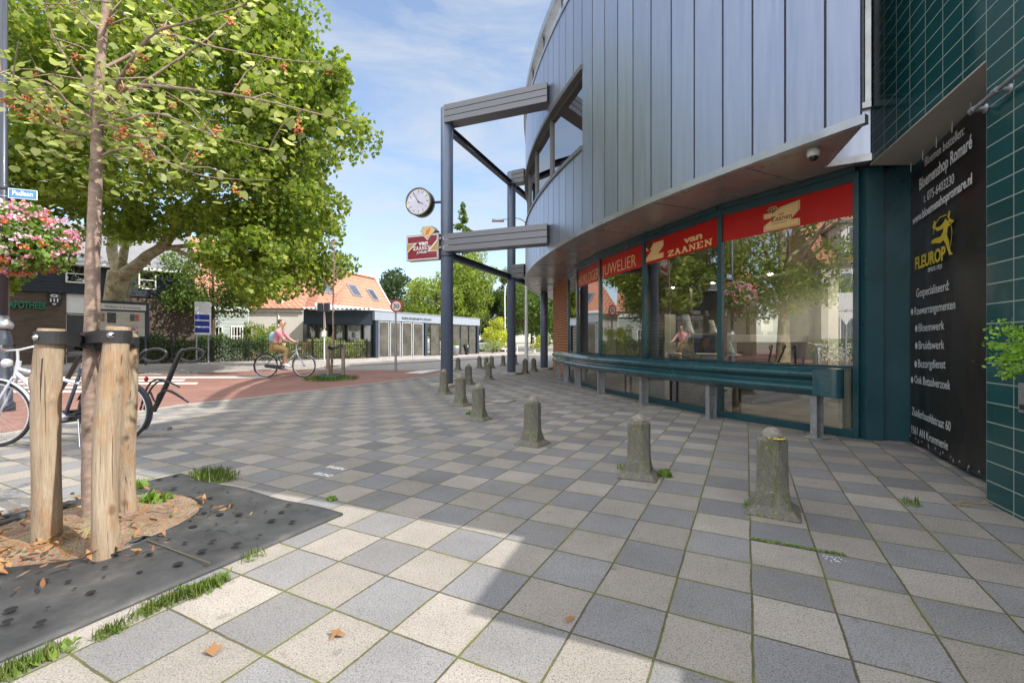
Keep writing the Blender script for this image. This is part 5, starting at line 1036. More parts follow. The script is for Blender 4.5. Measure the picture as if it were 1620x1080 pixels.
# ================================================================== BICYCLE builder (own axes: x forward, origin between wheels on the ground)
def bicycle(name, label, group=None, frame_m=None, tube_m=None, guard=True, basket=False):
    t = thing(name, label, 'bicycle', (0, 0, 0), group); fm = frame_m; sm_ = tube_m or frame_m; R = .345; wb_ = 1.10
    for nm, x in (('rear_wheel', 0.0), ('front_wheel', wb_)):
        c = Vector((x, 0, R)); m_ = MB(); ring_ = [c + Vector((math.cos(a), 0, math.sin(a))) * (R - .016) for a in np.linspace(0, 6.283, 49)[:-1]]; m_.tube(ring_, .018, 8, closed=True); w = m_.build(nm, M['black'], t)
        m_ = MB(); m_.tube([c + Vector((math.cos(a), 0, math.sin(a))) * (R - .040) for a in np.linspace(0, 6.283, 41)[:-1]], .010, 6, closed=True); m_.build('rim', M['silver'], w)
        m_ = MB()
        for k in range(28): a = k * 2 * math.pi / 28; s = .02 * (1 if k % 2 else -1); m_.tube([c + Vector((math.cos(a + .5) * .025, s, math.sin(a + .5) * .025)), c + Vector((math.cos(a), 0, math.sin(a))) * (R - .045)], .0013, 4)
        m_.build('spokes', M['chrome'], w); MB().lathe([(.012, -.05), (.028, -.03), (.028, .03), (.012, .05)], c, 12, (0, 1, 0)).build('hub', M['silver'], w)
        m_ = MB(); a0, a1 = (20, 215) if x == 0 else (15, 165)
        rows = [[c + Vector((math.cos(rad(a)) * (R + .018 - abs(s) * .25), s, math.sin(rad(a)) * (R + .018 - abs(s) * .25))) for s in (-.028, -.014, 0, .014, .028)] for a in np.linspace(a0, a1, 26)]
        m_.sheet(rows, True); o = m_.build('mudguard', sm_ if x == 0 and tube_m else fm, t); o.modifiers.new('t', 'SOLIDIFY').thickness = .002
    bb = Vector((.47, 0, .29)); sc2 = Vector((.30, 0, .80)); hd = Vector((.88, 0, .86)); hl = Vector((.905, 0, .72))
    m_ = MB(); m_.tube([hl + Vector((-.01, 0, .04)), bb], .022, 12); m_.tube([hd - Vector((0, 0, .06)), sc2 - Vector((-.02, 0, .16))], .017, 12); m_.tube([hl, hd + Vector((-.01, 0, .02))], .022, 12); m_.build('frame', fm, t)
    m_ = MB(); m_.tube([bb, sc2], .017, 12)
    for s in (-.05, .05): m_.tube([bb + Vector((0, s * .5, 0)), Vector((0, s, R))], .009, 8); m_.tube([sc2 - Vector((0, -s * .3, .06)), Vector((0, s, R))], .008, 8)
    m_.build('seat_tube_and_stays', sm_, t)
    m_ = MB()
    for s in (-.05, .05): m_.tube([hl + Vector((0, s * .6, 0)), Vector((1.03, s, .48)), Vector((wb_, s, R))], .011, 8)
    m_.build('fork', fm, t)
    m_ = MB(); m_.tube([sc2, sc2 + Vector((-.04, 0, .14))], .012, 10); m_.build('seat_post', M['chrome'], t)
    rows = []
    for i in range(9):
        f = i / 8; x = -.13 + .27 * f; w = .085 * (1 - f) ** .7 + .018; rows.append([sc2 + Vector((x - .02, w * math.sin(a), .165 - .03 * (1 - math.cos(a)) - .01 * f)) for a in np.linspace(-1.4, 1.4, 7)])
    o = MB().sheet(rows, True).build('saddle', M['blackpaint'], t); o.modifiers.new('t', 'SOLIDIFY').thickness = .02
    m_ = MB(); st_ = hd + Vector((.0, 0, .13)); m_.tube([hd, st_], .012, 10); m_.tube([st_ + Vector((-.20, .29, .06)), st_ + Vector((-.04, .25, .05)), st_ + Vector((.05, .08, .0)), st_ + Vector((.05, -.08, 0)), st_ + Vector((-.04, -.25, .05)), st_ + Vector((-.20, -.29, .06))], .011, 10); m_.build('handlebar', M['silver'], t)
    for s in (-1, 1): MB().tube([st_ + Vector((-.11, .27 * s, .055)), st_ + Vector((-.22, .297 * s, .06))], .017, 10).build('grip', M['blackpaint'], t)
    m_ = MB()
    for s in (-1, 1): m_.tube([st_ + Vector((.0, .22 * s, .03)), st_ + Vector((.06, .2 * s, -.02)), st_ + Vector((-.04, .26 * s, -.02))], .006, 6); m_.tube([st_ + Vector((.03, .2 * s, .03)), st_ + Vector((.16, .1 * s, .02)), st_ + Vector((.12, .02 * s, -.12)), hl], .004, 6)
    m_.build('brake_levers_and_cables', M['blackpaint'], t)
    MB().lathe([(.03, -.03), (.045, .0), (.045, .03), (.04, .035)], hd + Vector((.09, 0, .0)), 16, (1, 0, 0)).build('headlight', M['silver'], t)
    m_ = MB(); m_.lathe([(.035, -.02), (.035, .02)], bb, 14, (0, 1, 0)); m_.tube([bb + Vector((0, -.05, 0)), bb + Vector((.16, -.07, -.05))], .009, 8); m_.tube([bb + Vector((0, .05, 0)), bb + Vector((-.16, .07, .05))], .009, 8); m_.build('cranks', M['silver'], t)
    for s in (1, -1): MB().box(bb + Vector((.165 * s, -.11 * s, -.05 * s)), (.09, .085, .022)).build('pedal', M['blackpaint'], t, bevel=.004)
    m_ = MB(); cz = [bb + Vector((.07, -.035, .06)), bb + Vector((.09, -.035, 0)), bb + Vector((.06, -.035, -.07)), Vector((0, -.035, R - .05)), Vector((-.04, -.035, R)), Vector((0, -.035, R + .05))]
    m_.add([p for p in cz] + [p + Vector((0, -.012, 0)) for p in cz], [(5, 4, 3, 2, 1, 0), (6, 7, 8, 9, 10, 11)] + [(i, (i + 1) % 6, (i + 1) % 6 + 6, i + 6) for i in range(6)]); m_.build('chain_case', M['blackpaint'], t)
    m_ = MB(); z = R * 2 + .05
    for s in (-.06, 0, .06): m_.tube([(-.26, s, z), (.20, s, z)], .005, 6)
    for x in (-.25, -.05, .18): m_.tube([(x, -.06, z), (x, .06, z)], .005, 6)
    for s in (-.06, .06): m_.tube([(-.2, s, z), (0, s, R)], .005, 6)
    m_.build('carrier', M['blackpaint'], t); MB().lathe([(.022, 0), (.03, .012), (.022, .02)], (-.30, 0, z - .06), 12, (-1, 0, 0)).build('rear_light', mat('red lens', (.45, .02, .02), .3), t)
    if basket:
        m_ = MB()
        for zz in (.0, .08, .16, .22): m_.tube([(1.02 + .34 * (abs(x_1) and 0) + px_ * (.14 + zz * .15) + .12, py_ * (.17 + zz * .12), .80 + zz) for px_, py_, x_1 in ((-1, -1, 0), (1, -1, 0), (1, 1, 0), (-1, 1, 0))], .006, 6, closed=True)
        for k in range(10): a = k * .628; m_.tube([(1.14 + .13 * math.cos(a), .16 * math.sin(a), .8), (1.14 + .17 * math.cos(a), .2 * math.sin(a), 1.02)], .004, 5)
        m_.build('basket', M['brown'], t)
    m_ = MB(); m_.tube([(.30, .06, .28), (.22, .16, .01)], .008, 6); m_.build('kickstand', M['chrome'], t)
    return t
bk1 = bicycle('parked_bicycle', 'silver-white bicycle with a black seat tube parked behind the stakes at the left edge', frame_m=M['bikewhite'], tube_m=M['steel_dark']); bk1.location = (-4.20, 4.82, 0); bk1.rotation_euler = (rad(-2), 0, rad(180 + 8))
# bike rack
rk = thing('bicycle_rack', 'black steel bicycle rack with tall hooped arms and low wheel hoops', 'bicycle rack', (-4.0, 5.2, 0))
def rack_arm(base, top, out_):
    m_ = MB(); b_, t_ = Vector(base), Vector(top); d = Vector(out_); pts = [b_, b_.lerp(t_, .5), t_ - d * .02, t_ + d * .05 + UP * .05, t_ + d * .14 + UP * .065, t_ + d * .22 + UP * .04, t_ + d * .24 + UP * -.01, t_ + d * .18 - UP * .07, t_ + d * .08 - UP * .09, t_ - d * .01 - UP * .05]
    q = [cr(pts, i / 5) for i in range((len(pts) - 1) * 5 + 1)]; m_.tube(q, [.028 if i < 14 else .016 for i in range(len(q))], 10); m_.build('arm', M['blackpaint'], rk)
rack_arm(P(243, 650, 5.25), P(287, 560, 5.3), (.93, .25, 0)); rack_arm(P(150, 640, 5.7), P(228, 560, 5.5), (.93, .25, 0)); rack_arm(P(80, 640, 5.9), P(132, 560, 5.8), (.93, .25, 0))
for pts in ([(222, 648), (232, 615), (243, 602), (258, 601), (280, 610)], [(246, 648), (250, 625), (262, 618), (275, 622), (298, 636)], [(228, 648), (236, 620), (250, 604), (266, 604), (284, 612)], [(238, 620), (246, 635), (256, 620), (270, 618), (290, 630)]):
    q = [P(x, y, 5.1) for x, y in pts]; MB().tube([cr(q, i / 5) for i in range(21)], .010, 8).build('wheel_hoop', M['blackpaint'], rk)
m_ = MB(); m_.bar((-5.6, 5.35, .10), (-3.85, 5.12, .10), .06, .04)
for x in (-5.4,): m_.box((x, 5.12 + (-3.85 - x) * .13, .04), (.14, .14, .1))
m_.build('ground_rail', M['galv'], rk)
# ================================================================== CYCLIST
def skin(name, nodes, edges, m, parent, lv=2):
    """nodes: name -> (x,y,z,r)"""
    me = bpy.data.meshes.new(name); keys = list(nodes); me.from_pydata([nodes[k][:3] for k in keys], [(keys.index(a), keys.index(b)) for a, b in edges], [])
    o = bpy.data.objects.new(name, me); COL.objects.link(o); s = o.modifiers.new('skin', 'SKIN'); s.use_smooth_shade = True; ss = o.modifiers.new('sub', 'SUBSURF'); ss.levels = lv; ss.render_levels = lv
    if not me.skin_vertices: me.attributes  # ensured below
    for i, k in enumerate(keys):
        r_1 = nodes[k][3]; r_1 = r_1 if isinstance(r_1, tuple) else (r_1, r_1)
        me.skin_vertices[0].data[i].radius = r_1
    me.skin_vertices[0].data[0].use_root = True
    dg = bpy.context.evaluated_depsgraph_get(); m2 = bpy.data.meshes.new_from_object(o.evaluated_get(dg)); bpy.data.objects.remove(o); m2.name = name
    return link(name, m2, m, parent, True)
bk2 = bicycle('ridden_bicycle', 'grey city bicycle with a front basket being ridden along the red path', frame_m=M['silver'], tube_m=M['steel_dark'], basket=True)
CYL = Vector((-7.35, 13.6, .008)); bk2.location = CYL; bk2.rotation_euler = (0, 0, rad(4))
ps = thing('person', 'person in a pink top with a light blue bag on the back and khaki trousers riding a bicycle', 'person', (0, 0, 0))
skinm = mat('skin', (.52, .31, .22), .55, var=.05); pink = mat('pink top', (.55, .24, .27), .85); khaki = mat('khaki trousers', (.42, .31, .13), .85); shoe = mat('white shoe', (.7, .7, .68), .6); hairm = mat('brown hair', (.08, .045, .025), .7)
nod = {'pel': (.30, 0, .97, (.15, .13)), 'waist': (.33, 0, 1.10, (.13, .11)), 'chest': (.38, 0, 1.30, (.155, .12)), 'neck': (.43, 0, 1.46, .052), 'head0': (.455, 0, 1.54, .075), 'head1': (.475, 0, 1.62, (.088, .10)), 'head2': (.47, 0, 1.69, .075)}
ed = [('pel', 'waist'), ('waist', 'chest'), ('chest', 'neck'), ('neck', 'head0'), ('head0', 'head1'), ('head1', 'head2')]
for s, sd_ in (('l', 1), ('r', -1)):
    kx, kz, ax, az = ((.66, .82, .60, .40) if sd_ < 0 else (.60, .70, .36, .33))
    nod.update({'sh' + s: (.40, .17 * sd_, 1.38, .058), 'el' + s: (.56, .22 * sd_, 1.17, .042), 'wr' + s: (.72, .26 * sd_, 1.06, .028), 'hand' + s: (.77, .28 * sd_, 1.055, .032), 'hip' + s: (.33, .09 * sd_, .92, .095), 'kn' + s: (kx, .10 * sd_, kz, .062), 'an' + s: (ax, .11 * sd_, az, .038), 'toe' + s: (ax + .15, .12 * sd_, az - .08, .032)})
    for j, (oz, l) in enumerate(((.018, .055), (.008, .065), (-.003, .062), (-.013, .05))): nod.update({f'f{j}{s}': (.80, .275 * sd_, 1.055 + oz, .009), f'g{j}{s}': (.80 + l * .5, .275 * sd_, 1.045 + oz, .008), f'h{j}{s}': (.79 + l * .45, .27 * sd_, 1.02 + oz, .007)}); ed += [('hand' + s, f'f{j}{s}'), (f'f{j}{s}', f'g{j}{s}'), (f'g{j}{s}', f'h{j}{s}')]
    nod.update({'t0' + s: (.765, .25 * sd_, 1.06, .010), 't1' + s: (.79, .235 * sd_, 1.04, .008)}); ed += [('hand' + s, 't0' + s), ('t0' + s, 't1' + s)]
    ed += [('chest', 'sh' + s), ('sh' + s, 'el' + s), ('el' + s, 'wr' + s), ('wr' + s, 'hand' + s), ('pel', 'hip' + s), ('hip' + s, 'kn' + s), ('kn' + s, 'an' + s), ('an' + s, 'toe' + s)]
skin('body', nod, ed, skinm, ps)
cl = {k: nod[k] for k in ('waist', 'chest', 'shl', 'shr', 'ell', 'elr')}; cl = {'waist0': (.315, 0, 1.0, (.165, .145)), 'waist': (.33, 0, 1.12, (.15, .13)), 'chest': (.38, 0, 1.30, (.175, .14)), 'col': (.42, 0, 1.42, .075), 'shl': (.40, .17, 1.38, .075), 'shr': (.40, -.17, 1.38, .075), 'ell': (.54, .215, 1.20, .056), 'elr': (.54, -.215, 1.20, .056), 'cufl': (.60, .23, 1.14, .048), 'cufr': (.60, -.23, 1.14, .048)}
skin('top', cl, [('waist0', 'waist'), ('waist', 'chest'), ('chest', 'col'), ('chest', 'shl'), ('chest', 'shr'), ('shl', 'ell'), ('shr', 'elr'), ('ell', 'cufl'), ('elr', 'cufr')], pink, ps)
tn = {'pel': (.30, 0, .97, (.17, .15))}; te_ = []
for s, sd_ in (('l', 1), ('r', -1)):
    for k, r_1 in (('hip', .112), ('kn', .082)): n_1 = nod[k + s]; tn[k + s] = (*n_1[:3], r_1)
    a_1, k_1 = nod['an' + s], nod['kn' + s]; tn['cuff' + s] = tuple(k_1[i] + (a_1[i] - k_1[i]) * .55 for i in range(3)) + (.062,)
    te_ += [('pel', 'hip' + s), ('hip' + s, 'kn' + s), ('kn' + s, 'cuff' + s)]
skin('trousers', tn, te_, khaki, ps)
for s in 'lr': a_1, b_1 = Vector(nod['an' + s][:3]), Vector(nod['toe' + s][:3]); skin('shoe', {'a': (*(a_1 - UP * .03 - (b_1 - a_1) * .25), .042), 'b': (*a_1.lerp(b_1, .5), .044), 'c': (*(b_1 + (b_1 - a_1) * .25), .034)}, [('a', 'b'), ('b', 'c')], shoe, ps)
skin('hair', {'a': (.455, 0, 1.72, (.085, .10)), 'b': (.40, 0, 1.66, (.085, .075)), 'c': (.385, 0, 1.57, .055)}, [('a', 'b'), ('b', 'c')], hairm, ps)
m_ = MB()
for s in (-.032, .032): m_.lathe([(.001, 0), (.009, .002), (.009, .006), (.001, .008)], (.562, s, 1.64), 8, (1, 0, 0))
m_.build('eyes', M['blackpaint'], ps); m_ = MB(); m_.tube([(.565, 0, 1.64), (.592, 0, 1.605), (.57, 0, 1.60)], [.008, .012, .008], 8); m_.build('nose', skinm, ps); MB().bar((.562, -.022, 1.572), (.562, .022, 1.572), .006, .008).build('mouth', M['brown'], ps)
for s in (-.088, .088): MB().lathe([(.012, -.006), (.02, 0), (.012, .006)], (.47, s, 1.62), 10, (0, 1, 0)).build('ear', skinm, ps)
ps.location = CYL + Vector((0, 0, 0)); ps.rotation_euler = (0, 0, rad(4))
bg_ = thing('backpack', 'light blue bag on the cyclist\'s back', 'bag', (0, 0, 0)); skin('sack', {'a': (.20, 0, 1.02, (.12, .10)), 'b': (.20, 0, 1.2, (.14, .10)), 'c': (.24, 0, 1.38, (.12, .08))}, [('a', 'b'), ('b', 'c')], mat('light blue cloth', (.22, .42, .55), .8), bg_); bg_.location = CYL; bg_.rotation_euler = (0, 0, rad(4))
ps['label'] = 'person in a pink top and khaki trousers riding the grey bicycle along the road'
# ================================================================== LEFT-SIDE BUILDINGS
D = Vector((.75, .66, 0)).normalized(); Nn = Vector((.66, -.75, 0)).normalized()     # along the street, and towards the viewer
M['dbrick'] = brickmat('brown brick', (0.125, 0.085, 0.06), (0.085, 0.06, 0.045), (0.10, 0.085, 0.07), 2.6, (D.x, D.y))
M['timber'] = mat('dark blue boarding', (0.018, 0.028, 0.042), .6, scale=4, var=.3)
M['wframe'] = mat('white window frame', (.74, .74, .72), .5, var=.03)
M['greyroof'] = mat('grey roofing', (.20, .20, .21), .8, scale=3)
def rooftile():
    m, t, b = newmat('orange clay roof tiles'); co = objco(t); s = N(t, 'ShaderNodeSeparateXYZ'); t.links.new(co, s.inputs[0])
    x = math_(t, 'ADD', math_(t, 'MULTIPLY', s.outputs[0], .5), math_(t, 'MULTIPLY', s.outputs[1], .87)); wx = math_(t, 'SINE', math_(t, 'MULTIPLY', x, 28.0)); rz = math_(t, 'FRACT', math_(t, 'MULTIPLY', s.outputs[2], 3.6))
    c = mixc(t, 1.0, (0.48, 0.215, 0.14), ramp(t, noise(t, co, 3, 6, .7), [(.3, .8), (.7, 1.18)]), 'MULTIPLY'); c = mixc(t, math_(t, 'LESS_THAN', rz, .12), c, (.30, .10, .06)); t.links.new(c, b.inputs['Base Color']); b.inputs['Roughness'].default_value = .8
    bump(t, b, math_(t, 'ADD', wx, rz), .5, .03); return m
M['rooftile'] = rooftile()
def wall_frame(a, b): return frame(a, Vector(b) - Vector(a))
def window(fr, x0, y0, x1, y1, parent, fm, gm=None, bars=(1, 1), name='window', d=.05, fwd=.02, back=None):
    f = MB(); w = .06; f.rect(fr, x0, y0, x0 + w, y1, fwd, d); f.rect(fr, x1 - w, y0, x1, y1, fwd, d); f.rect(fr, x0 + w, y0, x1 - w, y0 + w, fwd, d); f.rect(fr, x0 + w, y1 - w, x1 - w, y1, fwd, d)
    for k in range(1, bars[0]): x = x0 + (x1 - x0) * k / bars[0]; f.rect(fr, x - .02, y0 + w, x + .02, y1 - w, fwd + .002, d - .004)
    for k in range(1, bars[1]): y = y0 + (y1 - y0) * k / bars[1]; f.rect(fr, x0 + w, y - .02, x1 - w, y + .02, fwd + .004, d - .008)
    o = f.build(name, fm, parent); MB().rect(fr, x0 + w * .5, y0 + w * .5, x1 - w * .5, y1 - w * .5, fwd + .012).build('pane', gm or M['farglass'], o)
    MB().rect(fr, x0 + w * .5, y0 + w * .5, x1 - w * .5, y1 - w * .5, fwd * .4).build('interior', back or M['darkroom'], o); return o
W0 = Vector((-18.95, 22.4, 0))
def WL(t, z=0, back=0): return W0 + D * t - Nn * back + UP * z
bb_ = thing('brick_building', 'dark brown brick building with blue boarded upper storey behind the plane tree', 'building', tuple(W0))
FW_ = frame(WL(-14), D)        # x = t + 14
def wallbox(t0, t1, z0, z1, dp, m, name, parent=bb_, fwd=0.0): return MB().rect(FW_, t0 + 14, z0, t1 + 14, z1, -dp, dp + fwd).build(name, m, parent)
wallbox(-14, -2.15, 0, 3.3, .4, M['dbrick'], 'brick_wall'); wallbox(-1.0, 2.75, 0, 3.3, .4, M['dbrick'], 'brick_wall'); wallbox(-14, 2.75, 3.302, 4.62, .4, M['timber'], 'boarded_storey', fwd=.06)
MB().rect(FW_, 0, 0, 16.7, 4.6, -8, 7.5).build('rear_mass', M['dbrick'], bb_)
for k in range(8): MB().rect(FW_, 0, 3.32 + k * .16, 16.75, 3.33 + k * .16, .06, .012).build('board_joint', M['groove'], bb_)
MB().rect(FW_, -.1, 4.62, 16.85, 4.78, -.5, .78).build('eaves', M['wframe'], bb_)
MB().add([FW_ @ Vector(v) for v in [(-.2, 4.79, .3), (16.95, 4.79, .3), (16.95, 7.4, -4.2), (-.2, 7.4, -4.2), (16.95, 4.79, -8.6), (-.2, 4.79, -8.6)]], [(0, 1, 2, 3), (3, 2, 4, 5), (1, 4, 2), (0, 3, 5)]).build('roof', M['greyroof'], bb_)
def tpx_(px, t0=-12.0):   # distance along the wall at which a photo column meets it
    s = (px - 810) / 720; return (W0.x - s * W0.y) / (s * D.y - D.x)
def wz(px, py): t = tpx_(px); Y = W0.y + D.y * t; return t + 14, CH + (540 - py) / 720 * Y
for (p0, q0, p1, q1) in ((219, 457, 247, 430), (104, 447, 136, 420)):
    x0, z0 = wz(p0, q0); x1, z1 = wz(p1, q1); window(FW_, x0, z0, x1, z1, bb_, M['wframe'], bars=(1, 2), fwd=.07)
window(FW_, 11.85, .05, 13.0, 2.35, bb_, M['wframe'], bars=(2, 1), name='door', fwd=-.1); MB().rect(FW_, 11.86, 2.4, 12.99, 3.29, -.1, .06).build('door_canopy', M['wframe'], bb_)
x0, z0 = wz(14, 486); gl_ = text('APOTHEEK', FW_, x0, 2.55, .42, mat('green letters', (.01, .22, .13), .5), bb_, width=wz(75, 480)[0] - x0, z=.03, ext=.02, off=.006)
sh = thing('crest_sign', 'black and white shield sign on the dark brick wall', 'sign', tuple(FW_ @ Vector((wz(86, 474)[0], 2.75, .1)))); xs, zs = wz(86, 484)
MB().flat(FW_, [(xs - .2, zs + .62), (xs - .24, zs + .45), (xs - .2, zs + .12), (xs, zs), (xs + .2, zs + .12), (xs + .24, zs + .45), (xs + .2, zs + .62)][::-1][::-1], .03, .03).build('shield', M['blackpaint'], sh)
m_ = MB(); ovr = [(xs + .13 * math.cos(a), zs + .46 + .065 * math.sin(a)) for a in np.linspace(0, 6.283, 17)[:-1]]; ovi = [(xs + .075 * math.cos(a), zs + .46 + .03 * math.sin(a)) for a in np.linspace(0, 6.283, 17)[:-1]]
for k in range(16): j = (k + 1) % 16; m_.flat(FW_, [ovr[k], ovr[j], ovi[j], ovi[k]][::1], .062, .004)
for dx_ in (-.11, 0, .11): m_.rect(FW_, xs + dx_ - .022, zs + .18, xs + dx_ + .022, zs + .34, .062, .004)
m_.rect(FW_, xs - .06, zs + .06, xs + .06, zs + .11, .062, .004); m_.build('shield_mark', M['white'], sh)
# boarded cottage + rendered annex
def mass(name, label, a, b, h, depth, m, roofm=None, ridge=0, eave=.3):
    t = thing(name, label, 'building', tuple(a)); fr = wall_frame(a, b); L = (Vector(b) - Vector(a)).length; MB().rect(fr, 0, 0, L, h, -depth, depth).build('wall', m, t)
    if roofm: MB().add([fr @ Vector(v) for v in [(-.15, h - .02, eave), (L + .15, h - .02, eave), (L + .15, h + ridge, -depth / 2), (-.15, h + ridge, -depth / 2), (L + .15, h - .02, -depth - eave), (-.15, h - .02, -depth - eave)]], [(0, 1, 2, 3), (3, 2, 4, 5), (1, 4, 2), (0, 3, 5)]).build('roof', roofm, t)
    return t, fr, L
def gp(px, Y, z=0): return Vector(((px - 810) / 720 * Y, Y, z))
M['clap'] = gridmat('pale green-grey clapboard', (.36, .40, .37), (.14, .16, .15), 50.0, .22, .02, .6, dirvec=(1, 0), var=.04)
ca, fr, L = mass('clapboard_cottage', 'pale grey clapboard cottage with white windows and a tall orange tiled roof', gp(306, 27.0), gp(393, 29.2), 3.45, 8, M['clap'], M['rooftile'], 4.6)
def fz_(fr, px, py): v = on(fr, px, py); return v.x, v.y
MB().rect(fr, -.15, 3.0, L + .1, 3.42, .02, .10).build('fascia', M['wframe'], ca)
for p0, p1, nb_ in ((339, 352, 2), (365, 384, 4)):
    x0, z0 = fz_(fr, p0, 535); x1, z1 = fz_(fr, p1, 516); window(fr, x0, z0 - .5, x1, z1, ca, M['wframe'], bars=(nb_, 2))
x0, _ = fz_(fr, 385, 530); window(fr, x0, .1, x0 + .42, 2.0, ca, M['blackpaint'], name='door')
an, fr, L = mass('rendered_annex', 'plain pale rendered annex with an orange roof, behind the yellow-green shrub', gp(393.5, 29.3), gp(479, 29.8), 3.25, 6, mat('warm white render', (.62, .58, .53), .9, var=.04), M['rooftile'], 3.2)
MB().rect(fr, -.1, 3.0, L + .1, 3.22, .01, .10).build('fascia', M['wframe'], an)
# red-roofed house
rh_ = thing('red_roofed_house', 'house with a long orange tiled roof, skylights and a white gable board', 'house', (-12, 36, 0))
e0, e1, ap, r0_ = P(440, 474, 29.5), P(621, 491, 40), P(592, 441, 41.2), P(440, 408, 31.5)
off_ = Vector((-3.2, 2.0, 0)); e1b = Vector((2 * ap.x - e1.x, ap.y + 3.2, e1.z)); e0b = Vector((2 * r0_.x - e0.x, r0_.y + 3.2, e0.z))
MB().add([e0, e1, ap, r0_], [(0, 1, 2, 3)]).add([r0_, ap, e1b, e0b], [(0, 1, 2, 3)]).build('roof', M['rooftile'], rh_)
MB().add([e1 * 1, ap, e1b, Vector((e1b.x, e1b.y, 0)), Vector((e1.x, e1.y, 0))], [(0, 1, 2, 3, 4)]).add([e0, e1, Vector((e1.x, e1.y, 0)), Vector((e0.x, e0.y, 0))], [(3, 2, 1, 0)]).build('wall', M['wframe'], rh_)
MB().bar(e1 + Vector((.05, -.03, 0)), ap + Vector((.05, -.03, .05)), .08, .22).build('gable_board', M['wframe'], rh_); MB().bar(e0 - UP * .1, e1 - UP * .1, .2, .2).build('gutter', M['wframe'], rh_)
MB().bar(r0_ + UP * .04, ap + UP * .04, .25, .12).build('ridge_tiles', M['rooftile'], rh_)
nr = (e1 - e0).cross(ap - e0).normalized(); nr = nr if nr.y < 0 else -nr
for px_, py_ in ((515, 455), (560, 460), (589, 467)):
    ex = (e1 - e0).normalized(); eu = nr.cross(ex); eu = eu if eu.z > 0 else -eu; d_ = Vector(((px_ - 810) / 720, 1, (540 - py_) / 720)); o_ = Vector((0, 0, CH)); c = o_ + d_ * ((e0 - o_).dot(nr) / d_.dot(nr))
    o = MB().box(c + nr * .05, (1.0 if px_ < 580 else .8, 1.25, .10), ex, nr).build('skylight', M['galv'], rh_, bevel=.01); MB().box(c + nr * .105, (.8 if px_ < 580 else .62, 1.05, .02), ex, nr).build('pane', M['mirrorglass'], o)
# dark glazed wing and showroom
M['fasciadark'] = mat('dark blue fascia', (.03, .045, .07), .5); M['fasciagrey'] = mat('blue grey fascia', (.30, .34, .39), .5, var=.05); M['blind'] = mat('pale blind', (.44, .47, .42), .8, var=.04); M['showin'] = mat('showroom interior', (.085, .08, .065), .8, scale=1.2, var=.5)
wg, fr, L = mass('glazed_wing', 'low wing with dark fascia and curtained windows behind the bare young tree', gp(480, 28.3), gp(590, 28.6), .02, 6, M['darkroom'])
MB().rect(fr, 0, 2.15, L, 3.05, -6, 6).build('fascia', M['fasciadark'], wg); MB().rect(fr, 0, 0, L, 2.15, -6, 4.0).build('inner_wall', M['darkroom'], wg)
m_ = MB()
for k in range(16): a, b = k * L / 16, (k + 1) * L / 16; m_.add([fr @ Vector(v) for v in [(a, 3.08, -.2), ((a + b) / 2, 3.22, -.2), (b, 3.08, -.2), (b, 3.06, .55), ((a + b) / 2, 3.16, .55), (a, 3.06, .55)]], [(0, 5, 4, 1), (1, 4, 3, 2)])
m_.build('awning', M['wframe'], wg)
for p0, p1, bl_ in ((486, 500, 0), (503, 520, 0), (531, 546, 1), (549, 572, 1), (575, 588, 1)):
    x0, _ = fz_(fr, p0, 530); x1, _ = fz_(fr, p1, 530); window(fr, x0, .05, x1, 2.15, wg, M['blackpaint'], name='window', back=M['blind'] if bl_ else None)
sa, sb_ = gp(594, 28.6), gp(757.5, 38.6)
sr = thing('showroom', 'low flat-roofed glass showroom with a grey-blue fascia along the far pavement', 'building', tuple(sa)); fr = wall_frame(sa, sb_); L = (sb_ - sa).length
MB().rect(fr, -.1, 2.42, L + .1, 2.98, -8, 8.05).build('fascia', M['fasciagrey'], sr); MB().rect(fr, -.12, 2.98, L + .12, 3.04, -8, 8.08).build('coping', M['trim'], sr)
MB().rect(fr, 0, .0, L, .02, -8, 8).build('floor', M['plaster'], sr); MB().rect(fr, .02, .02, L - .02, 2.4, -8, .1).build('back_wall', M['shopwall'], sr)
for p_ in (592.5, 674, 756.5):
    x0, _ = fz_(fr, p_, 530); x0 = min(max(x0, .12), L - .12); MB().rect(fr, x0 - .13, 0, x0 + .13, 2.42, -.25, .28).build('pier', M['fasciadark'], sr)
for (p0, p1, bl_) in ((599, 616, .55), (617.5, 634, .5), (636, 652, .5), (653.5, 670, 1), (681, 696, 0), (717, 728, .5), (729, 741, .45), (742, 753, 1)):
    x0, _ = fz_(fr, p0, 530); x1, _ = fz_(fr, p1, 530); o = window(fr, x0, .03, x1, 2.38, sr, M['silver'] if p0 < 700 and p0 != 681 else M['blackpaint'], fwd=-.06, back=M['showin'])
    if bl_: MB().rect(fr, x0 + .05, 2.36 - 2.3 * bl_, x1 - .05, 2.36, -.052, .004).build('blind', M['blind'], o)
text('KEUKENSTUDIO', fr, 2.3, 2.58, .2, M['fasciadark'], sr, width=3.0, z=.06, ext=.01)
pp_ = thing('tall_planter', 'tall tapered grey planter with a green plant outside the showroom', 'planter', tuple(gp(720.5, 33.5))); c = gp(721, 33.5); MB().lathe([(.17, 0), (.26, .55), (.27, .78), (.24, .78), (.22, .7)], c, 20).build('pot', M['galv'], pp_)
leafcloud('plant', np.array(c) + np.random.default_rng(1).normal(size=(260, 3)) * [.13, .13, .14] + [0, 0, .95], .12, T_BLADE, grassm, pp_)
pp_ = thing('dark_planter', 'dark bell-shaped planter at the right end of the showroom', 'planter', tuple(gp(738, 36))); c = gp(738, 35.5); MB().lathe([(.12, 0), (.15, .3), (.28, .85), (.25, .85), (.2, .8)], c, 18).build('pot', M['blackpaint'], pp_)
leafcloud('plant', np.array(c) + np.random.default_rng(2).normal(size=(120, 3)) * [.12, .12, .07] + [0, 0, .95], .1, T_BLADE, grassm, pp_)
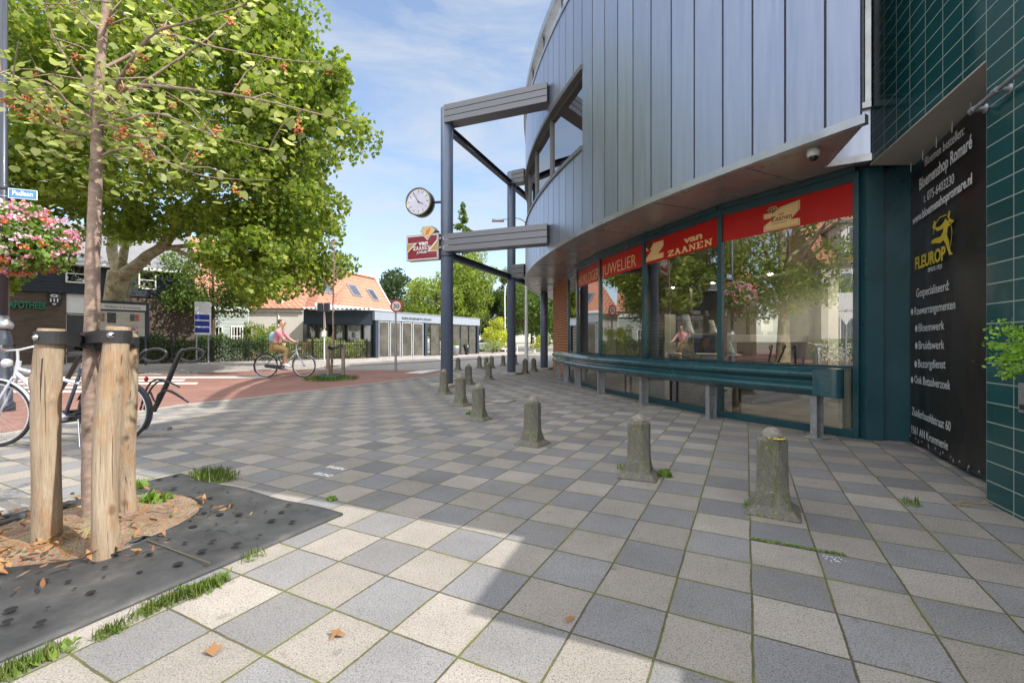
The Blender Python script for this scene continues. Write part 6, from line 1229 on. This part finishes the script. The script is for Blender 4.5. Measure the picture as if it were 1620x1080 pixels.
# ================================================================== FENCE, HEDGE, SIGNS
F0, F1 = Vector((-17.3, 20.5, 0)), Vector((-8.9, 27.9, 0)); fdir = (F1 - F0).normalized(); FL = (F1 - F0).length; fn_ = fdir.cross(UP)
fe = thing('railing_fence', 'low black iron railing with a hedge behind it along the far pavement', 'fence', tuple(F0)); m_ = MB()
for k in range(int(FL / .13)): p = F0 + fdir * (k * .13); m_.box(p + UP * .62, (.018, .018, 1.08), fdir)
m_.bar(F0 + UP * .18, F1 + UP * .18, .03, .03); m_.bar(F0 + UP * 1.05, F1 + UP * 1.05, .03, .03); m_.build('railing', M['blackpaint'], fe)
for k in range(8): p = F0 + fdir * (k * FL / 7); MB().box(p + UP * .62, (.06, .06, 1.24), fdir).lathe([(.04, 0), (.03, .05), (.001, .07)], p + UP * 1.24, 10).build('fence_post', M['blackpaint'], fe)
q = np.random.default_rng(21); hd_dark = leafmat('dark hedge leaves', (.035, .07, .02), (.10, .17, .045), (.20, .26, .10), .3); hd_pale = leafmat('pale hedge leaves', (.16, .22, .08), (.34, .38, .17), (.44, .46, .26), .35)
def hedge(name, label, s0, s1, n, m, h, seed):
    q = np.random.default_rng(seed); s = s0 + (s1 - s0) * q.random(n); dpt = .15 + 1.3 * q.random(n) ** 1.5; top = h + .12 * np.sin(s * 2.3) + .08 * np.sin(s * 7.1); z = top * (.05 + 1.0 * q.random(n) ** .8) + q.normal(size=n) * .04
    b_ = -np.array(fn_); pos = np.array(F0) + np.outer(s, np.array(fdir)) + np.outer(dpt, b_ if b_[1] > 0 else -b_); pos[:, 2] = z
    return tag(leafcloud(name, pos, .085, T_DIAM, m, None, seed), label, 'hedge')
hedge('hedge', 'dark green hedge behind the left half of the iron railing', 0, FL * .53, 15000, hd_dark, 1.22, 1); hedge('hedge', 'pale variegated hedge behind the right half of the iron railing', FL * .50, FL, 13000, hd_pale, 1.08, 2)
nb = thing('notice_board', 'dark-framed notice board on posts lettered Welkom in Krommenie', 'notice board', tuple(gp(195, 19.6))); a, b = gp(150, 18.6), gp(236, 20.0); fr = wall_frame(a, b); L = (b - a).length; z0, z1 = 1.2, 2.78
MB().rect(fr, 0, z0, L, z1, -.08, .1).build('case', M['steel_dark'], nb, bevel=.01); MB().rect(fr, .12, 2.42, L - .12, 2.66, .021, .004).build('title_panel', M['wframe'], nb); MB().rect(fr, .16, z0 + .1, L - .16, 2.34, .021, .004).build('display_panel', mat('notice paper', (.55, .54, .48), .6), nb)
text('Welkom in Krommenie', fr, L / 2, 2.475, .17, M['steel_dark'], nb, width=L * .66, align='CENTER', z=.0265, ext=.0006)
for nm, x0, y0, x1, y1, c in (('photo_print', .2, 1.9, .36, 2.25, (.30, .22, .15)), ('photo_print', .45, 1.85, .8, 2.28, (.08, .08, .09)), ('photo_print', 1.35, 1.95, 1.55, 2.25, (.10, .12, .10)), ('photo_print', 1.56, 1.95, 1.72, 2.25, (.55, .12, .12)), ('red_print', 1.15, 1.35, 1.3, 1.75, (.65, .13, .07)), ('map_print', 1.4, 1.4, 1.68, 1.75, (.60, .35, .28)), ('map_print', .85, 1.4, 1.1, 1.8, (.5, .5, .6)), ('blue_print', 1.45, 1.55, 1.55, 1.62, (.08, .12, .45))):
    s_ = L / 2.15; MB().rect(fr, x0 * s_, y0, x1 * s_, y1, .0265 + (.003 if nm == 'blue_print' else 0), .002).build(nm, mat(nm, c, .5, var=.5, scale=14), nb)
for x in (.25, L - .12): MB().tube([fr @ Vector((x, 0, -.03)), fr @ Vector((x, z1, -.03))], .045, 10).build('post', M['steel_dark'], nb)
bs = thing('blue_sign', 'blue panel sign with three white lines on two posts in front of the hedge', 'sign', tuple(gp(320, 21.3))); a, b = gp(308, 21.2), gp(334, 21.8); fr = wall_frame(a, b); L = (b - a).length
MB().rect(fr, 0, 1.40, L, 2.95, -.02, .03).build('board', M['wframe'], bs)
for k in range(3): MB().rect(fr, .0, 1.49 + k * .31, L - .08, 1.73 + k * .31, .0125, .003).build('blue_stripe', mat('sign deep blue', (.02, .04, .30), .4), bs)
for x in (.1, L - .1): MB().tube([fr @ Vector((x, 0, -.05)), fr @ Vector((x, 2.9, -.05))], .035, 8).build('post', M['galv'], bs)
# speed limit sign
s3 = thing('speed_limit_sign', 'round red-edged 30 speed limit sign on a grey pole', 'traffic sign', (-4.14, 16.2, 0)); MB().tube([(-4.14, 16.2, 0), (-4.14, 16.2, 2.5)], .03, 12).build('pole', M['galv'], s3); MB().tube([(-4.14, 16.2, 0), (-4.14, 16.2, 1.0)], .04, 12).build('pole_sleeve', M['galv'], s3)
c = P(627, 484, 16.14); fr = frame(c, (1, -.12, 0)); cir = lambda r, k=40: [(r * math.cos(a), r * math.sin(a)) for a in np.linspace(0, 2 * math.pi, k + 1)[:-1]]
M['signred'] = mat('sign red', (.55, .015, .02), .4, var=.03)
MB().flat(fr, cir(.225), -.01, .012).build('plate', M['signred'], s3); MB().flat(fr, cir(.165), .0025, .0008).build('plate_face', M['white'], s3); text('30', fr, 0, -.075, .215, M['blackpaint'], s3, width=.22, align='CENTER', z=.0036, ext=.0004, off=.006)
gy = thing('yield_sign', 'triangular road sign seen edge-on with boxes above on a pale pole, behind the railing', 'traffic sign', tuple(gp(513, 25.5))); c = gp(513, 25.5); MB().tube([c, c + UP * 3.2], .04, 10).build('pole', M['wframe'], gy)
fr = frame(c + Vector((.05, -.06, 2.05)), (.5, -.86, 0)); MB().flat(fr, [(-.42, -.24), (.42, -.24), (0, .5)], -.01, .014).build('plate', M['galv'], gy); MB().flat(fr, [(-.30, -.17), (.30, -.17), (0, .36)], .0045, .001).build('plate_face', M['white'], gy)
for a_, b_ in (((-.42, -.24), (0, .5)), ((0, .5), (.42, -.24)), ((.42, -.24), (-.42, -.24))): p_, q_ = fr @ Vector((*a_, .008)), fr @ Vector((*b_, .008)); MB().bar(p_, q_, .05, .012, fr.to_3x3().col[2]).build('red_border', M['signred'], gy)
for x in (-.2, .18): MB().box(c + Vector((x, -.05, 2.98)), (.28, .2, .5)).build('lamp_box', M['groove'], gy, bevel=.03)
MB().rect(frame(c + Vector((-.12, -.05, 1.35)), (1, 0, 0)), 0, 0, .25, .35, 0, .01).build('sub_plate', M['white'], gy)
# young bare tree with stakes
yt = thing('bare_sapling', 'thin bare sapling tied between two short stakes on the red path', 'young tree', (-5.12, 12.9, 0)); b_ = Vector((-5.12, 12.9, 0)); m_ = MB(); trunk_path(m_, [b_, b_ + Vector((.06, 0, 1.4)), b_ + Vector((.05, 0, 2.6)), b_ + Vector((.09, 0, 4.0))], .045, .008, 8, .012, 3); m_.build('trunk', bark_pink, yt)
m_ = MB(); q = random.Random(8)
for k in range(34): z = 1.9 + k * .06; a = q.uniform(0, 6.28); l = (.75 - (z - 1.9) * .22) * q.uniform(.5, 1); s = b_ + Vector((.06, 0, z)); e = s + Vector((math.cos(a) * l * .7, math.sin(a) * l * .7, l * .75)); md = s.lerp(e, .5) - UP * .05; m_.tube([s, md, e], [.008, .005, .002], 5); m_.tube([md, md + Vector((q.uniform(-.2, .2), 0, .22))], [.004, .0015], 4)
m_.build('branches', bark_pink, yt)
gstk = mat('grey weathered stake', (.22, .18, .15), .9, var=.2)
for i, (px_, lb) in enumerate(((519, 'left weathered stake beside the bare sapling'), (543, 'right weathered stake beside the bare sapling'))):
    c = gp(px_, 12.75 + .2 * i); t = thing('sapling_stake', lb, 'wooden stake', tuple(c), 'stakes beside the bare sapling'); MB().tube([c, c + UP * .98, c + UP * 1.0], [.052, .05, .04], 12).build('post', gstk, t)
t = thing('sapling_tie', 'black strap tying the bare sapling to its two stakes', 'tree strap', (-5.1, 12.8, .95)); m_ = MB(); a, c = gp(519, 12.69), gp(543, 12.88); m_.bar(a + UP * .93, b_ + Vector((.05, -.06, .86)), .02, .07); m_.bar(b_ + Vector((.05, -.06, .87)), c + UP * .97, .02, .07); m_.build('band', M['black'], t)
m_ = MB(); m_.lathe([(.36, 0), (.40, .02), (.40, .13), (.36, .15), (.34, .05)], b_, 28); wbg = tag(m_.build('watering_bag', mat('dark green plastic', (.01, .09, .05), .5)), 'dark green watering ring round the foot of the bare sapling', 'watering ring')
tuft('grass_patch', 'grass growing round the bare sapling and its green ring', (b_.x, b_.y), .75, 900, .12, grassm, seed=77, cat='grass patch')
dr = thing('road_drain', 'small slotted drain in the far kerb near the cyclist', 'drain', (-8.6, 15.9, .05)); m_ = MB()
for k in range(4): m_.box((-9.2 + k * .16, 16.35 , .062), (.09, .14, .02))
parts(m_, 'slot', M['groove'], dr)
mh = thing('manhole_cover', 'square iron cover set in the pavement near the bollards by the columns', 'manhole cover', (-.2, 8.2, 0)); MB().box((-.2, 8.2, .001), (.42, .42, .008), GUD).build('frame', M['groove'], mh); MB().box((-.2, 8.2, .004), (.36, .36, .008), GUD).build('lid', M['concrete'], mh)
# lamp mast, gate, far mast, cars
LM = Vector((.62, 19.5, 0)); t = thing('lamp_mast', 'white street lamp mast with a curved arm rising behind the steel columns', 'street lamp', tuple(LM)); MB().tube([LM, LM + UP * 1.2, LM + UP * 5.9], [.085, .075, .05], 14).build('mast', M['wframe'], t)
MB().tube([cr([LM + UP * 5.85, LM + Vector((0, 0, 6.1)), LM + Vector((-.35, 0, 6.35)), LM + Vector((-1.0, 0, 6.3))], i / 5) for i in range(16)], .022, 8).build('arm', M['galv'], t); MB().box(LM + Vector((-1.22, 0, 6.26)), (.52, .2, .11)).build('lamp_head', M['galv'], t, bevel=.03)
c = gp(799, 46); t = thing('far_lamp_mast', 'thin far lamp mast in front of the dark trees', 'street lamp', tuple(c)); MB().tube([cr([c, c + UP * 3, c + UP * 6.3, c + Vector((.4, 0, 7.0)), c + Vector((1.2, 0, 7.1))], i / 4) for i in range(17)], .06, 8).build('mast', M['wframe'], t); MB().box(c + Vector((1.4, 0, 7.1)), (.6, .2, .12)).build('lamp_head', M['galv'], t)
t = thing('barrier_gate', 'low white barrier with a top rail beyond the far road', 'barrier', tuple(gp(832, 42)))
for px_ in (818.5, 845): c = gp(px_, 42); MB().box(c + UP * .4, (.09, .09, .8)).build('post', M['wframe'], t)
MB().bar(gp(818, 42) + UP * .76, gp(846, 42) + UP * .76, .08, .12).build('top_rail', M['wframe'], t); c = gp(846.5, 44); MB().box(c + UP * .75, (.14, .12, 1.5)).build('marker', M['wframe'], t)
def car(loc, rz, label, col):
    t = thing('parked_car', label, 'car', (0, 0, 0)); bm_ = mat('car paint', col, .25, coat=1, var=.02)
    pr_ = [(-2.1, .25), (-2.15, .55), (-2.05, .82), (-1.85, .92), (-1.35, 1.40), (-.2, 1.46), (.35, 1.40), (.95, .95), (1.75, .80), (2.05, .62), (2.1, .30)]
    def side(pts, w0, w1):
        L_ = []; 
        for x, z in pts: w = w0 if z < .93 else w0 - (z - .93) / .5 * (w0 - w1); L_.append((Vector((x, -w, z)), Vector((x, w, z))))
        return L_
    s_ = side(pr_, .88, .66); n = len(s_); m_ = MB(); m_.add([a for a, b in s_] + [b for a, b in s_], [tuple(range(n)), tuple(reversed(range(n, 2 * n)))] + [(i, i + n, (i + 1) % n + n, (i + 1) % n) for i in range(n)]); m_.build('body', bm_, t, bevel=.04)
    for s in (-1, 1): MB().add([Vector((x, s * (.885 - (z - .93) / .5 * .22 + .012), z)) for x, z in [(-1.68, .97), (-1.25, 1.34), (-.2, 1.39), (.28, 1.34), (.78, .97)]], [(0, 1, 2, 3, 4)]).build('side_window', M['blackpaint'], t)
    MB().add([(.42, -.62, 1.36), (.42, .62, 1.36), (.94, .80, .99), (.94, -.80, .99)], [(0, 3, 2, 1)]).build('windscreen', M['mirrorglass'], t)
    for x in (-1.3, 1.3):
        for s in (-.80, .80): o = MB().lathe([(.2, -.1), (.32, -.09), (.33, 0), (.32, .09), (.2, .1)], (x, s, .33), 20, (0, 1, 0)).build('wheel', M['black'], t); MB().lathe([(.2, -.105), (.2, .105)], (x, s, .33), 12, (0, 1, 0)).build('rim', M['silver'], o)
    for s in (-.6, .6): MB().box((2.08, s, .62), (.08, .32, .14)).build('headlight', M['silver'], t, bevel=.02); MB().box((-2.12, s, .72), (.06, .25, .16)).build('tail_light', M['signred'], t, bevel=.02)
    MB().box((-2.15, 0, .5), (.03, .5, .12)).build('number_plate', M['yellowpaint'], t); t.location = loc; t.rotation_euler = (0, 0, rz); return t
car(gp(772, 47), rad(150), 'white car parked beyond the right end of the showroom', (.75, .76, .78))
# ================================================================== TREES
bark_plane = streakmat('mottled plane bark', (0.24, 0.20, 0.12), (0.52, 0.46, 0.30), (1, 1, .7), .85, 2.6, .4, detail=4, dirt=((.15, .12, .06), .85))
bark_dark = mat('dark bark', (.09, .07, .05), .95, var=.3, bstr=.5)
M['plane_leaf'] = leafmat('plane tree leaves', (0.10, 0.165, 0.026), (0.27, 0.34, 0.06), (0.42, 0.43, 0.09), .5)
PB = Vector((-17.7, 20.3, 0)); pt = thing('plane_tree', 'huge plane tree with yellow-green crown and mottled trunk, filling the upper left', 'tree', tuple(PB)); m_ = MB()
trunk_path(m_, [PB - UP * .1, P(183, 520, 20.3), P(185, 470, 20.3), P(190, 430, 20.2)], .50, .44, 18, .02, 1)
limbs = [([(189, 440, 20.2), (222, 414, 19.8), (262, 385, 19), (303, 328, 18), (380, 250, 16.5), (440, 180, 15)], .31, .05), ([(187, 440, 20.3), (178, 395, 20.4), (176, 345, 20.4), (150, 250, 18.5), (120, 120, 17)], .27, .06), ([(191, 436, 20.2), (198, 390, 20), (206, 340, 19.5), (240, 230, 17.5), (270, 90, 16)], .20, .05),
         ([(205, 345, 19.6), (222, 318, 19.2), (300, 200, 17)], .14, .04), ([(250, 394, 19.3), (330, 385, 18), (380, 392, 17.4)], .12, .03), ([(176, 350, 20.3), (110, 330, 19), (20, 300, 17)], .17, .04), ([(298, 334, 18), (400, 300, 16.5), (490, 250, 15)], .12, .02), ([(262, 387, 19), (340, 425, 19.5), (400, 440, 19.5)], .11, .03), ([(380, 250, 16.5), (450, 140, 15)], .09, .02)]
for k, (pts, a, b) in enumerate(limbs): trunk_path(m_, [P(*p) for p in pts], a, b, 12, .04, k + 5)
m_.build('trunk', bark_plane, pt)
pos = [blobs((-11.7, 15.3, 8.6), (5.9, 3.8, 5.0), 190, .95, 54000, 31, -.9, .45, .75), blobs((-11.8, 15.0, 8.4), (6.7, 4.2, 5.6), 100, .48, 9500, 35, -.7, .86, .7), blobs((-6.6, 14.6, 9.6), (1.4, 1.4, 1.5), 14, .5, 3000, 36, -1, .4, .8), blobs((-7.9, 14.3, 3.6), (1.5, 1.1, 1.2), 12, .5, 1900, 37, -1, .4, .7), blobs((-12.2, 19.0, 4.9), (6.3, 1.9, 1.7), 55, .75, 11000, 32, -1, .5, .7), blobs((-10.2, 16.9, 4.3), (2.4, 1.9, 1.8), 30, .7, 7500, 33, -1, .5, .7), blobs((-16.5, 13.6, 4.6), (2.6, 2.5, 2.4), 26, .8, 5500, 34, -1, .5, .7)]
pos = np.concatenate(pos); pos = pos[~((pos[:, 2] < 5.1) & (pos[:, 0] > np.where(pos[:, 1] > 17, -18.8, -14.8)) & (pos[:, 0] < -9.9) & (pos[:, 1] < 20.4))]     # the crown is lifted clear of the fork
leafcloud('crown', pos, .165, T_LEAF, M['plane_leaf'], pt, 9)
g_mid = leafmat('mid green leaves', (.05, .10, .02), (.15, .22, .045), None, .4); g_light = leafmat('light green leaves', (.12, .19, .03), (.30, .36, .07), None, .45); g_dark = leafmat('dark evergreen leaves', (.02, .045, .015), (.07, .11, .03), None, .25); g_yel = leafmat('yellow-green leaves', (.30, .34, .04), (.55, .56, .10), None, .4); g_red = leafmat('dark copper leaves', (.04, .02, .02), (.12, .05, .04), None, .3)
bg_tree('street_tree', 'smaller tree with a slim trunk behind the blue sign', 'tree', gp(334, 24.5), 6.2, 2.6, 1.9, .15, g_mid, bark_dark, 9000, 34, .7, 41, trunk_r=.17)
s_ = bg_tree('garden_shrub', 'yellow-green shrub rising above the railing in front of the pale annex', 'shrub', gp(415, 26.8), 2.5, 1.15, 1.1, .11, g_light, bark_dark, 2600, 18, .4, 42, trunk_r=.05)
bg_tree('round_tree', 'dark round tree behind the red-roofed house', 'tree', gp(628, 56), 9.8, 3.2, 4.4, .30, g_dark, bark_dark, 9000, 40, 1.2, 43)
bg_tree('conifer', 'tall pointed conifer behind the clock column', 'conifer tree', gp(732, 62), 20.0, 5.0, 9, .34, g_mid, bark_dark, 14000, 90, 1.7, 44, cone=True)
bg_tree('leafy_tree', 'bright green leafy tree behind the showroom roof, left of the first column', 'tree', gp(690, 50), 9.5, 3.4, 4.0, .28, g_light, bark_dark, 11000, 46, 1.1, 45)
bg_tree('leafy_tree', 'tall sunlit green tree behind the showroom, right of the first column', 'tree', gp(742, 52), 11.8, 2.9, 5.2, .28, g_light, bark_dark, 11000, 46, 1.1, 46)
bg_tree('dark_tree', 'dark green tree at the far end of the showroom', 'tree', gp(775, 60), 7.8, 3.0, 3.8, .28, g_dark, bark_dark, 8000, 36, 1.0, 47)
bg_tree('copper_tree', 'dark copper-leaved tree behind the yellow bush', 'tree', gp(795, 66), 8.0, 3.0, 3.9, .28, g_red, bark_dark, 7000, 34, 1.0, 48)
bg_tree('airy_tree', 'grey-green airy tree behind the second column', 'tree', gp(812, 58), 11.0, 2.8, 4.6, .26, g_mid, bark_dark, 7000, 34, .9, 49)
bg_tree('broad_tree', 'broad green tree seen between the lamp mast and the brick wall', 'tree', gp(860, 50), 10.0, 3.8, 5.0, .26, g_mid, bark_dark, 14000, 52, 1.1, 50)
bg_tree('yellow_bush', 'bright yellow-green bush by the white car', 'bush', gp(786, 44), 3.7, 1.35, 1.85, .17, g_yel, bark_dark, 4500, 24, .5, 51, trunk_r=.06)
bg_tree('pale_bush', 'low pale feathery bush left of the yellow bush', 'bush', gp(778, 40), 1.15, 1.1, .55, .10, hd_pale, bark_dark, 1600, 14, .3, 52, trunk_r=.03)
bg_tree('roadside_bush', 'small yellowish bush left of the brick wall', 'bush', gp(855, 41), 1.7, .9, .8, .12, g_yel, bark_dark, 1500, 12, .35, 53, trunk_r=.03)
hr_ = random.Random(4)
for k, (px_, Y, h, m_x) in enumerate(((560, 75, 7, g_dark), (650, 80, 8, g_mid), (840, 75, 10, g_dark), (890, 60, 8, g_mid), (700, 85, 8, g_dark), (480, 70, 6, g_mid))):
    bg_tree('distant_tree', ['distant dark tree above the orange roof', 'distant green tree left of the clock column', 'distant dark tree behind the lamp mast', 'distant green tree behind the brick wall', 'distant dark tree behind the conifer', 'distant green tree behind the annex'][k], 'tree', gp(px_, Y), h, 4.5, h * .45, .36, m_x, bark_dark, 6000, 36, 1.5, 60 + k)
# ---- what the glass sees: the other side of the street, behind the viewer's left
t, fr, L = mass('corner_house', 'pale brick house with an orange roof and a long dormer across the street', Vector((-23, -9, 0)), Vector((-20.5, 3.2, 0)), 5.4, 9, mat('pale house wall', (.50, .46, .42), .9), M['rooftile'], 3.6)
MB().rect(fr, 3.0, 6.0, 11.5, 7.6, -3.0, 3.0).build('dormer', M['wframe'], t); MB().rect(fr, 2.8, 7.6, 11.7, 7.75, -3.2, 3.5).build('dormer_roof', M['greyroof'], t)
for k in range(3): window(fr, 3.3 + k * 2.75, 6.3, 5.7 + k * 2.75, 7.4, t, M['wframe'], bars=(3, 1))
for k in range(4):
    for z in (.9, 3.4): window(fr, .9 + k * 3.0, z, 2.6 + k * 3.0, z + 1.5, t, M['wframe'], bars=(2, 1))
t, fr, L = mass('terrace_house', 'orange-roofed terrace further along the other side of the street', Vector((-28, 6.5, 0)), Vector((-25.5, 11.5, 0)), 5, 8, M['dbrick'], M['rooftile'], 3.4)
for k in range(3): window(fr, .5 + k * 1.7, 3.0, 1.7 + k * 1.7, 4.3, t, M['wframe'])
bg_tree('plane_tree_across', 'large green tree across the street, seen reflected in the shop glass', 'tree', (-15.5, 5.2, 0), 10.5, 4.2, 4.3, .20, M['plane_leaf'], bark_plane, 15000, 60, 1.0, 70, trunk_r=.35)
bg_tree('kerbside_tree', 'second tree across the street near the corner house', 'tree', (-17.0, 10.0, 0), 8.5, 3.2, 3.2, .20, M['plane_leaf'], bark_plane, 9000, 40, .9, 71, trunk_r=.25)
q = np.random.default_rng(5); n = 6000; pos = np.stack([-17.2 + q.random(n) * 1.2, -6 + q.random(n) * 10, q.random(n) ** .7 * 1.2], 1); tag(leafcloud('hedge_across', pos, .12, T_DIAM, g_mid, None, 5), 'clipped green hedge in front of the corner house', 'hedge')
bk3 = bicycle('leaning_bicycle', 'white bicycle standing across the road near the hedge', frame_m=M['bikewhite'], tube_m=M['bikewhite']); bk3.location = (-13.5, 1.2, .01); bk3.rotation_euler = (0, 0, rad(70))
t = thing('direction_sign', 'white sign board and triangle on a post across the road', 'traffic sign', (-12.5, 3.1, 0)); MB().tube([(-12.5, 3.1, 0), (-12.5, 3.1, 3.0)], .035, 10).build('pole', M['galv'], t); fr = frame((-12.46, 2.85, 2.35), (0, 1, 0))
MB().rect(fr, 0, 0, .5, .7, 0, .02).build('plate', M['wframe'], t); MB().flat(fr, [(.25, -.62), (.55, -.08), (-.05, -.08)], 0, .02).build('triangle', M['wframe'], t)
